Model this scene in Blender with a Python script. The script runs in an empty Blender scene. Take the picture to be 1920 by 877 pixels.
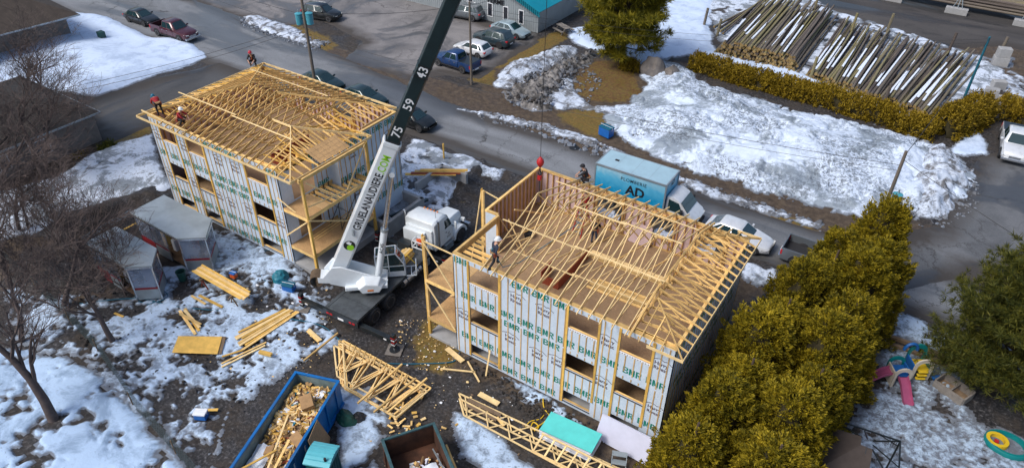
import bpy, bmesh, math, random
import numpy as np
from mathutils import Vector, Matrix
random.seed(7)
scene = bpy.context.scene
col = scene.collection
R = math.radians

# ---------------------------------------------------------------- camera
CAM = np.array([18.016, -22.184, 28.96]); FPX = 1339.15; PITCH, ROLL, YAW = 36.32, 0.807, 33.084
def cam_axes():
    p, r, y = R(PITCH), R(ROLL), R(YAW)
    fw = np.array([-math.sin(y)*math.cos(p), math.cos(y)*math.cos(p), -math.sin(p)])
    rt = np.array([math.cos(y), math.sin(y), 0.0]); up = np.cross(rt, fw)
    return rt*math.cos(r)+up*math.sin(r), up*math.cos(r)-rt*math.sin(r), fw
RT, UP, FW = cam_axes()
cd = bpy.data.cameras.new('camera'); cam = bpy.data.objects.new('camera', cd); col.objects.link(cam)
m = Matrix.Identity(4)
for i in range(3):
    m[i][0] = RT[i]; m[i][1] = UP[i]; m[i][2] = -FW[i]; m[i][3] = CAM[i]
cam.matrix_world = m
cd.sensor_width = 36.0; cd.lens = 36.0*FPX/1920; cd.clip_end = 2000; cd.clip_start = 0.1
scene.camera = cam

# ---------------------------------------------------------------- light: soft overcast late day
SUN_EL, SUN_AZ = 50.0, 240.0      # azimuth measured ccw from +X: light from the camera side
world = bpy.data.worlds.new('World'); scene.world = world; world.use_nodes = True
nt = world.node_tree; nt.nodes.clear()
sky = nt.nodes.new('ShaderNodeTexSky'); sky.sky_type = 'NISHITA'; sky.sun_disc = False
sky.sun_elevation = R(SUN_EL); sky.sun_rotation = R(90-SUN_AZ); sky.air_density = 1.0; sky.dust_density = 3.0; sky.ozone_density = 1.5
bg = nt.nodes.new('ShaderNodeBackground'); bg.inputs['Strength'].default_value = 0.125
wo = nt.nodes.new('ShaderNodeOutputWorld')
nt.links.new(sky.outputs[0], bg.inputs['Color']); nt.links.new(bg.outputs[0], wo.inputs['Surface'])
sl = bpy.data.lights.new('sun', 'SUN'); sl.energy = 2.0; sl.angle = R(22); sl.color = (1.0, 0.975, 0.94)
so = bpy.data.objects.new('sun', sl); col.objects.link(so)
sd = Vector((math.cos(R(SUN_AZ))*math.cos(R(SUN_EL)), math.sin(R(SUN_AZ))*math.cos(R(SUN_EL)), math.sin(R(SUN_EL))))
so.rotation_euler = sd.to_track_quat('Z', 'Y').to_euler(); so.location = (0, 0, 60)
vs = scene.view_settings
vs.view_transform = 'Standard'; vs.look = 'None'; vs.gamma = 1.0; vs.exposure = 0.32; vs.use_curve_mapping = False
scene.cycles.max_bounces = 6; scene.cycles.transparent_max_bounces = 6
scene.cycles.caustics_reflective = False; scene.cycles.caustics_refractive = False

# ---------------------------------------------------------------- places
def ss(a, b, x):
    t = np.clip((x-a)/(b-a), 0, 1); return t*t*(3-2*t)
def terr(x, y):                     # the plot of the left building lies a little higher
    return 0.58*ss(-8.5, -13.0, x)*(1-ss(11.0, 17.0, y))
def at_z(px, py, z):                # a viewpoint ray met with the level z gives a real ground position
    d = FW*FPX+RT*(px-960)-UP*(py-438.5); t = (z-CAM[2])/d[2]; return CAM+d*t
def PX(px, py, h=0.0):
    z = 0.0
    for i in range(10):
        p = at_z(px, py, z+h); z = float(terr(p[0], p[1]))
    return Vector((float(p[0]), float(p[1]), float(z+h)))

# ---------------------------------------------------------------- noise
def _hash(ix, iy, s):
    n = (ix.astype(np.int64)*374761393+iy.astype(np.int64)*668265263+s*1442695041) & 0x7fffffff
    n = ((n ^ (n >> 13))*1274126177) & 0x7fffffff
    n = (n ^ (n >> 16)) & 0xffff
    return n/65535.0
def vnoise(x, y, s=0):
    ix = np.floor(x); iy = np.floor(y); fx = x-ix; fy = y-iy
    fx = fx*fx*(3-2*fx); fy = fy*fy*(3-2*fy)
    a = _hash(ix, iy, s); b = _hash(ix+1, iy, s); c = _hash(ix, iy+1, s); d = _hash(ix+1, iy+1, s)
    return (a*(1-fx)+b*fx)*(1-fy)+(c*(1-fx)+d*fx)*fy
def fbm(x, y, s=0, o=4):
    v = 0; a = .5; t = 0
    for i in range(o):
        v = v+a*vnoise(x*2**i+17*i, y*2**i-9*i, s+i*31); t += a; a *= .5
    return v/t
def poly_sd(P, X, Y):               # signed distance, positive inside
    P = np.asarray([(p[0], p[1]) for p in P], float); d = np.full(X.shape, 1e9); ins = np.zeros(X.shape, bool)
    for i in range(len(P)):
        a = P[i]; b = P[(i+1) % len(P)]; e = b-a; L = e@e+1e-12
        t = np.clip(((X-a[0])*e[0]+(Y-a[1])*e[1])/L, 0, 1)
        d = np.minimum(d, np.hypot(X-a[0]-t*e[0], Y-a[1]-t*e[1]))
        c = ((a[1] > Y) != (b[1] > Y)) & (X < (b[0]-a[0])*(Y-a[1])/(b[1]-a[1]+1e-12)+a[0]); ins ^= c
    return np.where(ins, d, -d)

# ---------------------------------------------------------------- materials
MAT = {}
def new_mat(name):
    m = bpy.data.materials.new(name); m.use_nodes = True; n = m.node_tree; n.nodes.clear()
    o = n.nodes.new('ShaderNodeOutputMaterial'); b = n.nodes.new('ShaderNodeBsdfPrincipled'); n.links.new(b.outputs[0], o.inputs[0])
    MAT[name] = m; return m, n, b
def nd(n, t, **k):
    x = n.nodes.new(t)
    for a, v in k.items(): setattr(x, a, v)
    return x
def noise_node(n, scale, detail=4, rough=.6, vec=None, dist=0):
    t = nd(n, 'ShaderNodeTexNoise'); t.inputs['Scale'].default_value = scale; t.inputs['Detail'].default_value = detail
    t.inputs['Roughness'].default_value = rough; t.inputs['Distortion'].default_value = dist
    if vec is not None: n.links.new(vec, t.inputs['Vector'])
    return t
def ramp(n, fac, stops, interp='LINEAR'):
    r = nd(n, 'ShaderNodeValToRGB'); r.color_ramp.interpolation = interp
    els = r.color_ramp.elements
    while len(els) < len(stops): els.new(.5)
    for e, (p, c) in zip(els, stops): e.position = p; e.color = (*c, 1) if len(c) == 3 else c
    n.links.new(fac, r.inputs[0]); return r
def mixc(n, fac, a, b, blend='MIX'):
    x = nd(n, 'ShaderNodeMix', data_type='RGBA', blend_type=blend)
    for s, v in ((0, fac), (6, a), (7, b)):
        if hasattr(v, 'node'): n.links.new(v, x.inputs[s])
        elif s == 0: x.inputs[0].default_value = v
        else: x.inputs[s].default_value = (*v, 1)
    return x.outputs[2]
def bump(n, b, h, strength=.3, dist=.02):
    x = nd(n, 'ShaderNodeBump'); x.inputs['Strength'].default_value = strength; x.inputs['Distance'].default_value = dist
    n.links.new(h, x.inputs['Height']); n.links.new(x.outputs[0], b.inputs['Normal'])
def simple(name, c, rough=.6, metal=0, var=.25, scale=3.0, bumps=0.0, obj_var=0.0, coat=0.0, dirt=None, dirt_amt=.5, stretch=None):
    m, n, b = new_mat(name)
    tc = nd(n, 'ShaderNodeTexCoord'); vec = tc.outputs['Object']
    if stretch:
        mp = nd(n, 'ShaderNodeMapping'); mp.inputs['Scale'].default_value = stretch; n.links.new(vec, mp.inputs[0]); vec = mp.outputs[0]
    t = noise_node(n, scale, 5, .65, vec)
    lo = tuple(v*(1-var) for v in c); hi = tuple(min(1, v*(1+var)) for v in c)
    out = ramp(n, t.outputs[0], [(.3, lo), (.7, hi)]).outputs[0]
    if dirt:
        t2 = noise_node(n, scale*.35, 6, .7, vec); rr = ramp(n, t2.outputs[0], [(.5, (0, 0, 0)), (.68, (dirt_amt,)*3)])
        out = mixc(n, rr.outputs[0], out, dirt)
    if obj_var:
        oi = nd(n, 'ShaderNodeObjectInfo'); hv = nd(n, 'ShaderNodeHueSaturation')
        mr = nd(n, 'ShaderNodeMapRange'); mr.inputs[3].default_value = 1-obj_var; mr.inputs[4].default_value = 1+obj_var
        n.links.new(oi.outputs['Random'], mr.inputs[0]); n.links.new(mr.outputs[0], hv.inputs['Value']); n.links.new(out, hv.inputs['Color']); out = hv.outputs[0]
    n.links.new(out, b.inputs['Base Color']); b.inputs['Roughness'].default_value = rough; b.inputs['Metallic'].default_value = metal
    b.inputs['Coat Weight'].default_value = coat
    if bumps: bump(n, b, noise_node(n, scale*4, 4, .6, vec).outputs[0], bumps, .02)
    return m
simple('lumber', (.73, .48, .18), .7, var=.25, scale=2.5, obj_var=.3, bumps=.1)
simple('lumber_pale', (.82, .60, .29), .7, var=.16, scale=2.5, obj_var=.15, bumps=.1)
simple('lumber_yellow', (.68, .41, .09), .7, var=.2, scale=2.5, obj_var=.2)
simple('strap_wood', (.52, .33, .13), .75, var=.25, scale=3, obj_var=.2)
simple('stud_wood', (.55, .33, .12), .7, var=.2, scale=3, obj_var=.15)
simple('old_wood', (.19, .13, .08), .85, var=.35, scale=3, obj_var=.2, bumps=.2)
simple('grey_wood', (.2, .18, .16), .9, var=.3, scale=4, obj_var=.2, bumps=.2)
simple('concrete', (.33, .33, .33), .85, var=.15, scale=1.5, bumps=.15, dirt=(.2, .19, .17))
simple('wrap_dark', (.018, .02, .03), .5, var=.3)
simple('ink_green', (.0, .19, .14), .6, var=.3, scale=2)
simple('ink_dark', (.06, .025, .04), .6, var=.3)
simple('foam_pink', (.62, .47, .47), .7, var=.08, scale=2)
simple('foam_blue', (.10, .60, .56), .6, var=.08, scale=2)
simple('foam_lilac', (.55, .56, .68), .65, var=.06, scale=2)
simple('foam_white', (.75, .77, .8), .7, var=.1, scale=4)
simple('red_board', (.28, .055, .025), .7, var=.2)
simple('dark_interior', (.07, .05, .035), .9, var=.4, scale=1.2)
simple('steel_dark', (.035, .04, .045), .45, .6, var=.3, scale=2, dirt=(.09, .085, .08))
simple('deck_plate', (.10, .112, .12), .5, .4, var=.35, scale=1.2, dirt=(.03, .032, .035), dirt_amt=.8)
simple('black_paint', (.012, .016, .018), .35, var=.3, coat=.3)
simple('boom_black', (.010, .024, .028), .38, var=.3, scale=1, coat=.25)
simple('crane_white', (.72, .77, .80), .35, var=.06, scale=1.2, coat=.4, dirt=(.45, .45, .44), dirt_amt=.35)
simple('white_paint', (.78, .80, .82), .3, var=.04, scale=1.5, coat=.5, dirt=(.5, .5, .5), dirt_amt=.25)
simple('rubber', (.02, .02, .022), .85, var=.3, scale=8)
simple('chrome', (.6, .62, .65), .25, .9, var=.1)
simple('rim_grey', (.35, .36, .38), .35, .7, var=.2)
simple('galvanised', (.34, .39, .42), .42, .45, var=.16, scale=.8, dirt=(.24, .26, .28), dirt_amt=.6)
simple('lamp_red', (.5, .01, .015), .3, var=.1)
simple('lamp_clear', (.75, .75, .72), .15, var=.05, coat=.5)
simple('lamp_amber', (.7, .2, .02), .3, var=.1)
simple('orange', (.75, .12, .02), .6, var=.15)
simple('red', (.42, .015, .02), .5, var=.15)
simple('yellow', (.7, .45, .02), .5, var=.1)
simple('tarp_teal', (.01, .16, .22), .5, var=.3)
simple('cord_blue', (.0, .10, .17), .6, var=.2)
simple('wire', (.015, .015, .017), .6, var=.2)
simple('plastic_blue', (.01, .12, .42), .4, var=.15)
simple('text_white', (.8, .82, .84), .5, var=.03)
simple('text_black', (.015, .016, .02), .5, var=.1)
simple('text_lime', (.28, .62, .02), .5, var=.05)
simple('cardboard', (.34, .2, .09), .85, var=.2, scale=4)
simple('plastic_sheet', (.62, .66, .72), .35, var=.12, scale=3, bumps=.5)

def glass_mat(name, c=(.02, .035, .04), rough=.06):
    m, n, b = new_mat(name); b.inputs['Base Color'].default_value = (*c, 1); b.inputs['Roughness'].default_value = rough
    b.inputs['Coat Weight'].default_value = .6; b.inputs['Coat Roughness'].default_value = .03; b.inputs['Specular IOR Level'].default_value = .7
glass_mat('car_glass', (.012, .035, .04)); glass_mat('window_glass', (.015, .02, .03))
m, n, b = new_mat('clear_plastic'); b.inputs['Base Color'].default_value = (.30, .37, .5, 1); b.inputs['Roughness'].default_value = .1
tc = nd(n, 'ShaderNodeTexCoord'); t = noise_node(n, 1.0, 3, .5, tc.outputs['Object'], .8)
r_ = ramp(n, t.outputs[0], [(.42, (.22, .22, .22)), (.6, (.55, .55, .55))]); n.links.new(r_.outputs[0], b.inputs['Alpha'])
bump(n, b, t.outputs[0], .4, .05)

def osb_mat(name, c):
    m, n, b = new_mat(name); tc = nd(n, 'ShaderNodeTexCoord')
    v = nd(n, 'ShaderNodeTexVoronoi'); v.inputs['Scale'].default_value = 14; v.inputs['Randomness'].default_value = 1
    mp = nd(n, 'ShaderNodeMapping'); mp.inputs['Scale'].default_value = (1, 2.2, 1); n.links.new(tc.outputs['Object'], mp.inputs[0]); n.links.new(mp.outputs[0], v.inputs['Vector'])
    t = noise_node(n, 1.1, 4, .6, tc.outputs['Object'])
    a = mixc(n, v.outputs['Color'], tuple(x*.75 for x in c), tuple(x*1.25 for x in c))
    o = mixc(n, ramp(n, t.outputs[0], [(.4, (0, 0, 0)), (.65, (.5, .5, .5))]).outputs[0], a, tuple(x*.6 for x in c))
    n.links.new(o, b.inputs['Base Color']); b.inputs['Roughness'].default_value = .8
osb_mat('osb', (.50, .30, .13)); osb_mat('osb_worn', (.36, .235, .13)); osb_mat('osb_pale', (.6, .39, .18))

m, n, b = new_mat('house_wrap')      # pale woven sheet with fine creases
tc = nd(n, 'ShaderNodeTexCoord'); t = noise_node(n, 1.4, 5, .6, tc.outputs['Object'])
w = noise_node(n, 5.0, 6, .7, tc.outputs['Object'], 2.0)
n.links.new(mixc(n, .35, ramp(n, t.outputs[0], [(.35, (.50, .60, .71)), (.65, (.62, .70, .79))]).outputs[0], ramp(n, w.outputs[0], [(.4, (.46, .56, .68)), (.6, (.68, .75, .83))]).outputs[0]), b.inputs['Base Color'])
b.inputs['Roughness'].default_value = .55; bump(n, b, w.outputs[0], .5, .03)

def paint(name, c, rough=.28):
    m, n, b = new_mat(name); tc = nd(n, 'ShaderNodeTexCoord'); t = noise_node(n, 2.5, 4, .6, tc.outputs['Object'])
    mu = ramp(n, t.outputs[0], [(.45, (0, 0, 0)), (.75, (.6, .6, .6))])
    dirty = tuple(.6*x+.4*y for x, y in zip(c, (.14, .13, .12)))
    n.links.new(mixc(n, mu.outputs[0], c, dirty), b.inputs['Base Color']); b.inputs['Roughness'].default_value = rough
    b.inputs['Metallic'].default_value = .25; b.inputs['Coat Weight'].default_value = .6; b.inputs['Coat Roughness'].default_value = .08
    return name
for k, c in dict(p_black=(.008, .012, .014), p_teal=(.006, .03, .034), p_maroon=(.075, .012, .022), p_blue=(.006, .045, .16), p_navy=(.025, .05, .065), p_white=(.78, .8, .82),
                 p_silver=(.33, .43, .48), p_grey=(.13, .15, .17), p_cyan=(.02, .24, .38)).items(): paint(k, c)

# ---------------------------------------------------------------- mesh builder
class MB:
    def __init__(s): s.v = []; s.f = []; s.m = []
    def add(s, vs_, fs, m=0):
        o = len(s.v); s.v += [tuple(v) for v in vs_]; s.f += [tuple(i+o for i in f) for f in fs]; s.m += [m]*len(fs); return s
    def box(s, x0, x1, y0, y1, z0, z1, m=0):
        x0, x1 = min(x0, x1), max(x0, x1); y0, y1 = min(y0, y1), max(y0, y1); z0, z1 = min(z0, z1), max(z0, z1)
        return s.add([(x0,y0,z0),(x1,y0,z0),(x1,y1,z0),(x0,y1,z0),(x0,y0,z1),(x1,y0,z1),(x1,y1,z1),(x0,y1,z1)], [(0,3,2,1),(4,5,6,7),(0,1,5,4),(1,2,6,5),(2,3,7,6),(3,0,4,7)], m)
    def bar(s, p, q, w, h, m=0, up=(0, 0, 1), e=0):
        p = Vector(p); q = Vector(q); d = (q-p); 
        if d.length < 1e-6: return s
        d.normalize(); u = Vector(up)
        if abs(d.dot(u)) > .98: u = Vector((1, 0, 0)) if abs(d.x) < .9 else Vector((0, 1, 0))
        a = d.cross(u).normalized()*w/2; b_ = a.cross(d).normalized()*h/2; p = p-d*e; q = q+d*e
        return s.add([p-a-b_, p+a-b_, p+a+b_, p-a+b_, q-a-b_, q+a-b_, q+a+b_, q-a+b_], [(0,1,2,3),(7,6,5,4),(0,4,5,1),(1,5,6,2),(2,6,7,3),(3,7,4,0)], m)
    def tube(s, pts, r, n=8, m=0, cap=True, up=(0, 0, 1)):
        pts = [Vector(p) for p in pts]; rr = r if isinstance(r, (list, tuple)) else [r]*len(pts); o = len(s.v); prev = None
        for i, p in enumerate(pts):
            d = (pts[min(i+1, len(pts)-1)]-pts[max(i-1, 0)])
            d = d.normalized() if d.length > 1e-9 else Vector((0, 0, 1))
            if prev is None:
                u = Vector(up)
                if abs(d.dot(u)) > .95: u = Vector((1, 0, 0))
                a = d.cross(u).normalized()
            else: a = (prev-d*prev.dot(d)); a = a.normalized() if a.length > 1e-6 else prev
            prev = a; b_ = d.cross(a)
            for k in range(n):
                t = 2*math.pi*k/n; s.v.append(tuple(p+(a*math.cos(t)+b_*math.sin(t))*rr[i]))
        for i in range(len(pts)-1):
            for k in range(n):
                k2 = (k+1) % n; s.f.append((o+i*n+k, o+i*n+k2, o+(i+1)*n+k2, o+(i+1)*n+k)); s.m.append(m)
        if cap:
            s.f.append(tuple(o+k for k in range(n))[::-1]); s.m.append(m)
            e = o+(len(pts)-1)*n; s.f.append(tuple(e+k for k in range(n))); s.m.append(m)
        return s
    def prism(s, poly, axis, a, b_, m=0):      # polygon in the other two axes, extruded along axis
        def P(u, v, t): return {'x': (t, u, v), 'y': (u, t, v), 'z': (u, v, t)}[axis]
        k = len(poly); vs_ = [P(u, v, a) for u, v in poly]+[P(u, v, b_) for u, v in poly]
        fs = [tuple(range(k)), tuple(range(k, 2*k))[::-1]]+[(i, i+k, (i+1) % k+k, (i+1) % k) for i in range(k)]
        return s.add(vs_, fs, m)
    def quad(s, a, b_, c, d, m=0): return s.add([a, b_, c, d], [(0, 1, 2, 3)], m)
    def rect(s, poly3, th, m=0):               # thick sheet from a planar polygon
        p = [Vector(q) for q in poly3]; nn = (p[1]-p[0]).cross(p[2]-p[0]).normalized()*th; k = len(p)
        return s.add(p+[q+nn for q in p], [tuple(range(k))[::-1], tuple(range(k, 2*k))]+[(i, (i+1) % k, (i+1) % k+k, i+k) for i in range(k)], m)
    def loft(s, rings, m=0, cap=True, closed=True):
        o = len(s.v); k = len(rings[0])
        for r_ in rings: s.v += [tuple(q) for q in r_]
        for i in range(len(rings)-1):
            for j in range(k if closed else k-1):
                s.f.append((o+i*k+j, o+i*k+(j+1) % k, o+(i+1)*k+(j+1) % k, o+(i+1)*k+j)); s.m.append(m)
        if cap:
            s.f.append(tuple(o+j for j in range(k))[::-1]); s.m.append(m); e = o+(len(rings)-1)*k; s.f.append(tuple(e+j for j in range(k))); s.m.append(m)
        return s
    def xf(s, M, start=0):
        for i in range(start, len(s.v)): s.v[i] = tuple(M @ Vector(s.v[i]))
        return s
    def mesh(s, name, mats, smooth=None, fix=True):
        me = bpy.data.meshes.new(name); me.from_pydata(s.v, [], s.f)
        mats = mats if isinstance(mats, (list, tuple)) else [mats]
        for x in mats: me.materials.append(MAT[x])
        if len(mats) > 1: me.polygons.foreach_set('material_index', s.m)
        if fix and len(s.f):
            bm = bmesh.new(); bm.from_mesh(me); bmesh.ops.recalc_face_normals(bm, faces=bm.faces); bm.to_mesh(me); bm.free()
        if smooth:
            me.polygons.foreach_set('use_smooth', [True]*len(me.polygons))
            if smooth is not True: me.set_sharp_from_angle(angle=R(smooth))
        me.update(); return me
    def build(s, name, mats, parent=None, smooth=None, bevel=0, loc=None, fix=True):
        return put(name, s.mesh(name, mats, smooth, fix), parent, bevel, loc)
def put(name, me, parent=None, bevel=0, loc=None, rz=None):
    o = bpy.data.objects.new(name, me); col.objects.link(o)
    if parent is not None: o.parent = parent
    if loc is not None: o.location = loc
    if rz is not None: o.rotation_euler.z = rz
    if bevel:
        b_ = o.modifiers.new('bevel', 'BEVEL'); b_.width = bevel; b_.segments = 2; b_.limit_method = 'ANGLE'
    return o
def tag(o, label, cat, group=None, kind=None):
    if label: o['label'] = label
    if cat: o['category'] = cat
    if group: o['group'] = group
    if kind: o['kind'] = kind
    return o
def empty(name, loc, rz=0, label=None, cat=None, group=None):
    o = bpy.data.objects.new(name, None); col.objects.link(o); o.location = loc; o.rotation_euler = (0, 0, rz); o.empty_display_size = .3
    return tag(o, label, cat, group)
def copy_tree(o, parent=None):
    c = o.copy(); col.objects.link(c); c.parent = parent
    for ch in list(o.children): copy_tree(ch, c)
    return c
def struct(o): o['kind'] = 'structure'; return o

_txt = {}
def text_mesh(s, size, mat, bold=.0, extrude=.0, align='LEFT', spacing=1.0, shear=0):
    key = (s, size, mat, bold, extrude, align, spacing)
    if key in _txt: return _txt[key]
    cu = bpy.data.curves.new('lettering', 'FONT'); cu.body = s; cu.size = size; cu.offset = bold*size; cu.extrude = extrude; cu.align_x = align; cu.align_y = 'CENTER'; cu.space_character = spacing; cu.shear = shear; cu.resolution_u = 2
    ob = bpy.data.objects.new('lettering', cu); col.objects.link(ob)
    me = bpy.data.meshes.new_from_object(ob.evaluated_get(bpy.context.evaluated_depsgraph_get()))
    bpy.data.objects.remove(ob); bpy.data.curves.remove(cu); me.materials.clear(); me.materials.append(MAT[mat]); me.name = 'lettering'
    _txt[key] = me; return me
def place_text(name, me, parent, origin, xdir, ydir):
    o = bpy.data.objects.new(name, me); col.objects.link(o); o.parent = parent
    x = Vector(xdir).normalized(); y = Vector(ydir).normalized(); z = x.cross(y).normalized(); y = z.cross(x)
    M = Matrix.Identity(4)
    for i in range(3): M[i][0] = x[i]; M[i][1] = y[i]; M[i][2] = z[i]; M[i][3] = origin[i]
    o.matrix_local = M; return o
def mesh_copy_into(mb, me, M, m=0):
    mb.add([M @ v.co for v in me.vertices], [tuple(p.vertices) for p in me.polygons], m)
# ================================================================ ground, roads, snow
def grid_mesh(name, xs, ys, Z, keep=None, mats=('ground',), attr=None):
    nx, ny = len(xs), len(ys); X, Y = np.meshgrid(xs, ys)
    co = np.stack([X, Y, Z], -1).reshape(-1, 3)
    i = np.arange((ny-1)*(nx-1)); r = i//(nx-1); c = i % (nx-1); a = r*nx+c
    F = np.stack([a, a+1, a+nx+1, a+nx], 1)
    if keep is not None:
        F = F[keep.reshape(-1)[i] if keep.shape == (ny-1, nx-1) else keep]
        used = np.unique(F); mp = np.full(len(co), -1); mp[used] = np.arange(len(used)); co = co[used]; F = mp[F]
        if attr is not None: attr = {k: v.reshape(-1)[used] for k, v in attr.items()}
    elif attr is not None: attr = {k: v.reshape(-1) for k, v in attr.items()}
    me = bpy.data.meshes.new(name); me.vertices.add(len(co)); me.vertices.foreach_set('co', co.ravel())
    me.loops.add(len(F)*4); me.loops.foreach_set('vertex_index', F.ravel().astype(np.int32))
    me.polygons.add(len(F)); me.polygons.foreach_set('loop_start', np.arange(len(F), dtype=np.int32)*4)
    me.polygons.foreach_set('use_smooth', np.ones(len(F), bool)); me.update(); me.validate()
    if attr:
        for k, v in attr.items():
            at = me.attributes.new(k, 'FLOAT', 'POINT'); at.data.foreach_set('value', v.astype(np.float32))
    for x in mats: me.materials.append(MAT[x])
    return me
def attr_node(n, k):
    a = nd(n, 'ShaderNodeAttribute'); a.attribute_name = k; return a.outputs['Fac']
def math_node(n, op, a, b=None):
    x = nd(n, 'ShaderNodeMath', operation=op)
    for i, v in enumerate((a, b)):
        if v is None: continue
        if hasattr(v, 'node'): n.links.new(v, x.inputs[i])
        else: x.inputs[i].default_value = v
    return x.outputs[0]

# bare ground: dark wet gravel, brown mud, dead grass
m, n, b = new_mat('ground'); g = nd(n, 'ShaderNodeNewGeometry'); P_ = g.outputs['Position']
n1 = noise_node(n, 6, 6, .75, P_); n2 = noise_node(n, .5, 5, .65, P_); n3 = noise_node(n, 2.2, 6, .7, P_); n4 = noise_node(n, 22, 3, .7, P_)
grav = mixc(n, ramp(n, n1.outputs[0], [(.35, (.014, .013, .014)), (.52, (.048, .045, .046)), (.75, (.15, .14, .14))]).outputs[0], (.04, .036, .034), (.05, .045, .04))
grav = ramp(n, n1.outputs[0], [(.38, (.007, .007, .008)), (.49, (.024, .022, .023)), (.58, (.062, .059, .061)), (.68, (.2, .195, .2))]).outputs[0]; grav = mixc(n, ramp(n, n2.outputs[0], [(.42, (0, 0, 0)), (.6, (.75,)*3)]).outputs[0], grav, ramp(n, n3.outputs[0], [(.4, (.02, .016, .013)), (.6, (.065, .05, .038))]).outputs[0])
mud = ramp(n, n3.outputs[0], [(.3, (.032, .022, .015)), (.5, (.075, .052, .034)), (.7, (.13, .095, .06))]).outputs[0]
gras = ramp(n, n1.outputs[0], [(.28, (.05, .03, .008)), (.5, (.16, .095, .018)), (.72, (.27, .18, .04))]).outputs[0]
gras = mixc(n, ramp(n, n3.outputs[0], [(.45, (0, 0, 0)), (.7, (.7, .7, .7))]).outputs[0], gras, (.1, .1, .02))
need = ramp(n, n1.outputs[0], [(.36, (.045, .022, .01)), (.5, (.11, .055, .018)), (.64, (.22, .125, .04))]).outputs[0]
def soft(attr, tex, lo=.35, hi=.65):
    s_ = math_node(n, 'ADD', attr_node(n, attr), math_node(n, 'MULTIPLY', math_node(n, 'SUBTRACT', tex, .5), 1.1))
    return ramp(n, s_, [(lo, (0, 0, 0)), (hi, (1, 1, 1))]).outputs[0]
c_ = mixc(n, soft('mud', n3.outputs[0]), grav, mud)
c_ = mixc(n, soft('grass', n3.outputs[0]), c_, gras)
need = mixc(n, ramp(n, n3.outputs[0], [(.42, (0, 0, 0)), (.58, (.9,)*3)]).outputs[0], need, gras); c_ = mixc(n, soft('needles', n3.outputs[0]), c_, need)
n.links.new(c_, b.inputs['Base Color']); n.links.new(ramp(n, n2.outputs[0], [(.4, (.55,)*3), (.6, (.95,)*3)]).outputs[0], b.inputs['Roughness'])
bump(n, b, mixc(n, .5, n1.outputs[0], n4.outputs[0]), .8, .06)

def asphalt(name, dark, mid, light, wet=.5, streak=(1, 1, 1)):
    m, n, b = new_mat(name); g = nd(n, 'ShaderNodeNewGeometry'); P_ = g.outputs['Position']
    mp = nd(n, 'ShaderNodeMapping'); mp.inputs['Scale'].default_value = streak; n.links.new(P_, mp.inputs[0])
    a = noise_node(n, .22, 6, .62, mp.outputs[0], .6); f = noise_node(n, 9, 5, .75, P_); w = noise_node(n, .13, 5, .6, mp.outputs[0], 1.0)
    k = nd(n, 'ShaderNodeTexVoronoi', feature='DISTANCE_TO_EDGE'); k.inputs['Scale'].default_value = .28
    dv = noise_node(n, .5, 7, .75, P_); ad = mixc(n, 1.0, P_, mixc(n, 1.0, dv.outputs['Color'], (3.5, 3.5, 0), 'MULTIPLY'), 'ADD'); n.links.new(ad, k.inputs['Vector'])
    base = ramp(n, a.outputs[0], [(.38, dark), (.5, mid), (.6, light)]).outputs[0]
    base = mixc(n, .35, base, ramp(n, f.outputs[0], [(.3, tuple(x*.5 for x in mid)), (.7, tuple(x*1.6 for x in mid))]).outputs[0])
    gat = noise_node(n, .16, 3, .5, P_)
    ck = ramp(n, k.outputs['Distance'], [(.004, (1, 1, 1)), (.011, (0, 0, 0))]).outputs[0]
    ck = mixc(n, 1.0, ck, ramp(n, gat.outputs[0], [(.47, (0, 0, 0)), (.55, (.75, .75, .75))]).outputs[0], 'MULTIPLY')
    base = mixc(n, ck, base, (.03, .028, .027))
    ed = math_node(n, 'ADD', math_node(n, 'MULTIPLY', attr_node(n, 'edge'), -.42), math_node(n, 'MULTIPLY', a.outputs[0], 2.2)); base = mixc(n, ramp(n, ed, [(.35, (0, 0, 0)), (.95, (.92,)*3)]).outputs[0], base, (.045, .037, .031))
    wf = ramp(n, w.outputs[0], [(.5, (0, 0, 0)), (.57, (1, 1, 1))]).outputs[0]
    base = mixc(n, mixc(n, 1.0, wf, (wet,)*3, 'MULTIPLY'), base, tuple(x*.55 for x in dark))
    n.links.new(base, b.inputs['Base Color']); n.links.new(ramp(n, w.outputs[0], [(.5, (.85,)*3), (.58, (.3,)*3)]).outputs[0], b.inputs['Roughness'])
    bump(n, b, f.outputs[0], .35, .02)
asphalt('asphalt_road', (.12, .126, .134), (.19, .20, .215), (.26, .275, .295), .65, (.25, 1, 1))
asphalt('asphalt_lot', (.12, .115, .115), (.185, .175, .175), (.25, .235, .23), .75)
asphalt('asphalt_dark', (.038, .037, .038), (.06, .06, .062), (.09, .09, .092), .6, (1, .3, 1))
asphalt('asphalt_side', (.07, .073, .08), (.105, .11, .118), (.15, .155, .165), .6)
asphalt('yard_dirt', (.03, .027, .025), (.052, .047, .045), (.08, .073, .068), .5, (.25, 1, 1))

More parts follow.
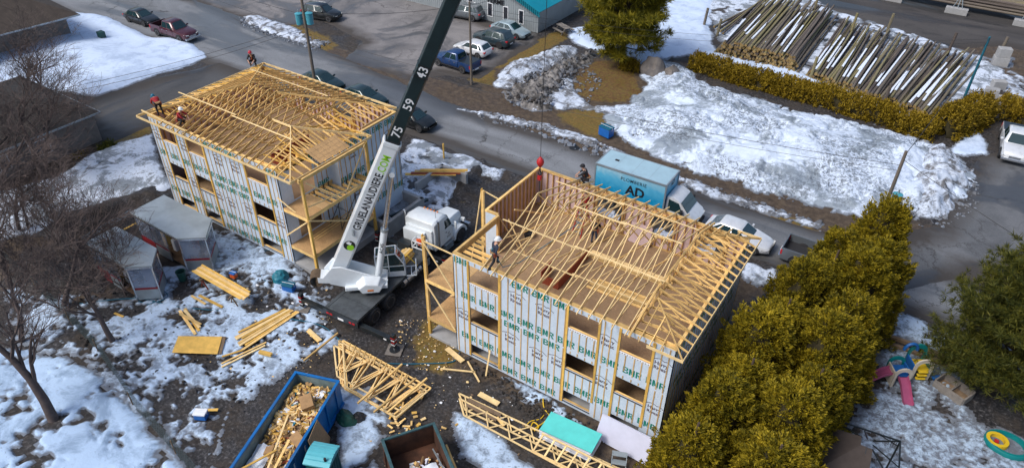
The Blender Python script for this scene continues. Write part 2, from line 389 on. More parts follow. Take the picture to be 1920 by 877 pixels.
def snow_mat(name, clean, dirty, lo, hi, sc=.9, speck=.0, slush=.05):
    m, n, b = new_mat(name); g = nd(n, 'ShaderNodeNewGeometry'); P_ = g.outputs['Position']
    a = noise_node(n, sc, 7, .72, P_, .4); f = noise_node(n, 5, 5, .7, P_); s_ = noise_node(n, 3.4, 6, .8, P_, 1.0)
    c_ = ramp(n, a.outputs[0], [(lo, clean), (hi, dirty)]).outputs[0]
    gt = ramp(n, noise_node(n, .16, 3, .5, P_).outputs[0], [(.44, (.12,)*3), (.56, (1, 1, 1))]).outputs[0]
    if speck: c_ = mixc(n, mixc(n, 1.0, gt, ramp(n, s_.outputs[0], [(.60-speck*.1, (0, 0, 0)), (.68-speck*.1, (.85,)*3)]).outputs[0], 'MULTIPLY'), c_, tuple(x*.35 for x in dirty))
    dp = math_node(n, 'ADD', attr_node(n, 'depth'), math_node(n, 'MULTIPLY', math_node(n, 'SUBTRACT', f.outputs[0], .5), .12)); c_ = mixc(n, ramp(n, dp, [(.0, (.9,)*3), (slush, (0, 0, 0))]).outputs[0], c_, (.12, .13, .15))
    n.links.new(c_, b.inputs['Base Color']); b.inputs['Roughness'].default_value = .75
    bump(n, b, mixc(n, .5, a.outputs[0], f.outputs[0]), .6, .06)
snow_mat('snow_clean', (.58, .69, .86), (.42, .52, .68), .48, .62, .5)
snow_mat('snow_site', (.50, .63, .80), (.20, .25, .32), .48, .62, 1.4, .6, .05)
snow_mat('snow_plowed', (.56, .63, .74), (.13, .13, .135), .46, .58, .9, .9)
snow_mat('snow_dirty', (.24, .225, .215), (.05, .045, .04), .42, .58, .9, .5)
snow_mat('snow_thin', (.44, .56, .70), (.13, .15, .19), .44, .58, 3.0, .7, .07)
snow_mat('snow_crust', (.60, .67, .78), (.22, .25, .285), .50, .56, .4, .75)
snow_mat('snow_bankmat', (.60, .69, .82), (.27, .32, .375), .50, .565, .28, 1.3, .04)
snow_mat('snow_blue', (.44, .59, .79), (.24, .34, .48), .46, .62, .6, .25)

def W(*pts): return [PX(*p) for p in pts]
xs = np.concatenate([[-500, -300, -180, -120, -95], np.arange(-80, 34, .3), [40, 60, 100, 200, 400]])
ys = np.concatenate([[-400, -150, -60, -35], np.arange(-22, 76, .3), [82, 95, 120, 200, 500]])
X, Y = np.meshgrid(xs, ys)
Z = terr(X, Y)+(fbm(X*.9, Y*.9, 3)-.5)*.05-.02
edge = (fbm(X*.5, Y*.5, 11)-.5)*2.2+(fbm(X*2, Y*2, 12)-.5)*1.6
def mask(polys, soft_=.6, amp=.5):
    o = np.zeros(X.shape)
    for p in polys: o = np.maximum(o, np.clip(.5+(poly_sd(p, X, Y)+edge*amp)/(2*soft_), 0, 1))
    return o
grass = mask([W((880, 150), (905, 128), (1000, 82), (1050, 55), (1065, 72), (1000, 110), (935, 130), (925, 160)), W((1040, 208), (1130, 205), (1155, 235), (1130, 260), (1060, 235)),
              W((775, 640), (800, 590), (850, 605), (870, 640), (830, 690), (780, 680)), W((190, 268), (240, 245), (290, 232), (290, 250), (215, 275)), W((860, 340), (890, 305), (905, 330), (875, 375)),
              W((455, 35), (440, 22), (520, 32), (620, 70), (632, 85), (600, 100), (560, 92), (460, 50)), W((1000, 600), (1020, 580), (1030, 610)), W((1690, 780), (1730, 790), (1790, 830), (1740, 835), (1700, 815)),
              W((1190, 330), (1330, 380), (1530, 420), (1520, 432), (1320, 395), (1180, 340))], .7)
needles = mask([W((1080, 150), (1120, 115), (1175, 110), (1205, 180), (1170, 192), (1110, 190), (1080, 175))], .5)
mud = mask([W((840, 640), (900, 640), (1070, 760), (1240, 850), (1200, 877), (1130, 860), (1000, 770), (880, 690), (830, 690)), W((1400, 500), (1440, 540), (1380, 600), (1300, 680), (1340, 560)), [(-60, 24.6), (30, 23.0), (30, 28), (-60, 28)],
            W((0, 260), (180, 255), (330, 380), (250, 400), (0, 480)), W((900, 90), (1300, 120), (1300, 200), (1100, 260), (900, 190)), [(-5, 60), (45, 60), (45, 90), (-5, 90)], W((0, 400), (230, 420), (200, 560), (0, 560))], 1.0)
gr = put('ground', grid_mesh('ground', xs, ys, Z, None, ('ground',), dict(grass=grass, needles=needles, mud=mud))); struct(gr)

def sheet(name, poly, mat, lift, res=.4, wob=.35, h=0.0):
    P = np.array([(p[0], p[1]) for p in poly]); x0, y0 = P.min(0)-1; x1, y1 = P.max(0)+1
    xs = np.arange(x0, x1, res); ys = np.arange(y0, y1, res); X, Y = np.meshgrid(xs, ys)
    sd = poly_sd(poly, X, Y)+(fbm(X*.6, Y*.6, 5)-.5)*2*wob+(fbm(X*2.5, Y*2.5, 6)-.5)*wob
    Z = terr(X, Y)+np.where(sd > 0, lift+h*np.minimum(1, sd/2), np.maximum(lift+sd*.25, -.3))
    k = np.maximum.reduce([sd[:-1, :-1], sd[1:, :-1], sd[:-1, 1:], sd[1:, 1:]]) > -.15
    o = put(name, grid_mesh(name, xs, ys, Z, k, (mat,), dict(edge=sd))); return struct(o)
sheet('parking_lot', [(-90, 27.5), (-47, 28.5), (-44, 33), (-36, 31), (-34, 26.5), (-26, 26.2), (-23.6, 29), (-20.3, 30.2), (-20.6, 41.5), (-22, 43.5), (-34, 43), (-34, 70), (-90, 70)], 'asphalt_lot', .018)
sheet('street', [(-140, 17.9), (-44, 17.6), (-20, 17.9), (12, 17.8), (55, 17.6), (55, 23.0), (2.7, 22.9), (-9, 24.0), (-20, 24.3), (-30, 25.6), (-42, 27.2), (-60, 29), (-140, 30)], 'asphalt_road', .024, .4, .22)
sheet('driveway', [(-45.2, 2.5), (-36.6, 2.5), (-36.0, 17.9), (-38, 18.4), (-43.8, 18.4)], 'asphalt_dark', .03, .3, .15)
sheet('side_street', W((1690, 440), (1760, 425), (1835, 300), (1875, 285), (1990, 270), (1990, 500), (1800, 520), (1720, 540), (1640, 560)), 'asphalt_side', .032, .35, .2)
sheet('storage_yard', [(-30, 58), (2, 55), (22, 70), (60, 62), (60, 92), (-30, 92)], 'yard_dirt', .02, .6, .5)
sheet('house_apron', W((735, 335), (770, 275), (830, 300), (860, 290), (900, 300), (880, 345), (800, 380), (740, 360)), 'asphalt_side', .016, .25, .3)

def snow(name, poly, mat, thick=.15, res=.2, edge=.5, rag=.6, rsc=.8, holes=0.0, hsc=.8, hthr=.55, lump=.05, lsc=1.2, mound=0.0, mw=3.0, seed=0):
    P = np.array([(p[0], p[1]) for p in poly]); x0, y0 = P.min(0)-1; x1, y1 = P.max(0)+1
    xs = np.arange(x0, x1, res); ys = np.arange(y0, y1, res); X, Y = np.meshgrid(xs, ys)
    sd = poly_sd(poly, X, Y)+(fbm(X*rsc, Y*rsc, 21+seed)-.5)*2*rag+(fbm(X*rsc*4, Y*rsc*4, 22+seed)-.5)*rag*.7
    cov = np.clip(sd/edge, -1, 1)
    h = thick*cov+lump*(fbm(X*lsc, Y*lsc, 23+seed, 5)-.45)*2*np.clip(cov, 0, 1)
    if mound: h += mound*ss(0, mw, sd)*(.55+.9*fbm(X*.35, Y*.35, 24+seed))
    if holes:
        q = fbm(X*hsc, Y*hsc, 25+seed, 6)*.75+.25*vnoise(X*hsc*5+7, Y*hsc*5, 26+seed); h -= holes*np.clip((q-hthr)*6, 0, 1.5)
    h = np.maximum(h, -.12)
    k = np.maximum.reduce([h[:-1, :-1], h[1:, :-1], h[:-1, 1:], h[1:, 1:]]) > -.01
    o = put(name, grid_mesh(name, xs, ys, terr(X, Y)+h+.03, k, (mat,), dict(depth=h))); return struct(o)
# lots and yards
snow('snow_field', W((385, 108), (368, 84), (330, 70), (285, 72), (245, 52), (200, 32), (140, 22), (90, 32), (0, 45), (-60, 80), (-60, 160), (60, 165), (130, 172), (178, 181), (250, 158), (330, 132)), 'snow_clean', .28, .25, .8, .35, .6, lump=.04)
snow('snow_field', W((195, 275), (285, 252), (300, 300), (322, 350), (300, 372), (250, 385), (215, 370), (150, 400), (60, 440), (-40, 470), (-40, 370), (110, 330), (165, 290)), 'snow_crust', .2, .2, .6, .5, .7, .3, .5, .58, .1)
snow('snow_field', W((-40, 650), (60, 655), (165, 690), (245, 760), (330, 850), (350, 890), (-40, 900)), 'snow_blue', .1, .1, .5, .5, .9, .16, .7, .56, .03, 1.2)
snow('snow_patches', W((60, 470), (180, 565), (300, 565), (345, 505), (400, 440), (470, 440), (560, 500), (620, 545), (600, 590), (640, 640), (560, 690), (500, 720), (430, 790), (400, 877), (330, 830), (180, 690), (60, 645), (0, 560)), 'snow_site', .05, .075, .6, .9, .8, .17, .95, .478, .03, 3.0, seed=3)
snow('snow_strip', W((350, 395), (400, 430), (560, 505), (545, 535), (470, 500), (400, 470), (340, 510), (320, 560), (270, 540), (300, 500), (400, 490)), 'snow_site', .1, .12, .4, .4, .8, .12, .9, .55, .05, seed=5)
snow('snow_patches', W((742, 300), (772, 258), (800, 262), (840, 285), (890, 300), (945, 318), (930, 335), (895, 330), (870, 345), (845, 370), (840, 395), (790, 392), (745, 440), (700, 470), (735, 400)), 'snow_crust', .16, .14, .5, .6, .8, .22, .8, .52, .08, 2.0, seed=6)
snow('snow_patches', W((620, 735), (700, 735), (720, 790), (700, 860), (700, 890), (640, 890), (640, 800)), 'snow_site', .09, .1, .4, .5, .9, .2, 1.0, .5, .04, seed=7)
snow('snow_strip', W((845, 765), (880, 780), (960, 840), (1000, 880), (1000, 895), (900, 895), (870, 840)), 'snow_site', .1, .1, .4, .4, .9, .12, 1.0, .55, .03, seed=8)
snow('snow_patches', W((980, 720), (1030, 735), (1080, 790), (1000, 760), (930, 700), (900, 690)), 'snow_site', .05, .08, .3, .4, 1.2, .2, 1.3, .47, .02, seed=9)
snow('snow_yard', W((1640, 640), (1700, 655), (1790, 700), (1830, 790), (1990, 830), (1990, 900), (1560, 900), (1600, 790), (1650, 700)), 'snow_thin', .05, .1, .5, .4, .8, .13, 1.6, .52, .03, 4.0, seed=10)
snow('snow_patches', W((1395, 490), (1450, 500), (1455, 525), (1420, 535), (1395, 520)), 'snow_crust', .13, .1, .4, .4, 1.0, .12, 1, .55, .06, seed=11)
snow('snow_patches', W((1330, 600), (1370, 590), (1330, 690), (1290, 730), (1280, 700)), 'snow_site', .1, .1, .4, .5, 1.0, .2, 1, .5, .05, seed=12)
snow('snow_strip', W((1640, 560), (1700, 590), (1840, 640), (1990, 690), (1990, 720), (1830, 690), (1650, 620)), 'snow_site', .08, .12, .4, .4, .9, .15, .9, .5, .04, seed=13)
# street side
snow('snow_island', W((458, 33), (485, 30), (560, 55), (605, 82), (600, 90), (560, 80), (500, 62), (462, 46)), 'snow_plowed', .22, .14, .5, .4, 1.0, .2, 1.0, .5, .14, 1.5, seed=14)
snow('snow_ridge', W((860, 205), (935, 212), (1020, 232), (1110, 258), (1200, 300), (1340, 355), (1540, 420), (1530, 428), (1330, 368), (1180, 306), (1090, 266), (1000, 240), (920, 222)), 'snow_plowed', .12, .12, .3, .35, 1.2, .18, 1.1, .5, .1, 2, seed=15)
snow('snow_pile', W((925, 150), (960, 115), (1010, 105), (1060, 88), (1085, 92), (1070, 110), (1035, 125), (1010, 150), (960, 165), (930, 162)), 'snow_plowed', .3, .14, .7, .5, .8, .1, .7, .6, .25, 1.6, .5, 2, seed=16)
snow('snow_heap', W((945, 172), (1000, 150), (1040, 125), (1075, 108), (1115, 100), (1120, 112), (1080, 130), (1070, 150), (1040, 185), (1030, 208), (990, 206), (955, 190)), 'snow_dirty', .3, .1, .8, .5, .9, .25, 1.4, .52, .5, 2.6, .5, 2, seed=17)
snow('snow_pile', W((1020, 140), (1075, 130), (1075, 172), (1110, 196), (1165, 200), (1150, 215), (1080, 205), (1030, 205), (1000, 205), (1020, 175)), 'snow_plowed', .2, .14, .6, .5, .9, .18, .8, .52, .15, 1.8, seed=18)
snow('snow_bank', W((1180, 195), (1215, 160), (1205, 130), (1240, 110), (1290, 130), (1330, 160), (1480, 205), (1620, 232), (1730, 265), (1790, 290), (1822, 330), (1815, 370), (1760, 408), (1700, 400), (1640, 408), (1560, 398), (1530, 388), (1420, 360), (1290, 318), (1190, 275), (1140, 235), (1130, 205)), 'snow_bankmat', .3, .12, 1.2, .8, .8, .3, 1.1, .56, .22, .8, .9, 6.0, seed=19)
snow('snow_heap', W((1690, 300), (1760, 270), (1800, 300), (1822, 350), (1770, 405), (1715, 410), (1700, 360)), 'snow_plowed', .5, .13, 1.0, .5, .9, .1, .9, .6, .45, 1.4, .8, 2.5, seed=20)
snow('snow_field', W((1065, 55), (1150, 40), (1280, -10), (1340, -20), (1330, 50), (1345, 100), (1480, 125), (1530, 150), (1720, 220), (1700, 240), (1560, 205), (1400, 150), (1290, 105), (1240, 110), (1205, 130), (1180, 110), (1110, 95), (1075, 80)), 'snow_clean', .2, .22, .8, .5, .6, .15, .5, .6, .08, seed=21)
snow('snow_field', W((1310, -20), (1500, -30), (1560, 20), (1700, 60), (1850, 110), (1900, 110), (1860, 190), (1800, 190), (1740, 230), (1520, 150), (1360, 95)), 'snow_crust', .08, .25, .5, .5, .6, .15, .5, .52, .05, seed=22)
snow('snow_patches', W((1800, 250), (1830, 240), (1850, 265), (1850, 290), (1810, 292), (1780, 290)), 'snow_clean', .12, .14, .4, .25, .8, lump=.05, seed=23)
snow('snow_patches', W((1845, 150), (1890, 130), (1925, 150), (1925, 190), (1880, 170)), 'snow_plowed', .1, .2, .4, .5, .8, .15, .8, .5, .08, seed=24)
snow('snow_patches', W((650, 840), (700, 800), (720, 850)), 'snow_site', .06, .1, .3, .4, 1.2, .1, 1, .5, .04, seed=25)
mh = MB()
mh.tube([(0, 0, .03), (0, 0, .045)], .42, 20); q = PX(1077, 278); struct(mh.build('manhole_cover', 'steel_dark', loc=(q.x, q.y, 0)))
# ================================================================ the two wood-framed buildings
HL, HD, HS, HD1, HH = 12.1, 9.55, .84, 4.0, 6.9
F_UP, F_LO = 4.35, 1.6
WIN_X = [(1.02, 2.8), (6.82, 8.37), (9.53, 11.05)]
WIN_Z = [(5.38, 6.5), (2.62, 3.68), (.3, 1.0)]
def wall_faces(mb, P, a0, a1, z0, z1, opens, t):
    """panel with openings; P(a, d, z) maps along-wall, depth, height to a point. material 0 outside, 1 inside, 2 edges"""
    A = sorted({a0, a1, *[o[0] for o in opens], *[o[1] for o in opens]}); Zs = sorted({z0, z1, *[o[2] for o in opens], *[o[3] for o in opens]})
    def solid(i, j):
        if i < 0 or j < 0 or i >= len(A)-1 or j >= len(Zs)-1: return False
        ca = (A[i]+A[i+1])/2; cz = (Zs[j]+Zs[j+1])/2
        return not any(o[0] < ca < o[1] and o[2] < cz < o[3] for o in opens)
    for i in range(len(A)-1):
        for j in range(len(Zs)-1):
            if not solid(i, j): continue
            u0, u1, v0, v1 = A[i], A[i+1], Zs[j], Zs[j+1]
            mb.quad(P(u0, 0, v0), P(u1, 0, v0), P(u1, 0, v1), P(u0, 0, v1), 0); mb.quad(P(u0, t, v0), P(u1, t, v0), P(u1, t, v1), P(u0, t, v1), 1)
            if not solid(i-1, j): mb.quad(P(u0, 0, v0), P(u0, t, v0), P(u0, t, v1), P(u0, 0, v1), 2)
            if not solid(i+1, j): mb.quad(P(u1, 0, v0), P(u1, t, v0), P(u1, t, v1), P(u1, 0, v1), 2)
            if not solid(i, j-1): mb.quad(P(u0, 0, v0), P(u1, 0, v0), P(u1, t, v0), P(u0, t, v0), 2)
            if not solid(i, j+1): mb.quad(P(u0, 0, v1), P(u1, 0, v1), P(u1, t, v1), P(u0, t, v1), 2)
SLOPE = 1/3.0; HEEL = .09
def truss_mesh(y0, y1, top, P, e=.45, w=.036, h=.085, n_web=4):
    """truss in one vertical plane: bottom chord y0..y1, top(y) gives the top-chord height over the plate; P(y, z) -> point"""
    mb = MB(); up = Vector(P(0, 1))-Vector(P(0, 0))
    b = lambda ya, za, yb, zb, hh=h: mb.bar(P(ya, za), P(yb, zb), w, hh, 0, up)
    b(y0, .045, y1, .045)
    ks = [y0-e]+[y0+(y1-y0)*i/16 for i in range(1, 16)]+[y1+e]
    pts = [(y, top(y)) for y in ks]
    brk = [pts[0]]
    for i in range(1, len(pts)-1):
        s1 = (pts[i][1]-pts[i-1][1])/(pts[i][0]-pts[i-1][0]); s2 = (pts[i+1][1]-pts[i][1])/(pts[i+1][0]-pts[i][0])
        if abs(s1-s2) > .02: brk.append(pts[i])
    brk.append(pts[-1])
    for p, q in zip(brk[:-1], brk[1:]): b(p[0], p[1]+.045, q[0], q[1]+.045)
    low = [y0+.25+(y1-y0-.5)*i/(n_web-1) for i in range(n_web)]
    for i in range(n_web-1):
        ym = (low[i]+low[i+1])/2
        b(low[i], .06, ym, top(ym), .064); b(ym, top(ym), low[i+1], .06, .064)
    return mb
_wl = []
def wrap_letters():                 # heavy block letters B M R, .40 m tall, each stroke a thin strip a hair above the next
    if _wl: return _wl[0]
    mb = MB(); k = [0]; t = .085; h = .4
    def st(pts): k[0] += 1; mb.add([(x, y, .0003*k[0]) for x, y in pts], [(0, 1, 2, 3)])
    def vb(x, y0, y1, w=t): st([(x, y0), (x+w, y0), (x+w, y1), (x, y1)])
    def hb_(x0, x1, y, w=t*.8): st([(x0, y), (x1, y), (x1, y+w), (x0, y+w)])
    for x0, leg in ((-.47, 0), (.19, 1)):
        vb(x0, -h/2, h/2); hb_(x0+t, x0+.2, h/2-.068); hb_(x0+t, x0+.2, -.034); vb(x0+.185, .02, h/2-.025)
        if leg: st([(x0+.12, -.03), (x0+.2, -.03), (x0+.29, -h/2), (x0+.19, -h/2)])
        else: hb_(x0+t, x0+.2, -h/2); vb(x0+.195, -h/2+.025, -.02)
    vb(-.15, -h/2, h/2); vb(.05, -h/2, h/2); st([(-.15+t*.6, h/2), (-.15+t*1.2, h/2), (.0-.0, -.1), (-.03, -.16)]); st([(.05+t*.4, h/2), (.05-t*.2, h/2), (-.01, -.1), (.01, -.16)])
    _wl.append(mb.mesh('lettering', 'ink_green', fix=False)); return _wl[0]
def house(root, mirror, roof):
    L, D, S, D1, H = HL, HD, HS, HD1, HH
    mx = (lambda x: L-x) if mirror else (lambda x: x)
    def bx(mb, x0, x1, *a): return mb.box(mx(x0), mx(x1), *a)
    rnd = random.Random(5 if mirror else 9)
    # foundation and slabs
    f = MB(); bx(f, .03, L-.03, .03, D-.03, -1.0, .02); bx(f, -S+.03, .04, D1+.03, D-.03, -1.0, .02); f.build('foundation', 'concrete', root)
    bx(MB(), -2.0, -.02, -.0, 5.5, -.6, .16).build('porch_slab', 'concrete', root, bevel=.02)
    # floors
    for z, mt in ((F_UP, 'osb_worn'), (F_LO, 'osb_worn')):
        f = MB(); bx(f, .05, L-.05, .05, D-.05, z-.27, z); bx(f, -S+.05, .06, D1+.05, D-.05, z-.27, z-.003); f.build('subfloor', mt, root)
    t = .045
    opens = [(a, b_, c, d) for a, b_ in WIN_X for c, d in WIN_Z]
    wm = ['house_wrap', 'foam_pink', 'stud_wood']
    def wall(name, P, a0, a1, z0, z1, op): mb = MB(); wall_faces(mb, P, a0, a1, z0, z1, op, t); return mb.build(name, wm, root)
    wall('front_wall', lambda a, d, z: (mx(a), d, z), 0, L, .02, H-.12, opens)
    wall('end_wall', lambda a, d, z: (mx(L-d), a, z), 0, D, .02, H-.12, [])
    bo = [(3.3, 4.9, 5.15, 6.4), (6.7, 8.05, 5.15, 6.4), (9.35, 10.9, 5.15, 6.4)]
    wall('back_wall', lambda a, d, z: (mx(a), D-d, z), -S, L, .02, H-.12, bo)
    wall('porch_wall', lambda a, d, z: (mx(-S+d), a, z), D1, D, .02, H-.12, [])
    wall('return_wall', lambda a, d, z: (mx(a), D1+d, z), -S+t, 0, .02, H-.12, [])
    wall('porch_wall', lambda a, d, z: (mx(d), a, z), 0, D1, .02, H-.3, [(.9 if mirror else .25, 2.6 if mirror else D1-.05, F_UP, H-.42 if not mirror else 6.5), (.9, 2.7, F_LO, 3.8)])
    # rim joists
    # plates: doubled lumber on top of every wall
    for i, dz in ((0, 0), (1, .045)):
        for a in ((0, L, 0, .14), (0, L, D-.14, D), (L-.14, L, .14, D-.14), (-S, -S+.14, D1, D-.14), (-S, 0, D-.14, D), (-S+.14, .0, D1, D1+.14), (0, .14, .14, D1)):
            bx(MB(), a[0], a[1], a[2], a[3], H-.119+dz*1.3, H-.06+dz*1.3).build('top_plate', 'lumber', root)
    bx(MB(), .0, .12, .14, D1, H-.42, H-.121).build('header_beam', 'lumber', root)
    bx(MB(), 0.02, .16, D1-.16, D1-.002, F_UP, H-.125).build('corner_post', 'stud_wood', root); bx(MB(), 0.02, .16, .06, .22, F_UP, H-.125).build('corner_post', 'stud_wood', root)
    # studs of the open upper storey (seen from inside)
    sm = None
    def stud(x0, x1, y0, y1, z0=F_UP, z1=H-.12): bx(MB(), x0, x1, y0, y1, z0, z1).build('stud', 'stud_wood', root)
    y = D1+.2
    while y < D-.2: stud(-S+.05, -S+.16, y, y+.045); y += .4
    x = -S+.3
    while x < L-.2:
        inside = [o for o in bo if o[0]-.05 < x+.02 < o[1]+.05]
        if inside:
            stud(x, x+.045, D-.16, D-.05, F_UP, 5.15); 
        else: stud(x, x+.045, D-.16, D-.05)
        x += .4
    for o in bo:
        for xx in (o[0]-.1, o[1]+.0): stud(xx, xx+.1, D-.165, D-.05)
        bx(MB(), o[0], o[1], D-.165, D-.05, 6.4, 6.66).build('window_header', 'lumber', root); bx(MB(), o[0], o[1], D-.165, D-.05, 5.07, 5.148).build('window_sill', 'lumber', root)
    y = .3
    while y < D-.2: stud(L-.16, L-.05, y, y+.045); y += .4
    bx(MB(), -S+.05, L-.1, D-.17, D-.052, F_UP+.002, F_UP+.05).build('bottom_plate', 'lumber', root)
    # straps over the wrap
    base_me = {}
    def strap(x, y0, z0, z1, w=.056, mat='strap_wood', face='front', th=.016):
        if z1-z0 < .1: return
        mb = MB()
        if face == 'front': bx(mb, x-w/2, x+w/2, y0-th-.004, y0-.004, z0, z1)
        else:
            s_ = mx(x); d = 1 if s_ > L/2 else -1; mb.box(s_+d*.004, s_+d*(th+.004), y0-w/2, y0+w/2, z0, z1)
        mb.build('strap', mat, root)
    n_s = 30
    for k in range(n_s):
        x = .17+k*.404+rnd.uniform(-.02, .02)
        for (za, zb) in ((.1, 3.93), (3.99, H-.15)):
            xx = x+(rnd.uniform(-.03, .03) if za > 1 else 0)
            segs = [(za+rnd.uniform(-.03, .06), zb-rnd.uniform(0, .06))]
            for (a, b_) in WIN_X:
                if a-.02 < xx < b_+.02:
                    for (c, d) in WIN_Z:
                        ns = []
                        for (p, q) in segs:
                            if d <= p or c >= q: ns.append((p, q))
                            else:
                                if c-.1 > p+.15: ns.append((p+rnd.uniform(0, .2), c-.1))
                                if q > d+.12: ns.append((d+.05, q))
                        segs = ns
            for p, q in segs: strap(xx, 0, p, q)
    for a, b_ in WIN_X:
        for xx in (a-.07, b_+.07):
            z = .15 if rnd.random() < .6 else 1.1
            strap(xx, 0, z, H-.16, .12, 'lumber_yellow', th=.038)
        for (c, d) in WIN_Z:
            bx(MB(), a+.002, b_-.002, .002, .14, c-.04, c-.002).build('window_sill', 'lumber', root)
            if c > 5: bx(MB(), a-.02, b_+.02, -.03, -.006, c-.11, c-.0).build('sill_flashing', 'foam_white', root)
            else: bx(MB(), a-.02, b_+.02, -.03, -.006, c-.1, c-.045).build('sill_flashing', 'wrap_dark', root)
    # flashing studs dots: small dark squares on the white sill strips
    fb = MB()
    for a, b_ in WIN_X:
        x = a
        while x < b_: bx(fb, x, x+.05, -.034, -.031, WIN_Z[0][0]-.085, WIN_Z[0][0]-.04); x += .13
    fb.build('flashing_slots', 'ink_dark', root)
    k = 0
    y = .2
    while y < D:
        strap(L, y, .1, 3.9, face='end'); strap(L, y+.02, 3.97, H-.15, face='end'); y += .404
    y = D1+.15
    while y < D: strap(-S, y, .2 if not mirror else 1.2, 3.9, face='end'); strap(-S, y, 3.97, H-.15, face='end'); y += .404
    if mirror:
        y = 2.85
        while y < D1: strap(0, y, F_UP+.1, H-.5, face='end'); strap(0, y, F_LO+.1, F_UP-.5, face='end'); y += .404
    # printed lettering on the wrap
    bm_ = wrap_letters(); hr = text_mesh('Harry\nRivest', .29, 'ink_dark', .025, 0, 'CENTER', .95)
    rows = [6.52, 4.34, 3.73, 1.47, .42]
    lt = 'lettering'; lg = 'logo_print'
    def hits(x, z, hw, hh): return any(a-hw < x < b_+hw and c-hh < z < d+hh for a, b_ in WIN_X for c, d in WIN_Z)
    def stamp(mb, me, O, xd, yd):
        x_ = Vector(xd); y_ = Vector(yd); z_ = x_.cross(y_); y_ = y_*(1.0 if me is bm_ else 1.0); o = put(mb, me, root); o.matrix_local = Matrix([[x_[i], y_[i], z_[i], O[i]] for i in range(3)]+[[0, 0, 0, 1]]); return o
    for ri, z in enumerate(rows):
        x = .55+(ri*.37) % .8
        while x < L-.4:
            if not hits(x, z, .38, .18): stamp(lt, bm_, (mx(x), -.0025, z-.0), (1, 0, 0), (0, 0, 1))
            x += 1.17
    if not any(v.co.y > .3 for v in hr.vertices):      # the ridge line drawn over the two words belongs to the same print
        bm = bmesh.new(); bm.from_mesh(hr)
        for p, q in (((-.5, .3), (-.1, .46)), ((-.1, .46), (.12, .37)), ((.12, .37), (.25, .43)), ((.25, .43), (.55, .24))): bm.faces.new([bm.verts.new(c_) for c_ in ((p[0], p[1]-.02, 0), (q[0], q[1]-.02, 0), (q[0], q[1]+.02, 0), (p[0], p[1]+.02, 0))])
        bm.to_mesh(hr); bm.free()
    def logo(x, z, O=None, xd=(1, 0, 0)):
        O = O or (mx(x), -.0025, z); stamp(lg, hr, O, xd, (0, 0, 1))
    for x, z in ((3.85, 5.62), (5.45, 5.6), (8.9, 5.5), (11.55, 5.5), (.55, 2.85), (3.55, 2.75), (5.2, 2.55), (6.35, 2.7), (8.85, 2.75), (11.6, 2.6)): logo(x, z)
    # end walls
    fx = L if not mirror else L+S; sgn = 1
    for ri, z in enumerate(rows):
        y = .6+(ri*.37) % .8
        while y < D-.4:
            if not mirror: stamp(lt, bm_, (L+.003, y, z), (0, 1, 0), (0, 0, 1))
            elif y > D1+.4 and z > 1: stamp(lt, bm_, (L+S+.003, y, z), (0, 1, 0), (0, 0, 1))
            elif y > 2.9 and 1.5 < z: stamp(lt, bm_, (L+.003, y, z), (0, 1, 0), (0, 0, 1))
            y += 1.17
    if mirror:
        for y, z in ((8.6, 5.5), (5.2, 5.7), (5.2, 2.9), (7.5, 2.6)): logo(0, 0, (L+S+.003, y, z), (0, 1, 0))
        logo(0, 0, (L+.003, 3.3, 5.6), (0, 1, 0)); logo(0, 0, (L+.003, 3.3, 2.8), (0, 1, 0))
    else:
        for y, z in ((1.2, 5.5), (4.4, 5.5), (7.6, 5.4), (2.8, 2.7), (6.0, 2.7)): logo(0, 0, (L+.003, y, z), (0, 1, 0))
    # porch decks
    for z in (F_UP-.1, F_LO-.1):
        up = z > 3
        bx(MB(), -2.0, -1.955, 0, 5.45, z-.25, z-.02).build('rim_beam', 'lumber', root); bx(MB(), -1.955, -.0, .0, .045, z-.25, z-.02).build('rim_beam', 'lumber', root)
        bx(MB(), -1.955, -S if True else 0, 5.405, 5.45, z-.25, z-.02).build('rim_beam', 'lumber', root); bx(MB(), -.048, -.004, .05, D1-.02, z-.25, z-.02).build('ledger', 'lumber', root)
        y = .4
        while y < 5.3:
            x1 = -.05 if y < D1-.05 else -S-.01
            bx(MB(), -1.953, x1, y, y+.042, z-.24, z-.022).build('joist', 'lumber', root); 
            if up: bx(MB(), x1-.06, x1+.002, y-.03, y+.072, z-.25, z-.01).build('joist_hanger', 'wrap_dark', root)
            y += .4
        if up:
            bx(MB(), -2.0, -.002, .0, 1.21, z-.018, z).build('deck_sheet', 'osb', root); bx(MB(), -2.0, -.002, 1.22, 2.42 if not mirror else 1.9, z-.018, z).build('deck_sheet', 'osb_pale', root)
        else:
            for k in range(4): bx(MB(), -2.0, -.002 if k < 3 else -S-.01, k*1.22+.004 if k else 0, min(5.45, (k+1)*1.22) if k < 3 else 5.44, z-.018, z).build('deck_sheet', 'osb', root)
    for y in (.02, 5.3):
        bx(MB(), -2.01, -1.87, y-.01, y+.13, .0, F_LO-.36).build('porch_post', 'lumber_yellow', root)
        bx(MB(), -2.045, -2.003, y, y+.14, .1, H+.2 if not mirror else H-.02).build('porch_post', 'lumber_yellow', root); bx(MB(), -2.0, -1.87, y+.003, y+.137, F_LO-.1, F_UP-.36).build('porch_post', 'lumber', root)
        bx(MB(), -2.0, -1.87, y+.003, y+.137, F_UP-.1, H+.1 if not mirror else H-.02).build('porch_post', 'lumber', root)
    def brace(p, q, w=.09, mat='lumber_pale', name='brace'):
        p = (mx(p[0]), *p[1:]); q = (mx(q[0]), *q[1:]); MB().bar(p, q, .04, w).build(name, mat, root)
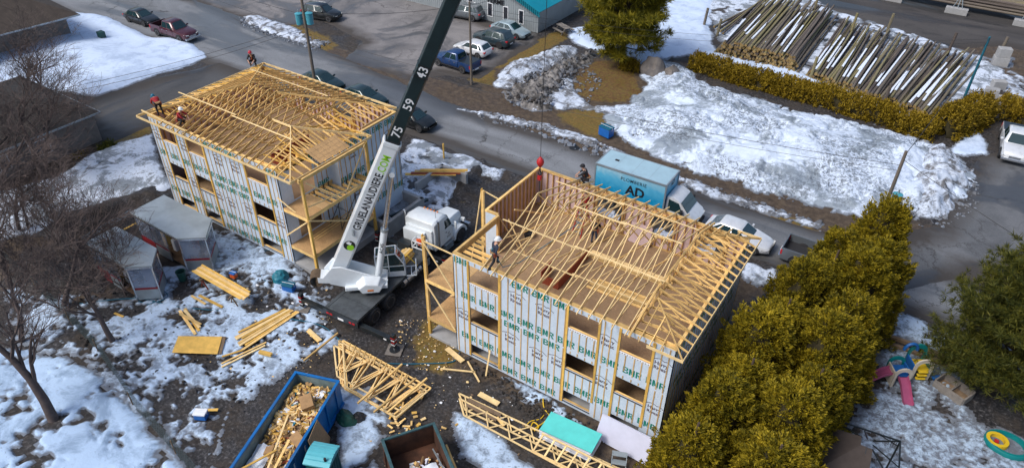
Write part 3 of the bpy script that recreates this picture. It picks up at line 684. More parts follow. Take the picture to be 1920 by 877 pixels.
    if not mirror:
        brace((-1.95, -.03, 6.8), (-.05, -.03, 4.3)); brace((-1.95, -.03, 4.0), (-.05, -.035, 1.5)); brace((-1.95, .03, 6.75), (-.03, .03, 6.7), .07)
        brace((-2.07, 5.4, 6.9), (-3.6, 6.2, .2)); brace((-2.0, 5.5, 6.9), (-S-.02, 5.5, 6.7), .07)
        brace((-.05, 1.2, 3.4), (-1.9, 2.0, 1.6)); brace((.5, 8.8, F_UP), (.2, 5.4, 6.5)); brace((.6, 4.2, 6.7), (1.5, 4.6, F_UP), .07)
        brace((-.2, 4.3, 6.6), (.9, 4.9, F_UP+.0), .06)
        # basement stair stringers below deck
        for k in range(3): brace((-.4-.5*k, .6, 1.2), (-.4-.5*k, 4.2, -.0), .2, 'lumber', 'stair_stringer')
    else:
        brace((-2.06, .3, 6.6), (-2.06, 2.6, 4.3)); brace((-2.07, .05, 4.1), (-2.07, 4.4, 1.6)); brace((-1.95, -.05, 4.0), (.15, -.05, 2.2)); brace((-2.07, 5.2, 6.8), (-2.07, 3.2, 4.4)); brace((-2.07, 5.2, 3.9), (-2.07, 3.3, 1.6))
        brace((-1.0, .1, 4.2), (.3, -.05, 4.9), .07); brace((-2.07, .2, 5.0), (-2.07, 4.6, 4.3), .08)
        bx(MB(), -2.0, -1.9, -.1, 5.5, H-.22, H-.02).build('porch_beam', 'lumber', root); bx(MB(), -1.9, .0, -.02, .08, H-.22, H-.02).build('porch_beam', 'lumber', root)
        # planks and a long bench board on the lower deck
        for k in range(3): brace((-.9-.22*k, .9, F_LO+.3), (-.9-.22*k, 4.6, F_LO+.34), .05, 'lumber', 'scaffold_plank')
        for k, (a, b_) in enumerate(((-.5, 2.9), (-.5, 4.4), (-1.5, 2.9), (-1.5, 4.4))): brace((a, b_, F_LO-.1), (a, b_, F_LO+1.9), .03, 'steel_dark', 'scaffold_post')
        for a in (-.5, -1.5): brace((a, 2.9, F_LO), (a, 4.4, F_LO+1.7), .025, 'steel_dark', 'scaffold_brace'); brace((a, 4.4, F_LO), (a, 2.9, F_LO+1.7), .025, 'steel_dark', 'scaffold_brace')
    # roof framing -------------------------------------------------------------
    e = .45
    def hipz(x, y): return HEEL+min(y+e, D-y+e, x+e, L-x+e)*SLOPE-e*SLOPE*0
    if roof == 'open':
        tf = lambda y: -e*SLOPE*0+(min(y+e, D-y+e))*SLOPE-.02
        me = truss_mesh(0, D, lambda y: (min(y+e, D-y+e))*SLOPE-.1, lambda y, z: (0, y, z+H)).mesh('truss', 'lumber_pale')
        x = 2.0
        while x < 9.9:
            o = put('truss', me, root, loc=(x+rnd.uniform(-.02, .02), 0, 0)); o.rotation_euler = (0, rnd.uniform(-.006, .006), 0); x += .6
        gx = 10.0; gh = (L-gx+e)*SLOPE-.1
        for g2 in (0, .05):
            me2 = truss_mesh(0, D, lambda y: min(min(y+e, D-y+e)*SLOPE-.1, gh), lambda y, z: (gx+g2, y, z+H), n_web=7).build('girder_truss', 'lumber', root)
        y = .15
        while y < D:
            top = min(gh, min(y+e, D-y+e)*SLOPE-.1); x0 = gx if top >= gh-.01 else L+e-(top+.1)/SLOPE
            mb = MB(); P = lambda x, z: (x, y, z+H)
            mb.bar(P(gx+.1, .045), P(L-.02, .045), .04, .085); 
            mb.bar(P(max(gx+.1, x0), top+.04), P(L+e, -.1+.045), .042, .088)
            mb.bar(P(gx+.12, .05), P(gx+1.0, (L+e-gx-1.0)*SLOPE*.95-.1 if top > .5 else top*.6), .04, .06); mb.bar(P(gx+1.0, min(top, (L+e-gx-1.0)*SLOPE-.1)), P(gx+1.45, .05), .04, .06)
            mb.bar(P(gx+.14, .05), P(gx+.14, top), .04, .06)
            mb.build('jack_truss', 'lumber', root); y += .56
        for yc, s_ in ((0, 1), (D, -1)):       # hip boards at the corners and little fans of jacks
            MB().bar((gx+.3, yc+s_*(L-gx-.3), H+gh-.05), (L+e, yc-s_*e, H-.05), .04, .1).build('hip_board', 'lumber', root)
            for k in range(3): MB().bar((gx+.5+.5*k, yc+s_*(L-gx-.5-.5*k), H+gh-.1-.16*k), (gx+.5+.5*k, yc-s_*e, H-.06), .04, .085).build('jack_rafter', 'lumber', root)
        MB().bar((L+e+.02, -e-.02, H-.07), (L+e+.02, D+e, H-.07), .03, .15).build('fascia', 'lumber_pale', root)
        MB().bar((10.9, -e-.035, H-.07), (L+e+.035, -e-.035, H-.07), .03, .15).build('fascia', 'lumber_pale', root); MB().bar((11.3, D+e+.02, H-.07), (L+e+.03, D+e+.02, H-.07), .03, .15).build('fascia', 'lumber_pale', root)
        for (yy, zz, xa, xb) in ((2.6, None, 1.3, 10.2), (1.7, .1, 2.5, 9.9), (4.78, None, 4.2, 10.0), (7.6, None, 1.5, 9.9)):
            z = H+(min(yy+e, D-yy+e)*SLOPE-.1+.1 if zz is None else zz)
            MB().bar((xa, yy, z), ((xa+xb)/2, yy, z), .085, .022).build('lateral_brace', 'lumber_pale', root); MB().bar(((xa+xb)/2-.3, yy+.1, z+.003), (xb, yy+.1, z+.003), .085, .022).build('lateral_brace', 'lumber_pale', root)
        for k in range(5): MB().bar((2.2+1.6*k, 3.0, H+.25), (3.4+1.6*k, 6.6, H+.3), .03, .07).build('diagonal_brace', 'lumber', root)
    else:
        def topz(x): return lambda y: min(min(y+e, D-y+e), x+e, L-x+e)*SLOPE-.1
        x = 1.8
        while x < L-1.7:
            me = truss_mesh(0, D, topz(x), lambda y, z: (0, y, z+H), n_web=6); o = me.build('truss', 'lumber', root); o.location = (x, 0, 0); x += .6
        for sx, gx in ((1, 1.8), (-1, L-1.8)):
            y = .15
            while y < D:
                top = min((1.8+e)*SLOPE, min(y+e, D-y+e)*SLOPE)-.1; mb = MB(); xe = -e if sx > 0 else L+e; x0 = xe+sx*(top+.1)/SLOPE
                if not (sx < 0 and y < 5.8) or True:
                    mb.bar((gx, y, H+.045), (gx-sx*1.8, y, H+.045), .04, .085); mb.bar((x0, y, H+top+.04), (xe, y, H-.06), .042, .088)
                    mb.bar((gx-sx*.1, y, H+.05), (gx-sx*.7, y, H+min(top, (1.1+e)*SLOPE-.1)), .04, .06)
                    mb.build('jack_truss', 'lumber_yellow' if rnd.random() < .4 else 'lumber', root)
                y += .58
        rl = D/2; pk = (rl+e)*SLOPE-.1
        for (cx, cy, ax) in ((-e, -e, 1), (-e, D+e, 1), (L+e, D+e, -1)):
            yy = cy+(rl+e)*(1 if cy < 0 else -1); MB().bar((cx, cy, H-.05), (cx+ax*(rl+e), yy, H+pk+.05), .045, .12).build('hip_board', 'lumber', root)
        # fascia boards
        xe = L+1.73; ye0, ye1 = -e+.08, 6.15
        MB().bar((-e-.02, -e-.02, H-.07), (xe, -e-.02, H-.07), .03, .16).build('fascia', 'lumber_pale', root); MB().bar((-e-.02, D+e+.02, H-.07), (L+e+.02, D+e+.02, H-.07), .03, .16).build('fascia', 'lumber_pale', root)
        MB().bar((-e-.02, -e, H-.07), (-e-.02, D+e, H-.07), .03, .16).build('fascia', 'lumber_pale', root); MB().bar((L+e+.02, ye1+.5, H-.07), (L+e+.02, D+e, H-.07), .03, .16).build('fascia', 'lumber_pale', root)
        MB().bar((xe+.02, -e-.035, H-.07), (xe+.02, ye1, H-.07), .03, .16).build('fascia', 'lumber_pale', root); MB().bar((L+e, ye1+.02, H-.07), (xe+.035, ye1+.02, H-.07), .03, .16).build('fascia', 'lumber_pale', root)
        # porch roof: small hip running out of the main roof
        hw = (ye1+e)/2; ax_, ay_, az_ = xe-hw, -e+hw, H-.1+hw*SLOPE
        MB().bar((xe, -e, H-.04), (ax_, ay_, az_+.06), .05, .13).build('hip_board', 'lumber_pale', root); MB().bar((xe, ye1, H-.04), (ax_, ay_, az_+.06), .05, .13).build('hip_board', 'lumber_pale', root)
        MB().bar((ax_, ay_, az_+.06), (ax_-1.6, ay_, az_+.06), .05, .13).build('ridge_board', 'lumber_pale', root)
        y = -e+.4
        while y < ye1-.2:
            d = min(y+e, ye1-y); MB().bar((xe, y, H-.06), (xe-d, y, H-.1+d*SLOPE+.04), .042, .09).build('rafter', 'lumber', root)
            MB().bar((xe-.05, y, H+.02), (L-.2, y, H+.05), .04, .085).build('ceiling_joist', 'lumber_yellow', root); y += .6
        x = xe-.5
        while x > ax_:
            d = xe-x; MB().bar((x, -e, H-.06), (x, -e+d, H-.1+d*SLOPE+.04), .042, .09).build('rafter', 'lumber', root); MB().bar((x, ye1, H-.06), (x, ye1-d, H-.1+d*SLOPE+.04), .042, .09).build('rafter', 'lumber_yellow', root); x -= .6
        MB().bar((ax_, ay_, az_), (ax_, ay_, H), .06, .06).build('king_post', 'lumber', root)
        sh = MB(); x0, x1 = xe-.08, xe-1.3; zf = lambda x: H-.06+(xe-x)*SLOPE+.055
        sh.rect([(x0, 1.95, zf(x0)), (x0, 4.39, zf(x0)), (x1, 4.39, zf(x1)), (x1, 1.95, zf(x1))], .012); sh.build('roof_sheet', 'osb', root)
        cl = MB()
        for k in range(6): yy = 1.95+2.44*(k+.5)/6; cl.bar((x0, yy, zf(x0)+.014), (x1, yy, zf(x1)+.014), .012, .004)
        for k in range(1, 4): xx = x0+(x1-x0)*k/4; cl.bar((xx, 1.97, zf(xx)+.015), (xx, 4.37, zf(xx)+.015), .008, .004)
        cl.build('chalk_line', 'old_wood', root)
        for (yy, xa, xb) in ((2.2, .6, 6.3), (2.05, 6.1, 11.5), (7.4, 1.4, 9.0)):
            z = H+min(yy+e, D-yy+e)*SLOPE-.1+.105; MB().bar((xa, yy, z), (xb, yy, z), .09, .022).build('lateral_brace', 'lumber_pale', root)
        MB().bar((-.3, -e+.35, H+.25), (4.3, -e+.25, H+.22), .04, .12).build('ledger_board', 'lumber_pale', root)
    # red-brown stair opening boards on the upper floor
    mb = MB(); bx(mb, 3.4, 3.44, 3.1, 4.2, F_UP+.002, F_UP+.75); bx(mb, 3.44, 4.45, 3.1, 3.14, F_UP+.002, F_UP+.55); bx(mb, 4.45, 4.49, 3.1, 6.4, F_UP+.002, F_UP+.6); mb.build('stairwell_curb', 'red_board', root)
hb = empty('framed_building', (0, 0, 0), 0, 'open-topped wood-framed building with trusses being set and pale wrap, nearest the cedars', 'building', 'buildings under construction'); house(hb, False, 'open')
ha = empty('framed_building', (-24.69, -.22, .58), 0, 'wood-framed building with complete hip roof framing, behind the crane truck', 'building', 'buildings under construction'); house(ha, True, 'hip')
# concrete stair walls beside the roofed building
def retaining(name, pts, h, th, label):
    mb = MB()
    for p, q in zip(pts[:-1], pts[1:]): mb.bar(Vector((p[0], p[1], p[2]-.2)), Vector((q[0], q[1], q[2]-.2)), th, h*2, 0, e=th/2-.002)
    o = mb.build(name, 'concrete', bevel=.02); tag(o, label, 'concrete wall'); return o
retaining('concrete_wall', [(-11.75, 5.6, .6), (-10.1, 5.6, .6), (-10.1, 9.3, .6), (-11.7, 9.3, .6)], .9, .26, 'L-shaped concrete stairwell wall beside the crane deck')
retaining('concrete_wall', [(-11.8, 10.8, .6), (-11.8, 13.8, .6), (-9.6, 13.8, .6)], .8, .24, 'concrete wall with lumber laid on it, behind the crane boom')
# ================================================================ crane truck
_wm = {}
def wheel(parent, loc, r, w, outer=-1, rim='rim_grey', name='wheel'):
    """tyre with a dished rim as its own piece; axle along local y; outer = side that shows the rim"""
    k = (round(r, 3), round(w, 3), rim)
    if k not in _wm:
        n = 20; t = MB(); pr = [(r*.62, -w/2), (r*.9, -w/2), (r, -w*.36), (r, w*.36), (r*.9, w/2), (r*.62, w/2)]
        t.loft([[(a*math.cos(2*math.pi*j/n), y, a*math.sin(2*math.pi*j/n)) for j in range(n)] for a, y in pr], cap=True)
        m_ = MB(); pr = [(r*.64, w*.505), (r*.58, w*.5), (r*.5, w*.36), (r*.22, w*.36), (r*.18, w*.48), (.001, w*.48)]
        for s_ in (1, -1): m_.loft([[(a*math.cos(2*math.pi*j/n), s_*y, a*math.sin(2*math.pi*j/n)) for j in range(n)] for a, y in pr], cap=False)
        hl = MB()
        for j in range(8):
            a = 2*math.pi*j/8
            for s_ in (1, -1): hl.box(r*.4*math.cos(a)-.05*r, r*.4*math.cos(a)+.05*r, s_*w*.365-.004, s_*w*.365+.004, r*.4*math.sin(a)-.05*r, r*.4*math.sin(a)+.05*r)
        _wm[k] = (t.mesh('tyre', 'rubber', 40), m_.mesh('rim', rim, 40), hl.mesh('rim_holes', 'rubber'))
    o = put(name, _wm[k][0], parent, loc=loc); put('rim', _wm[k][1], o); put('rim_holes', _wm[k][2], o); return o
CT = empty('crane_truck', (-6.35, -2.4, 0), R(94), 'white boom crane truck with outriggers down between the two framed buildings', 'crane truck')
CTM = Matrix.Translation((-6.35, -2.4, 0)) @ Matrix.Rotation(R(94), 4, 'Z'); CTI = CTM.inverted()
c = CT
MB().box(.2, 11.4, -.5, .5, .72, 1.08).build('chassis', 'black_paint', c)
d = MB().box(0, 7.2, -1.0, 1.0, 1.1, 1.24).build('deck', 'deck_plate', c, bevel=.01)
for s_ in (-1, 1): MB().box(0.02, 7.18, s_*1.005, s_*1.2, 1.1, 1.262).build('side_rail', 'deck_plate', d)
for x in (1.2, 2.4, 4.6, 5.8): MB().box(x, x+.02, -.99, .99, 1.2, 1.244).build('deck_seam', 'black_paint', d)
MB().box(-.12, -.0, -1.25, 1.25, .75, 1.2).build('rear_bumper', 'black_paint', c)
for y in (-.95, -.7, .7, .95): MB().box(-.135, -.121, y-.09, y+.09, .9, 1.02).build('tail_light', 'lamp_red', c)
MB().box(-.133, -.121, -.2, .2, .82, .96).build('plate', 'text_white', c)
for s_ in (-1, 1):
    for x in (1.35, 2.78): wheel(c, (x, s_*1.04, .54), .54, .56, rim='chrome')
    wheel(c, (10.55, s_*1.08, .52), .52, .34, rim='chrome')
MB().box(.7, 3.5, -1.1, 1.1, 1.07, 1.095).build('mud_guard', 'black_paint', c)
for s_ in (-1, 1):
    t = MB().tube([(4.3, s_*.95, .72), (6.1, s_*.95, .72)], .3, 16).build('fuel_tank', 'chrome', c, 40)
    for x in (4.6, 5.8): MB().tube([(x, s_*.95, .72), (x+.06, s_*.95, .72)], .308, 16).build('tank_band', 'steel_dark', t)
    MB().box(6.3, 7.0, s_*.7, s_*1.2, .5, 1.0).build('battery_box', 'galvanised', c, bevel=.02)
# cab with sleeper and hood
cab = MB()
ring = lambda x, w0, w1, z0, z1: [(x, -w0, z0), (x, w0, z0), (x, w0, z0+(z1-z0)*.55), (x, w1, z1-.12), (x, w1-.15, z1), (x, -w1+.15, z1), (x, -w1, z1-.12), (x, -w0, z0+(z1-z0)*.55)]
cab.loft([ring(7.75, 1.15, 1.1, .95, 2.95), ring(8.1, 1.18, 1.14, .95, 3.08), ring(9.0, 1.18, 1.08, .95, 3.0), ring(9.45, 1.18, .95, .95, 2.7), ring(9.75, 1.18, 1.18, .95, 1.95)])
cb = cab.build('cab', 'crane_white', c, 35, .03)
hood = MB(); hr_ = lambda x, w, z0, z1: [(x, -w, z0), (x, w, z0), (x, w, z1-.25), (x, w*.8, z1), (x, -w*.8, z1), (x, -w, z1-.25)]
hood.loft([hr_(9.72, .85, .9, 1.95), hr_(10.7, .72, .85, 1.85), (hr_(11.5, .62, .8, 1.7)), hr_(11.65, .5, .8, 1.5)]); hd = hood.build('hood', 'crane_white', c, 35, .03)
MB().box(11.64, 11.7, -.45, .45, .85, 1.45).build('grille', 'chrome', hd); MB().box(11.62, 11.85, -1.2, 1.2, .45, .78).build('front_bumper', 'chrome', c, bevel=.03)
for s_ in (-1, 1):
    fd = MB(); n = 8
    fd.loft([[(10.55+.78*math.cos(a), s_*y, .52+.72*math.sin(a)) for a in [math.pi*k/n for k in range(n+1)]] for y in (.62, 1.22)], cap=False, closed=False); fd.loft([[(10.55+rr*math.cos(a), s_*1.22, .52+rr*.92*math.sin(a)) for a in [math.pi*k/n for k in range(n+1)]] for rr in (.78, .6)], cap=False, closed=False)
    fd.build('fender', 'crane_white', c, 40)
    MB().box(11.3, 11.5, s_*.68, s_*1.0, 1.05, 1.3).build('headlight', 'lamp_clear', c, bevel=.03)
    dr = MB().box(8.75, 9.6, s_*1.182, s_*1.2, 1.0, 1.95).build('door', 'crane_white', c, bevel=.01); MB().box(8.82, 8.95, s_*1.2, s_*1.225, 1.75, 1.8).build('handle', 'chrome', dr)
    w_ = MB(); w_.rect([(8.8, s_*1.19, 2.05), (9.55, s_*1.2, 2.05), (9.38, s_*1.1, 2.58), (8.85, s_*1.125, 2.65)], .02*s_); w_.build('side_window', 'car_glass', c)
    MB().bar((9.55, s_*1.22, 1.95), (9.55, s_*1.5, 1.95), .04, .04).build('mirror_arm', 'black_paint', c); MB().box(9.5, 9.58, s_*1.42, s_*1.6, 1.75, 2.35).build('mirror', 'crane_white', c, bevel=.03)
    MB().tube([(7.98, s_*1.28, 1.0), (7.98, s_*1.28, 3.0), (7.9, s_*1.28, 3.25)], .075, 10).build('exhaust_stack', 'chrome', c, 40)
    for k in range(3): MB().box(8.6, 9.5, s_*1.05, s_*1.35, .45+.2*k, .48+.2*k).build('step', 'galvanised', c)
    pl = place_text('lettering', text_mesh('69\n2020', .22, 'text_black', .01, 0, 'CENTER'), dr, (9.18, s_*1.2035, 1.45), (-s_, 0, 0), (0, 0, 1))
ws = MB(); ws.rect([(9.72, -1.0, 2.02), (9.72, 1.0, 2.02), (9.46, .9, 2.66), (9.46, -.9, 2.66)], .025); ws.build('windshield', 'car_glass', c)
MB().box(7.6, 7.752, -1.0, 1.0, 1.1, 2.5).build('sleeper_panel', 'crane_white', cb, bevel=.03); MB().box(7.35, 7.6, -.55, 1.05, 1.25, 2.3).build('equipment_box', 'crane_white', c, bevel=.03)
for y in (-.5, -.25, 0, .25, .5): MB().box(9.0, 9.1, y-.04, y+.04, 2.985, 3.05).build('marker_light', 'lamp_amber', cb)
MB().tube([(8.4, -.8, 3.0), (8.4, -.8, 3.9)], .012, 5).build('antenna', 'wire', cb)
# rail stand and orange chain bag at the deck front
st = MB()
for x, y in ((6.6, -1.1), (6.6, -.2), (7.05, -1.1), (7.05, -.2)): st.bar((x, y, 1.25), (x, y, 2.25), .06, .06)
for z in (1.75, 2.22):
    st.bar((6.6, -1.1, z), (6.6, -.2, z), .06, .06); st.bar((7.05, -1.1, z), (7.05, -.2, z), .06, .06); st.bar((6.6, -1.1, z), (7.05, -1.1, z), .06, .06); st.bar((6.6, -.2, z), (7.05, -.2, z), .06, .06)
st.build('equipment_rack', 'crane_white', c)
bl = MB()
for k in range(14): bl.tube([(6.7+.25*random.random(), -.9+.5*random.random(), 1.95+.3*random.random()), (6.7+.25*random.random(), -.9+.5*random.random(), 2.0+.35*random.random())], .07, 6)
tag(bl.xf(CTM).build('sling_bundle', 'orange', smooth=40), 'orange sling bundle hanging in white rack behind the truck cab', 'sling bundle')
MB().box(6.55, 7.1, .0, .95, 1.25, 1.75).build('tool_chest', 'black_paint', c, bevel=.03)
# outriggers
def outrigger(x, s_, reach, jack=True):
    b_ = MB().box(x-.14, x+.14, s_*.3, s_*reach, .62, .92).build('outrigger_beam', 'black_paint', c, bevel=.01)
    MB().box(x-.1, x+.1, s_*(reach-1.4), s_*(reach+.001), .66, .885).build('inner_beam', 'steel_dark', b_)
    MB().box(x-.148, x-.141, s_*(reach-.5), s_*(reach-.3), .7, .8).build('reflector', 'text_white', b_)
    MB().box(x-.12, x+.12, s_*(reach-.02), s_*(reach+.22), .3, 1.25).build('jack_housing', 'black_paint', b_, bevel=.02)
    for k in range(4): MB().box(x-.123, x+.123, s_*(reach-.023), s_*(reach+.223), .5+.16*k, .56+.16*k).build('warning_stripe', 'lamp_red' if k % 2 else 'text_white', b_)
    MB().tube([(x, s_*(reach+.1), .1), (x, s_*(reach+.1), .4)], .07, 10).build('jack_ram', 'chrome', b_); MB().tube([(x, s_*(reach+.1), .085), (x, s_*(reach+.1), .12)], .3, 16).build('jack_pad', 'steel_dark', b_)
for x, s_, rr in ((.12, -1, 3.45), (.12, 1, 3.1), (7.3, 1, 3.1), (7.3, -1, 2.0)):
    outrigger(x, s_, rr)
    p = CTM @ Vector((x, s_*(rr+.1), 0)); z = float(terr(p.x, p.y)); pb = MB().box(-.45, .45, -.45, .45, .02, .08)
    o = pb.build('outrigger_mat', 'grey_wood', loc=(p.x, p.y, z if z < .1 else .02), bevel=.01); o.rotation_euler.z = R(94+20)
    tag(o, {(.12, -1): 'square outrigger mat under the rear jack beside the truss stack', (.12, 1): 'square outrigger mat on snow under the rear left jack', (7.3, 1): 'square outrigger mat beside the concrete stairwell wall', (7.3, -1): 'square outrigger mat under the front jack by the porch'}[(x, s_)], 'mat', 'outrigger mats')
# superstructure, laid out in the world and hung on the truck
PV = Vector((-8, -.5, 2.8)); TIP = Vector((.7, 7.15, 27.5)); BD = (TIP-PV).normalized(); AZ = Vector((BD.x, BD.y, 0)).normalized(); RTv = Vector((AZ.y, -AZ.x, 0)); BU = RTv.cross(BD).normalized()
T0 = Vector((-6.7, .4, 0))
if BU.dot(Vector((0, 0, 1))) < 0: BU = -BU
def sup(mb, name, mat, parent=c, **k): return mb.xf(CTI).build(name, mat, parent, **k)
def loc3(o, a, r_, z): return o+AZ*a+RTv*r_+Vector((0, 0, z))
sup(MB().tube([T0+Vector((0, 0, 1.25)), T0+Vector((0, 0, 1.5))], .8, 24), 'slew_ring', 'steel_dark', smooth=40)
tb = MB()
def side_poly(mb, o, pts, r0, r1, m_=0):
    mb.loft([[loc3(o, a, r_, z) for a, z in pts] for r_ in (r0, r1)], m_)
side_poly(tb, T0, [(-1.1, 1.5), (1.0, 1.5), (1.1, 1.9), (.2, 2.3), (-1.5, 3.1), (-2.0, 3.1), (-2.6, 2.4), (-2.2, 1.9)], .38, .5); side_poly(tb, T0, [(-1.1, 1.5), (1.0, 1.5), (1.1, 1.9), (.2, 2.3), (-1.5, 3.1), (-2.0, 3.1), (-2.6, 2.4), (-2.2, 1.9)], -.5, -.38)
side_poly(tb, T0, [(-1.4, 1.5), (1.05, 1.5), (1.05, 1.75), (-1.4, 1.75)], -.75, .75); side_poly(tb, T0, [(-2.9, 2.0), (-1.2, 1.75), (-1.2, 2.1), (-2.9, 2.4)], -.42, .42)
tu = sup(tb, 'turret', 'crane_white', bevel=.03)
cw = MB(); cw.loft([[loc3(T0, a, r_, z) for a, z in pts] for r_, pts in ((.5, [(-.6, 1.45), (.75, 1.45), (.95, 1.8), (.7, 2.25), (-.3, 2.4), (-.8, 1.9)]), (1.1, [(-.4, 1.5), (.55, 1.5), (.75, 1.8), (.5, 2.05), (-.2, 2.15), (-.6, 1.85)]))]); sup(cw, 'hydraulic_tank', 'crane_white', bevel=.05)
sup(MB().bar(loc3(T0, -.1, 1.112, 1.72), loc3(T0, .25, 1.112, 1.72), .01, .12), 'warning_plate', 'lamp_amber', tu)
wn = MB(); wn.tube([loc3(T0, -3.0, -.4, 2.1), loc3(T0, -3.0, .4, 2.1)], .36, 16); wn.tube([loc3(T0, -3.1, -.42, 1.7), loc3(T0, -3.1, .2, 1.7)], .2, 12); sup(wn, 'winch', 'black_paint', smooth=40)
wr = MB()
for k in range(10): wr.tube([loc3(T0, -3.0, -.36+.08*k, 2.1), loc3(T0, -3.0, -.32+.08*k, 2.1)], .385, 14)
sup(wr, 'winch_rope', 'old_wood', smooth=40)
# operator cab: framed glass
oc = T0+AZ*1.25-RTv*.95
def frame(pairs, w=.06): 
    mb = MB()
    for p, q in pairs: mb.bar(loc3(oc, *p), loc3(oc, *q), w, w)
    return mb
A_ = [(-.85, -.42, 1.35), (-.85, -.42, 2.9), (.35, -.42, 3.0), (.8, -.42, 2.2), (.85, -.42, 1.35)]; B_ = [(a, .42, z) for a, r_, z in A_]
sup(frame([(A_[i], A_[(i+1) % 5]) for i in range(5)]+[(B_[i], B_[(i+1) % 5]) for i in range(5)]+list(zip(A_, B_))+[((-.1, -.42, 1.35), (-.1, -.42, 2.95)), ((-.1, .42, 1.35), (-.1, .42, 2.95)), ((-.85, .42, 2.1), (.8, .42, 2.1))], .055), 'operator_cab_frame', 'crane_white')
og = MB(); og.loft([[loc3(oc, a*.99, r_, z) for a, _, z in A_] for r_ in (-.43, .43)]); sup(og, 'cab_glass', 'car_glass')
sup(MB().add([loc3(oc, *p) for p in ((-.84, .437, 1.36), (.8, .437, 1.36), (.8, .437, 1.7), (-.84, .437, 1.7))], [(0, 1, 2, 3)]), 'cab_door', 'crane_white'); sup(frame([((-.6, .43, 1.7), (-.3, .43, 1.7))], .12), 'seat_back', 'red')
bs = MB()
for (p, q) in (((.9, .5, 1.35), (1.5, .5, 1.35)), ((.9, -.4, 1.35), (1.5, -.4, 1.35)), ((1.5, -.4, 1.35), (1.5, .5, 1.35)), ((1.5, -.4, 1.9), (1.5, .5, 1.9)), ((1.5, -.4, 1.35), (1.5, -.4, 1.9)), ((1.5, .5, 1.35), (1.5, .5, 1.9)), ((1.2, -.4, 1.35), (1.2, .5, 1.35))): bs.bar(loc3(oc, *p), loc3(oc, *q), .05, .05)
sup(bs, 'cab_step', 'crane_white')
# boom
def boom_sec(s0, s1, w, h, name, mat, parent=c, bv=.03):
    mb = MB(); mb.loft([[PV+BD*s_+RTv*a+BU*b_ for a, b_ in ((-w/2, -h*.36), (-w*.3, -h/2), (w*.3, -h/2), (w/2, -h*.36), (w/2, h/2), (-w/2, h/2))] for s_ in (s0, s1)]); return sup(mb, name, mat, parent, bevel=bv)
bm1 = boom_sec(-.7, 8.6, .74, .9, 'boom_base', 'crane_white')
bm2 = boom_sec(8.4, 17.5, .56, .72, 'boom_extension', 'boom_black'); boom_sec(17.5, 27.6, .46, .6, 'boom_tip', 'boom_black'); boom_sec(8.45, 8.72, .8, .98, 'boom_collar', 'crane_white', bm1); boom_sec(8.72, 8.8, .66, .84, 'wear_ring', 'steel_dark', bm2)
def bt(s_, a, b_): return PV+BD*s_+RTv*a+BU*b_
for z in (12.3, 12.9): boom_sec(z+.3, z+.38, .59, .75, 'boom_rib', 'black_paint', bm2, 0)
def boom_text(txt, s0, size, mat, off, parent, bold=.02, b0=0.0, tall=1.0):
    me = text_mesh(txt, size, mat, bold, .003, 'LEFT', 1.0)
    mb = MB(); yv = RTv.cross(BD)*tall; M = Matrix([[BD[i], yv[i], RTv[i], (PV+BD*s0+RTv*off+BU*b0)[i]] for i in range(3)]+[[0, 0, 0, 1]]); mesh_copy_into(mb, me, M); mb.xf(CTI).build('lettering', mat, parent, fix=False)
    return max(v.co.x for v in me.vertices)
w1 = boom_text('GRUELANAUDIERE', 2.9, .46, 'text_black', .374, bm1, .018, 0, 1.35); boom_text('.COM', 2.9+w1+.03, .46, 'text_lime', .374, bm1, .018, 0, 1.35)
boom_text('75', 9.1, .66, 'text_white', .284, bm2, .012); boom_text('59', 10.75, .66, 'text_white', .284, bm2, .012); boom_text('43', 12.6, .66, 'text_white', .284, bm2, .012)
lgm = MB(); n = 20
for a0, a1, mt, rr in ((0, 20, 0, .33), (13, 19, 1, .2)):
    ctr = bt(1.75, .385+.004*mt, .02)+(BD*(-.12)+BU*(-.1))*mt
    lgm.add([ctr]+[ctr+BD*rr*math.cos(2*math.pi*k/n)+BU*rr*math.sin(2*math.pi*k/n) for k in range(n)], [(0, k+1, (k+1) % n+1) for k in range(n)], mt)
ctr = bt(1.85, .393, .08); lgm.add([ctr+BD*p+BU*q for p, q in ((-.05, -.12), (.12, -.12), (.12, .02), (.2, .02), (.03, .2), (-.05, .06))], [(0, 1, 2, 3, 4, 5)], 2)
lgm.xf(CTI).build('logo', ['text_black', 'text_lime', 'text_white'], bm1, fix=False)
hk = MB()
hk.bar(bt(2.5, .42, .05), bt(2.9, .42, .2), .06, .12); sup(hk, 'hose_bracket', 'galvanised', bm1)
# lift cylinder
cyb = loc3(T0, .45, .0, 1.55); cyt = bt(6.9, 0, -.62); cm = cyb.lerp(cyt, .5)
sup(MB().tube([cyb, cm], .2, 14), 'lift_cylinder', 'crane_white', smooth=40); sup(MB().tube([cm-(cyt-cyb)*.01, cyt], .13, 14), 'cylinder_rod', 'chrome', smooth=40)
sup(MB().tube([cyt-RTv*.3, cyt+RTv*.3], .16, 12), 'cylinder_pin', 'crane_white', bm1); sup(MB().tube([cm-(cyt-cyb)*.02, cm+(cyt-cyb)*.005], .225, 14), 'gland_nut', 'galvanised', smooth=40)
me = text_mesh('AC45', .3, 'text_black', .01); cdv = (cyt-cyb).normalized(); nv = (Vector(CAM)-cyb); nv = (nv-cdv*nv.dot(cdv)).normalized(); yv = nv.cross(cdv); mb = MB(); mesh_copy_into(mb, me, Matrix([[cdv[i], yv[i], nv[i], (cyb+cdv*2.1+nv*.205)[i]] for i in range(3)]+[[0, 0, 0, 1]])); mb.xf(CTI).build('lettering', 'text_black', c, fix=False)
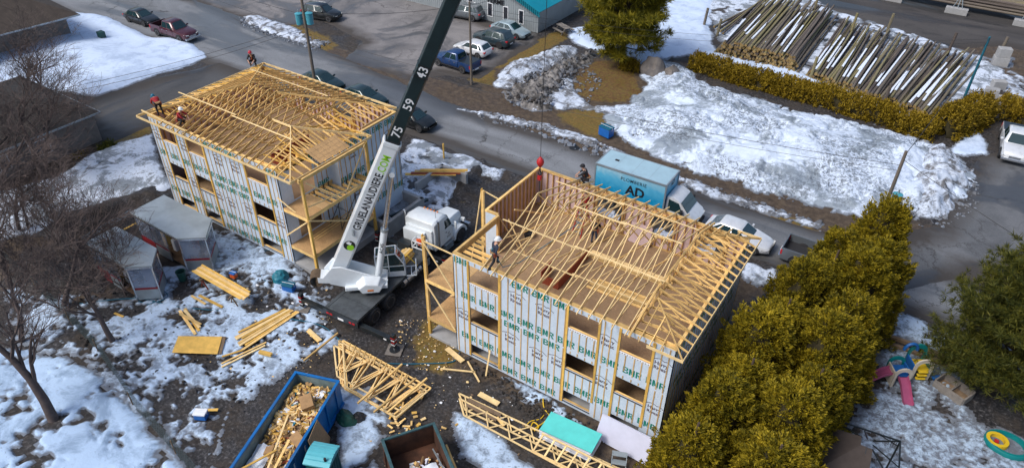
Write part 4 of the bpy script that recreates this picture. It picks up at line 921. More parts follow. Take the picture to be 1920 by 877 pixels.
# hoist rope, ball, hook and slings
HX, HY = .7, 7.15
sup(MB().tube([(HX, HY, 27.4), (HX, HY, 9.2)], .016, 5), 'hoist_rope', 'wire')
hb_ = MB(); hb_.loft([[(HX+r_*math.cos(2*math.pi*k/12), HY+r_*math.sin(2*math.pi*k/12), z) for k in range(12)] for r_, z in ((.05, 9.2), (.1, 9.12), (.18, 9.03), (.215, 8.88), (.18, 8.73), (.1, 8.62), (.06, 8.55))]); sup(hb_, 'headache_ball', 'red', smooth=50)
sup(MB().tube([(HX, HY, 8.55), (HX, HY, 8.3), (HX+.1, HY, 8.2), (HX+.08, HY, 8.08), (HX-.05, HY, 8.05), (HX-.1, HY, 8.15)], .04, 8), 'hook', 'steel_dark', smooth=40)
sl_ = MB(); sl_.box(HX-.1, HX+.1, HY-.1, HY+.1, 7.75, 8.02); sup(sl_, 'sling_shackle', 'red'); 
ch = MB(); ch.tube([(HX, HY, 7.75), (HX+.05, HY-.05, 7.2), (HX+.2, HY-.1, 6.6)], .022, 5); ch.tube([(HX, HY, 7.75), (HX-.05, HY+.1, 7.1), (HX-.05, HY+.2, 6.4)], .022, 5); sup(ch, 'lifting_chain', 'steel_dark')
# strapped lumber bundle on the deck
for i in range(5):
    for j in range(4-(i > 3)):
        q = CTM @ Vector((0, 0, 0)); o = MB().bar((5.05+random.uniform(-.1, .1), -.45+.17*j+.03*i, 1.29+.09*i), (6.35+random.uniform(-.1, .15), -.4+.17*j+.03*i, 1.29+.09*i), .15, .08).xf(CTM).build('lumber_block', ['lumber', 'lumber_yellow', 'lumber_pale'][(i+j) % 3])
        tag(o, 'lumber block in the strapped bundle on the crane deck, layer %d from bottom, block %d' % (i+1, j+1), 'lumber', 'lumber blocks strapped on the crane deck')
tag(MB().bar((5.7, -1.2, 1.27), (5.7, -.5, 1.73), .05, .01).bar((5.7, -.5, 1.73), (5.7, .35, 1.73), .05, .01).bar((5.7, .35, 1.73), (5.7, .8, 1.27), .05, .01).xf(CTM).build('ratchet_strap', 'yellow'), 'yellow ratchet strap over the lumber bundle on crane deck', 'strap')
# ================================================================ vehicles
CARS = dict(
 sedan=dict(L=4.6, W=1.8, H=1.43, belt=.92, hood=.86, nose=.68, tail=.9, wb=2.68, wr=.32, cab=(.98, .22, -1.25, -1.95), rear='trunk'),
 hatch=dict(L=4.25, W=1.77, H=1.47, belt=.93, hood=.88, nose=.7, tail=.95, wb=2.58, wr=.32, cab=(1.05, .3, -1.5, -1.98), rear='hatch'),
 suv=dict(L=4.6, W=1.86, H=1.68, belt=1.05, hood=1.0, nose=.82, tail=1.08, wb=2.68, wr=.36, cab=(1.1, .45, -1.75, -2.15), rear='hatch'),
 pickup=dict(L=5.7, W=1.98, H=1.88, belt=1.18, hood=1.14, nose=1.0, tail=1.15, wb=3.6, wr=.4, cab=(1.25, .62, -.85, -1.05), rear='bed'),
 small_pickup=dict(L=5.1, W=1.85, H=1.75, belt=1.1, hood=1.06, nose=.92, tail=1.1, wb=3.1, wr=.37, cab=(1.2, .55, -.75, -.95), rear='bed'))
def car(kind, paint_, x, y, heading, name, label, group=None, cover=None, rim='rim_grey', trim=None, stripe=False):
    k = CARS[kind]; L, Wd, H, wb = k['L'], k['W']/2, k['H'], k['wb']; belt, hood, nose, tail = k['belt'], k['hood'], k['nose'], k['tail']; x0, x1, x2, x3 = k['cab']; gz = .24 if 'pickup' not in kind else .34
    c = empty(name, (x, y, .026), R(heading), label, name.split('_')[-1] if name != 'pickup_truck' else 'pickup', group)
    xf, xr = L/2, -L/2
    def ring(x, w, z0, zb, zt): return [(x, -w*.86, z0), (x, w*.86, z0), (x, w*.98, z0+.12), (x, w, z0+.3), (x, w*.985, zb-.12), (x, w*.93, zb), (x, w*.6, zt), (x, -w*.6, zt), (x, -w*.93, zb), (x, -w*.985, zb-.12), (x, -w, z0+.3), (x, -w*.98, z0+.12)]
    bd = MB(); end = xr if k['rear'] != 'bed' else x3-.02
    st = []
    if k['rear'] != 'bed': st += [ring(xr, Wd*.8, gz+.2, tail-.22, tail-.2), ring(xr+.1, Wd*.93, gz+.1, tail-.06, tail), ring(xr+.5, Wd, gz, belt, tail+.02)]
    else: st += [ring(end, Wd, gz, belt, belt+.01)]
    st += [ring(x3+.2, Wd, gz, belt, belt+.02), ring(0, Wd, gz, belt, belt+.02), ring(x0-.05, Wd, gz, belt, max(hood+.05, belt)), ring(x0+.3, Wd*.985, gz, hood-.02, hood+.04), ring(xf-.45, Wd*.94, gz, nose+.02, nose+.1), ring(xf-.12, Wd*.84, gz+.06, nose-.08, nose), ring(xf, Wd*.68, gz+.14, nose-.22, nose-.16)]
    st.sort(key=lambda r_: r_[0][0])
    bd.loft(st); body = bd.build('body', paint_, c, 42)
    # greenhouse
    wr_, wb_ = Wd*.74, Wd*.93; zb = belt-.02; zr = H-.05
    BLk = [(x0, -wb_*.82), (x0-.22, -wb_), (x3+.12, -wb_), (x3, -wb_*.85), (x3, wb_*.85), (x3+.12, wb_), (x0-.22, wb_), (x0, wb_*.82)]
    RF = [(x1, -wr_*.8), (x1-.12, -wr_), (x2+.1, -wr_), (x2, -wr_*.85), (x2, wr_*.85), (x2+.1, wr_), (x1-.12, wr_), (x1, wr_*.8)]
    gh = MB(); gh.loft([[(*p, zb) for p in BLk], [(*p, zr) for p in RF], [(p[0]*.9+.1*(x1+x2)/2, p[1]*.82, H) for p in RF]]); gr_ = gh.build('roof', paint_, c, 50)
    def win(i, u0, u1, v0=.1, v1=.93, nm='side_window', off=.012):
        j = (i+1) % 8; P = lambda u, v: Vector((*BLk[i], zb)).lerp(Vector((*BLk[j], zb)), u).lerp(Vector((*RF[i], zr)).lerp(Vector((*RF[j], zr)), u), v)
        q = [P(u0, v0), P(u1, v0), P(u1, v1), P(u0, v1)]; nn = (q[1]-q[0]).cross(q[3]-q[0]).normalized()
        if nn.dot((q[0]+q[2])/2-Vector(((x1+x2)/2, 0, zb))) < 0: nn = -nn
        mb = MB(); mb.add([p+nn*off for p in q]+[p-nn*.01 for p in q], [(0, 1, 2, 3), (0, 4, 5, 1), (1, 5, 6, 2), (2, 6, 7, 3), (3, 7, 4, 0)]); mb.build(nm, 'car_glass', c)
    # ring order: 0 front-right.. edges: 1-2 right side, 5-6 left side, 7-0 front, 3-4 rear
    n_w = 2 if k['rear'] in ('bed',) else 3
    cuts = [(.03, .47), (.52, .96)] if n_w == 2 else [(.03, .4), (.44, .8), (.84, .97)]
    for a, b_ in cuts: win(1, a, b_); win(5, 1-b_, 1-a)
    win(7, .02, .98, .06, .95, 'windshield'); win(3, .04, .96, .15 if k['rear'] != 'trunk' else .05, .92, 'rear_window')
    if k['rear'] == 'bed':
        bz = belt+.02; fl = gz+.32; xb = x3-.06
        for s_ in (-1, 1): MB().box(xr+.05, xb, s_*(Wd-.1), s_*Wd*.99, gz+.02, bz).build('bed_side', paint_, c, bevel=.02)
        MB().box(xr, xr+.07, -Wd*.98, Wd*.98, gz+.1, bz).build('tailgate', paint_, c, bevel=.02); MB().box(xb-.06, xb-.001, -Wd+.1, Wd-.1, gz+.1, bz-.01).build('bed_wall', paint_, c)
        MB().box(xr+.07, xb-.06, -Wd+.1, Wd-.1, gz+.05, fl).build('bed_floor', 'rubber', c)
        if cover: MB().box(xr+.05, xb-.03, -Wd*.97, Wd*.97, bz+.002, bz+.035).build('bed_cover', cover, c, bevel=.01)
    # lower trim, bumpers, lights, plates
    tr = trim or 'rubber'
    for s_ in (-1, 1):
        MB().box(-wb/2+k['wr']+.1, wb/2-k['wr']-.1, s_*Wd*.97, s_*(Wd+.012), gz+.02, gz+.13).build('sill', tr, c)
        for cx_, nm in ((wb/2, 0), (-wb/2, 0)):
            a = MB(); n = 14; a.loft([[(cx_+rr*math.cos(math.pi*j/n*1.0), s_*yy, k['wr']+rr*math.sin(math.pi*j/n)) for j in range(n+1)] for rr, yy in ((k['wr']*1.24, Wd*.9), (k['wr']*1.24, Wd+.014), (k['wr']*1.06, Wd+.012), (k['wr']*1.0, Wd*.9))], cap=False, closed=False)
            a.add([(cx_+k['wr']*1.2*math.cos(math.pi*j/n), s_*(Wd+.004), k['wr']-.1+(.1+k['wr']*1.2*math.sin(math.pi*j/n))) for j in range(n+1)], [tuple(range(n+1))]); a.build('wheel_arch', 'rubber', c)
            wheel(c, (cx_, s_*(Wd-.09), k['wr']), k['wr'], .22, rim=rim)
        yl = s_*Wd*.68
        MB().loft([[(xf-.3, s_*Wd*.86, nose-.06+dz), (xf-.06, s_*Wd*.72, nose-.1+dz), (xf+.005, s_*Wd*.48, nose-.14+dz), (xf-.1, s_*Wd*.5, nose-.1+dz)] for dz in (-.14, .02)]).build('headlight', 'lamp_clear', c)
        if k['rear'] == 'bed': MB().box(xr-.015, xr+.1, s_*Wd*.86, s_*Wd*1.002, tail-.42, tail-.08).build('tail_light', 'lamp_red', c)
        else: MB().box(xr+.0, xr+.22, s_*Wd*.62, s_*Wd*.93, tail-.26, tail-.1).build('tail_light', 'lamp_red', c, bevel=.02)
        MB().box(x0-.5, x0-.36, s_*Wd*.98, s_*(Wd+.2), belt+.0, belt+.16).build('mirror', paint_, c, bevel=.03)
        for px_ in ((x1+x2)/2+.15, (x1+x2)/2-.95 if n_w == 3 else x3+.35): 
            h_ = MB().box(px_-.1, px_+.1, s_*Wd*.985, s_*(Wd+.022), belt-.2, belt-.165).build('door_handle', 'chrome' if paint_ != 'p_black' else 'rubber', c)
        for px_ in (x0-.35, (x1+x2)/2+.05): MB().box(px_-.008, px_+.008, s_*Wd*.985, s_*(Wd+.004), gz+.16, belt-.14).build('door_seam', 'rubber', c)
    MB().box(xf-.08, xf+.03, -Wd*.55, Wd*.55, gz+.1, gz+.22).build('lower_grille', 'rubber', c); MB().box(xf-.06, xf+.02, -Wd*.42, Wd*.42, nose-.34 if 'pickup' not in kind else nose-.42, nose-.2).build('grille', 'black_paint' if kind != 'pickup' else 'chrome', c, bevel=.01)
    if 'pickup' in kind:
        MB().box(xf-.12, xf+.08, -Wd*.92, Wd*.92, gz+.06, gz+.26).build('front_bumper', 'chrome', c, bevel=.03); MB().box(xr-.14, xr+.02, -Wd*.9, Wd*.9, gz+.05, gz+.22).build('rear_bumper', 'chrome', c, bevel=.03)
    MB().box(xr-.02 if k['rear'] != 'bed' else xr-.155, xr+.02, -.26, .26, gz+.25 if k['rear'] != 'bed' else gz+.08, gz+.37 if k['rear'] != 'bed' else gz+.2).build('plate', 'text_white', c)
    if kind == 'suv':
        for s_ in (-1, 1): MB().bar((x1-.2, s_*wr_*.9, H+.01), (x2+.25, s_*wr_*.9, H+.01), .04, .04).build('roof_rail', 'chrome', c)
    return c
PK = 'vehicles parked along the street'; LOT = 'vehicles in the farm lot'
car('sedan', 'p_black', -59.9, 20.8, 2, 'parked_sedan', 'black sedan parked right behind the maroon pickup', PK)
car('pickup', 'p_maroon', -53.1, 20.2, 2, 'pickup_truck', 'maroon crew-cab pickup with chrome grille beside the snowy lawn', PK)
car('suv', 'p_black', -44.5, 33.3, 14, 'parked_suv', 'black SUV behind the utility pole with transformers', LOT)
car('sedan', 'p_teal', -31.0, 20.2, 0, 'parked_sedan', 'dark teal sedan half hidden behind roof ridge beside utility pole', PK)
car('sedan', 'p_teal', -25.5, 20.0, 0, 'parked_sedan', 'dark teal sedan behind the roofed building, between sedan and hatchback', PK)
car('hatch', 'p_black', -19.2, 19.2, 0, 'parked_hatchback', 'black hatchback at the kerb just left of the crane boom', PK, rim='chrome')
car('suv', 'p_grey', -31.3, 43.0, 188, 'parked_suv', 'grey SUV farthest back by the farm wall behind the boom', LOT)
car('small_pickup', 'p_blue', -23.7, 31.1, 178, 'pickup_truck', 'bright blue small pickup with bed cover behind the bare pole', LOT, cover='black_paint')
car('hatch', 'p_white', -24.3, 34.8, 179, 'parked_hatchback', 'white hatchback between blue pickup and dark SUV', LOT)
car('suv', 'p_navy', -24.1, 38.3, 180, 'parked_suv', 'dark slate SUV with red tail lights between white and silver cars', LOT, rim='rubber')
car('sedan', 'p_silver', -24.0, 41.5, -2, 'parked_sedan', 'silver blue sedan nose to the lawn beside the farm building', LOT)
car('pickup', 'p_white', 24.1, 43.8, -86, 'pickup_truck', 'white pickup with dark bed cover by the far right bushes', cover='black_paint')
car('sedan', 'p_white', 9.6, 18.75, -2, 'parked_sedan', 'white sedan with black glass roof in front of the blue box truck', PK, rim='rim_grey')
car('pickup', 'p_grey', 15.4, 19.0, 0, 'pickup_truck', 'grey pickup almost hidden behind the tall cedars', PK)
# blue delivery truck
c = empty('box_truck', (2.75, 18.55, .026), R(1), 'blue and white plumbing box truck parked behind the open framed building', 'box truck', PK)
m_, n_, b_ = new_mat('truck_blue'); tc = nd(n_, 'ShaderNodeTexCoord'); sp = nd(n_, 'ShaderNodeSeparateXYZ'); n_.links.new(tc.outputs['Object'], sp.inputs[0])
nz = noise_node(n_, 1.2, 4, .6, tc.outputs['Object'], 1.5); ad = math_node(n_, 'ADD', sp.outputs[2], math_node(n_, 'MULTIPLY', nz.outputs[0], 1.3))
n_.links.new(ramp(n_, math_node(n_, 'MULTIPLY', ad, .25), [(.35, (.0, .10, .28)), (.55, (.0, .27, .52)), (.8, (.10, .44, .66)), (.98, (.34, .58, .70))]).outputs[0], b_.inputs['Base Color']); b_.inputs['Roughness'].default_value = .35
simple('truck_roof', (.34, .50, .58), .4, var=.1, scale=1.0)
x0, x1 = -3.55, 1.75
bxm = MB().box(x0, x1, -1.15, 1.15, .95, 3.3).build('cargo_box', 'truck_blue', c); MB().box(x0+.03, x1-.03, -1.12, 1.12, 3.302, 3.33).build('box_roof', 'truck_roof', c)
for y in (-1.155, 1.155): MB().box(x0, x1, y-.03, y+.03, 3.2, 3.345).build('corner_trim', 'galvanised', bxm); MB().box(x0, x1, y-.02, y+.02, .93, 1.03).build('corner_trim', 'galvanised', bxm)
for x in (x0, x1):
    for y in (-1.13, 1.13): MB().box(x-.05, x+.05, y-.05, y+.05, .93, 3.34).build('corner_trim', 'galvanised', bxm)
    MB().box(x-.045, x+.045, -1.1, 1.1, 3.22, 3.343).build('corner_trim', 'galvanised', bxm)
MB().box(-2.6, -2.3, -.1, .1, 3.33, 3.36).build('roof_vent', 'rubber', bxm)
for x in (-2.2, -.9, .4): MB().box(x, x+.015, -1.1, 1.1, 3.331, 3.335).build('roof_seam', 'galvanised', bxm)
place_text('lettering', text_mesh('PLOMBERIE', .36, 'text_black', .006, .002, 'CENTER', 1.1), bxm, (-.6, -1.156, 2.75), (1, 0, 0), (0, 0, 1))
place_text('lettering', text_mesh('AD', 1.0, 'text_black', .03, .002, 'CENTER', 1.0), bxm, (-.4, -1.156, 2.0), (1, 0, 0), (0, 0, 1)); place_text('lettering', text_mesh('AD', .5, 'text_black', .02, .002, 'CENTER', 1.0), bxm, (x1+.004, .1, 2.9), (0, 1, 0), (0, 0, 1))
MB().box(x0, 3.4, -.5, .5, .55, .94).build('chassis', 'black_paint', c); MB().box(x0-.2, x0, -1.1, 1.1, .5, .62).build('rear_bumper', 'steel_dark', c)
vr = lambda x, w, zt: [(x, -w, .5), (x, w, .5), (x, w, zt*.55), (x, w*.9, zt), (x, -w*.9, zt), (x, -w, zt*.55)]
MB().loft([vr(1.82, .98, 2.3), vr(2.3, 1.0, 2.38), vr(2.75, 1.0, 2.2), vr(3.35, 1.0, 1.55), vr(3.9, .95, 1.25), vr(4.12, .8, 1.0)]).build('cab', 'p_white', c, 40)
mb = MB(); mb.rect([(2.84, -.86, 2.14), (3.4, -.9, 1.53), (3.4, .9, 1.53), (2.84, .86, 2.14)], .03); mb.build('windshield', 'car_glass', c)
for s_ in (-1, 1):
    mb = MB(); mb.rect([(2.0, s_*1.0, 1.4), (3.15, s_*1.01, 1.35), (2.72, s_*.93, 2.08), (2.0, s_*.93, 2.2)], .02*s_); mb.build('side_window', 'car_glass', c)
    MB().box(3.0, 3.12, s_*1.02, s_*1.35, 1.4, 1.75).build('mirror', 'rubber', c, bevel=.03); MB().box(3.95, 4.1, s_*.6, s_*.85, .85, 1.05).build('headlight', 'lamp_clear', c)
    wheel(c, (-2.2, s_*.92, .4), .4, .4); wheel(c, (3.15, s_*.9, .4), .4, .24)
    MB().box(1.95, 2.0, s_*1.0, s_*1.012, .7, 1.35).build('door_seam', 'rubber', c)
MB().box(4.06, 4.18, -.8, .8, .42, .7).build('front_bumper', 'rubber', c, bevel=.03); MB().box(4.1, 4.16, -.5, .5, .75, .95).build('grille', 'rubber', c)
# ================================================================ things on the building site
def gz(x, y): return float(terr(x, y))+.055      # things lie on the packed snow
ORD = ['first', 'second', 'third', 'fourth', 'fifth', 'sixth', 'seventh', 'eighth', 'ninth', 'tenth', 'eleventh', 'twelfth']
def nth(i): return ORD[i] if i < 12 else '%d%s' % (i+1, {1: 'st', 2: 'nd', 3: 'rd'}.get((i+1) % 10 if (i+1) not in (11, 12, 13) else 0, 'th'))
simple('kiosk_red', (.22, .012, .02), .5, var=.3); simple('kiosk_in', (.12, .07, .035), .8, var=.5, scale=2)
def kiosk(roof, z, label, seed):
    rnd = random.Random(seed); k = empty('vending_trailer', (roof[0][0], roof[0][1], z), 0, label, 'trailer', 'vending trailers'); ox, oy = roof[0]
    p = [(x-ox, y-oy) for x, y in roof]; n = len(p)
    inset = lambda q, f: ((q[0]-sum(a for a, _ in p)/n)*f+sum(a for a, _ in p)/n, (q[1]-sum(b_ for _, b_ in p)/n)*f+sum(b_ for _, b_ in p)/n)
    b_ = [inset(q, .93) for q in p]
    MB().prism(p, 'z', 2.62, 2.7).build('roof', 'galvanised', k, bevel=.01); mb = MB(); mb.prism([inset(q, 1.012) for q in p], 'z', 2.5, 2.618); mb.build('roof_edge', 'chrome', k)
    mb = MB(); cx_, cy_ = inset(p[0], 0)
    mb.add([(*inset(q, .98), 2.702) for q in p]+[(cx_-1.0, cy_, 2.76), (cx_+1.4, cy_, 2.76)], [(0, 1, 5), (1, 2, 6, 5), (2, 3, 6), (3, 4, 6), (4, 0, 5, 6)]); mb.build('roof_skin', 'galvanised', k)
    MB().prism([inset(q, .96) for q in b_], 'z', .32, .4).build('floor', 'kiosk_in', k)
    for i in range(n):
        a = Vector((*b_[i], 0)); c2 = Vector((*b_[(i+1) % n], 0)); d = (c2-a); L_ = d.length; d.normalize(); up = Vector((0, 0, 1)); nn = d.cross(up)
        MB().bar(a+up*.05, a+up*2.5, .07, .07).build('corner_post', 'chrome', k)
        door = i == 4; side_segs = max(1, round(L_/1.3))
        for s_ in range(side_segs):
            u0, u1 = L_*s_/side_segs+.04, L_*(s_+1)/side_segs-.04
            if door and s_ == 0:
                MB().bar(a+d*u0+up*.2, a+d*u0+up*2.4, .05, .05).build('door_frame', 'chrome', k); MB().bar(a+d*u1+up*.2, a+d*u1+up*2.4, .05, .05).build('door_frame', 'chrome', k)
                dl = MB(); q0 = a+d*u0; q1 = q0+(d*.25-nn*-1*.9)*1.0; dl.rect([q0+up*.3, q1+up*.3, q1+up*2.2, q0+up*2.2], .03); dl.build('door', 'clear_plastic', k); continue
            lo = MB(); lo.rect([a+d*u0+up*.15, a+d*u1+up*.15, a+d*u1+up*.85, a+d*u0+up*.85], .03); lo.build('lower_panel', 'galvanised' if i in (2, 3) else ('kiosk_red' if s_ % 2 == 0 else 'galvanised'), k)
            rb = MB(); rb.rect([a+d*u0+up*.86+nn*.02, a+d*u1+up*.86+nn*.02, a+d*u1+up*1.0+nn*.02, a+d*u0+up*1.0+nn*.02], .03); rb.build('trim_band', 'kiosk_red', k)
            pn = MB(); pn.rect([a+d*u0+up*1.02, a+d*u1+up*1.02, a+d*u1+up*2.45, a+d*u0+up*2.45], .012); pn.build('pane', 'clear_plastic', k)
            MB().bar(a+d*u1+d*.04+up*1.0, a+d*u1+d*.04+up*2.45, .05, .05).build('mullion', 'chrome', k)
    xm = p[0][0]; L0 = p[2][0]-p[1][0]
    for q in range(4): MB().box(.6+q*L0*.2, .9+q*L0*.2, cy_-.5, cy_+.6, .4, 1.2+.3*(q % 2)).build('shelf', ['kiosk_in', 'lumber', 'foam_white', 'kiosk_red'][q], k)
    for x in (L0*.35, L0*.55):
        for y in (.25, p[1][1]-.25): MB().tube([(x, y-.08, .28), (x, y+.08, .28)], .28, 14).build('wheel', 'rubber', k)
    MB().box(.1, L0-.1, .2, p[1][1]-.2, .05, .3).build('chassis', 'steel_dark', k)
    return k
kiosk([(-22.08, -4.55), (-22.08, -2.12), (-17.3, -2.12), (-16.0, -3.55), (-17.3, -4.6)], .58, 'larger grey-roofed vending trailer nearest the roofed building', 1)
kiosk([(-21.4, -7.9), (-21.4, -5.88), (-17.45, -5.85), (-16.25, -7.0), (-17.4, -7.95)], .58, 'smaller grey-roofed vending trailer in front of the bare trees', 2)
# ladder
ld = empty('ladder', (-25.5, -7.1, .62), 0, 'grey aluminium ladder lying behind the vending trailers', 'ladder')
for x in (-.2, .2): MB().bar((x, 0, .25), (x+.15, 4.2, .55), .04, .09).build('rail', 'galvanised', ld)
for k in range(14): MB().bar((-.2+.15*k/14, .15+.3*k, .26+.0214*k), (.2+.15*k/14, .15+.3*k, .26+.0214*k), .035, .035).build('rung', 'galvanised', ld)
for i, (y, l) in enumerate(((-5.2, 3.2), (-4.7, 2.8))): tag(MB().bar((-24.5, y-1.2, .75), (-24.2, y-1.2+l, .95), .14, .045).build('plank', 'lumber_yellow'), ['yellow plank beside the ladder, nearer the camera', 'yellow plank beside the ladder, nearer the building'][i], 'plank')
# boards: helper from ground points
def board(p, q, w, th, z, mat='lumber', name='board', label='', group=None, tilt=(0, 0, 1)):
    o = MB().bar((p[0], p[1], gz(*p[:2])+z), (q[0], q[1], gz(*q[:2])+z), w, th, 0, tilt).build(name, mat); return tag(o, label, 'board', group)
for i in range(7): board((-16.25+.15*random.random(), -4.86+.115*i), (-11.75-.2*random.random(), -4.9+.115*i+.05), .11, .04, .78+(.042 if i % 3 == 0 else 0), ['lumber_yellow', 'lumber', 'lumber_pale'][i % 3], label='long yellow board across the two trestles, %s from the near side' % nth(i), group='boards on the trestles')
for i, x in enumerate((-15.3, -12.6)):
    t = empty('sawhorse', (x, -4.55, .58), 0, ['wooden sawhorse under the board stack, nearer the trailers', 'wooden sawhorse under the board stack, nearer the crane'][i], 'sawhorse')
    MB().bar((0, -.55, .7), (0, .6, .7), .09, .09).build('beam', 'old_wood', t)
    for y in (-.4, .45):
        for s_ in (-1, 1): MB().bar((0, y, .68), (s_*.3, y+.05, 0), .07, .04).build('leg', 'red_board' if i == 0 else 'old_wood', t)
board((-14.9, -5.6), (-12.9, -5.5), .16, .05, .06, 'lumber_yellow', label='short yellow board on the snow below the trestles'); board((-15.2, -5.9), (-13.9, -5.9), .12, .06, .1, 'lumber', label='thin offcut lying near the sawhorse leg')
for i, (p, q) in enumerate((((-14.6, -6.8), (-12.4, -7.5)), ((-14.65, -7.1), (-12.3, -7.8)), ((-14.4, -6.95), (-12.5, -7.35)), ((-14.3, -7.3), (-12.6, -7.2)))): board(p, q, .16, .045, .06+.046*i, ['lumber_yellow', 'lumber', 'lumber_pale', 'lumber'][i], label='yellow board in the small fanned pile above the plywood, %s from bottom' % nth(i), group='fanned boards')
def sheet_thing(name, pts, z, mat, label, cat='sheet', th=.02):
    mb = MB(); mb.rect([(x, y, gz(x, y)+z) for x, y in pts], th); return tag(mb.build(name, mat), label, cat)
ply = [(-12.15, -9.4), (-10.35, -7.95), (-11.1, -7.0), (-12.9, -8.45)]
sheet_thing('plywood_sheet', [(x+.12, y+.15) for x, y in ply], .08, 'old_wood', 'brown sheet peeking out beneath the yellow plywood'); sheet_thing('plywood_sheet', ply, .12, 'lumber_yellow', 'yellow plywood sheet lying flat on the snow')
for i in range(8):
    a = i*.17; dx, dy = .17*.93*i, -.06*i
    board((-10.75+.155*i, -6.5-.06*i+.3*(i % 3 == 0)), (-10.2+.1*i+.05, -3.3+.05*i-.35*(i % 4 == 1)), .15, .05, .06+(.05 if i in (2, 3, 4, 5) else 0), ['lumber_yellow', 'lumber', 'lumber_pale'][i % 3], label='wide board in the flat lumber pile left of the truss stack, %s from left' % nth(i), group='flat lumber pile')
for i, (p, q) in enumerate((((-9.75, -8.2), (-9.1, -5.7)), ((-9.55, -8.35), (-8.95, -5.9)), ((-10.05, -7.9), (-9.6, -6.9)))): board(p, q, .1, .045, .06+.03*i, ['lumber', 'lumber_pale', 'lumber_yellow'][i], label=['long thin board lying left of the blue dumpster', 'pale thin board lying against the long thin one', 'short thin board left end of the thin boards'][i])
o = MB().box(-.38, .38, -.1, .1, 0, .16).build('lumber_block', 'lumber_yellow', loc=(-8.3, -6.4, .25)); o.rotation_euler.z = .3; tag(o, 'yellow lumber block alone on dark ground above the dumpster', 'block')
board((-7.95, -3.6), (-6.7, -3.85), .15, .05, .06, 'lumber_pale', label='pale board lying behind the crane rear bumper'); board((-7.9, -3.75), (-6.75, -4.0), .13, .05, .06, 'lumber', label='tan board beside the pale one behind crane bumper')
board((-17.6, -9.3), (-16.9, -9.2), .12, .05, .06, 'lumber_yellow', label='small yellow offcut left of the trailers hose'); board((-8.2, -10.9), (-7.4, -10.3), .16, .05, .06, 'lumber_yellow', label='short yellow offcut beside the blue dumpster rim')
# small site things
def cyl_thing(name, x, y, prof, mat, label, cat, n=16, zoff=0):
    mb = MB(); mb.loft([[(r_*math.cos(2*math.pi*k/n), r_*math.sin(2*math.pi*k/n), z) for k in range(n)] for r_, z in prof]); return tag(mb.build(name, mat, smooth=40, loc=(x, y, gz(x, y)+zoff)), label, cat)
simple('bin_green', (.01, .06, .05), .5); simple('tarp_green', (.01, .07, .05), .5, var=.4)
cyl_thing('trash_bin', -17.0, -5.2, [(.22, 0), (.27, .6), (.3, .62), (.3, .66), (.25, .66), (.2, .1)], 'bin_green', 'dark green bin standing between the two trailers', 'bin')
def box_thing(name, x, y, s, mat, label, cat, rz=0, lid=None):
    o = empty(name, (x, y, gz(x, y)+.02), rz, label, cat); MB().box(-s[0]/2, s[0]/2, -s[1]/2, s[1]/2, 0, s[2]).build('body', mat, o, bevel=.02)
    if lid: MB().box(-s[0]/2-.02, s[0]/2+.02, -s[1]/2-.02, s[1]/2+.02, s[2]+.001, s[2]+.09).build('lid', lid, o, bevel=.02); MB().tube([(-s[0]/2-.03, 0, s[2]*.8), (-s[0]/2-.06, 0, s[2]+.14), (s[0]/2+.06, 0, s[2]+.14), (s[0]/2+.03, 0, s[2]*.8)], .015, 6).build('handle', 'text_white', o)
    return o
box_thing('cooler', -7.7, -11.05, (.6, .4, .34), 'plastic_blue', 'blue cooler with pale lid standing in the dark mud', 'cooler', .5, 'foam_white')
box_thing('storage_tote', -11.15, -2.05, (.7, .45, .38), 'plastic_blue', 'blue tote beside the crane rear outrigger', 'tote', .3, 'cord_blue'); box_thing('tool_case', -14.0, -4.0, (.6, .4, .3), 'yellow', 'yellow tool case on the snow beside the trestles', 'case', .4, 'black_paint')
box_thing('tool_case', -14.6, -3.3, (.35, .3, .3), 'orange', 'small orange case near the trailer nose', 'case', .2, 'plastic_blue')
box_thing('recycling_bin', -4.66, 26.9, (1.1, .7, .75), 'plastic_blue', 'blue bin lying in the roadside snow across the street', 'bin', -.2, 'cord_blue')
def lumpy(name, x, y, r_, h, mat, label, cat, seed, sq=1.0):
    rnd = random.Random(seed); bm = bmesh.new(); bmesh.ops.create_icosphere(bm, subdivisions=3, radius=1)
    for v in bm.verts:
        n_ = fbm(np.array([v.co.x*2.2+seed*3+v.co.z]), np.array([v.co.y*2.2+v.co.z*1.7]), seed)[0]; f_ = .72+.62*n_
        v.co = Vector((v.co.x*r_*f_, v.co.y*r_*sq*f_, max(-.02, v.co.z*h*f_)))
    me = bpy.data.meshes.new(name); bm.to_mesh(me); bm.free(); me.materials.append(MAT[mat]); return tag(put(name, me, loc=(x, y, gz(x, y))), label, cat)
lumpy('tarp_bundle', -12.2, -1.75, .5, .55, 'tarp_teal', 'crumpled dark teal tarp on snow near the crane rear', 'tarp', 4); lumpy('tarp_bundle', -1.6, -7.1, .6, .5, 'tarp_green', 'crumpled dark green tarp beside the blue dumpster', 'tarp', 5, .7)
lumpy('hose_coil', -1.15, -6.7, .35, .3, 'wire', 'black coiled hose next to the green tarp', 'hose', 6)
simple('boulder_rock', (.17, .15, .135), .9, var=.4, scale=1.2, bumps=.5); 
lumpy('boulder', -6.9, 41.0, 1.25, 1.6, 'boulder_rock', 'large brown boulder on the snow beside the pine', 'boulder', 8, .8); lumpy('boulder', -4.9, 41.2, .9, 1.1, 'boulder_rock', 'smaller boulder touching the large one', 'boulder', 9)
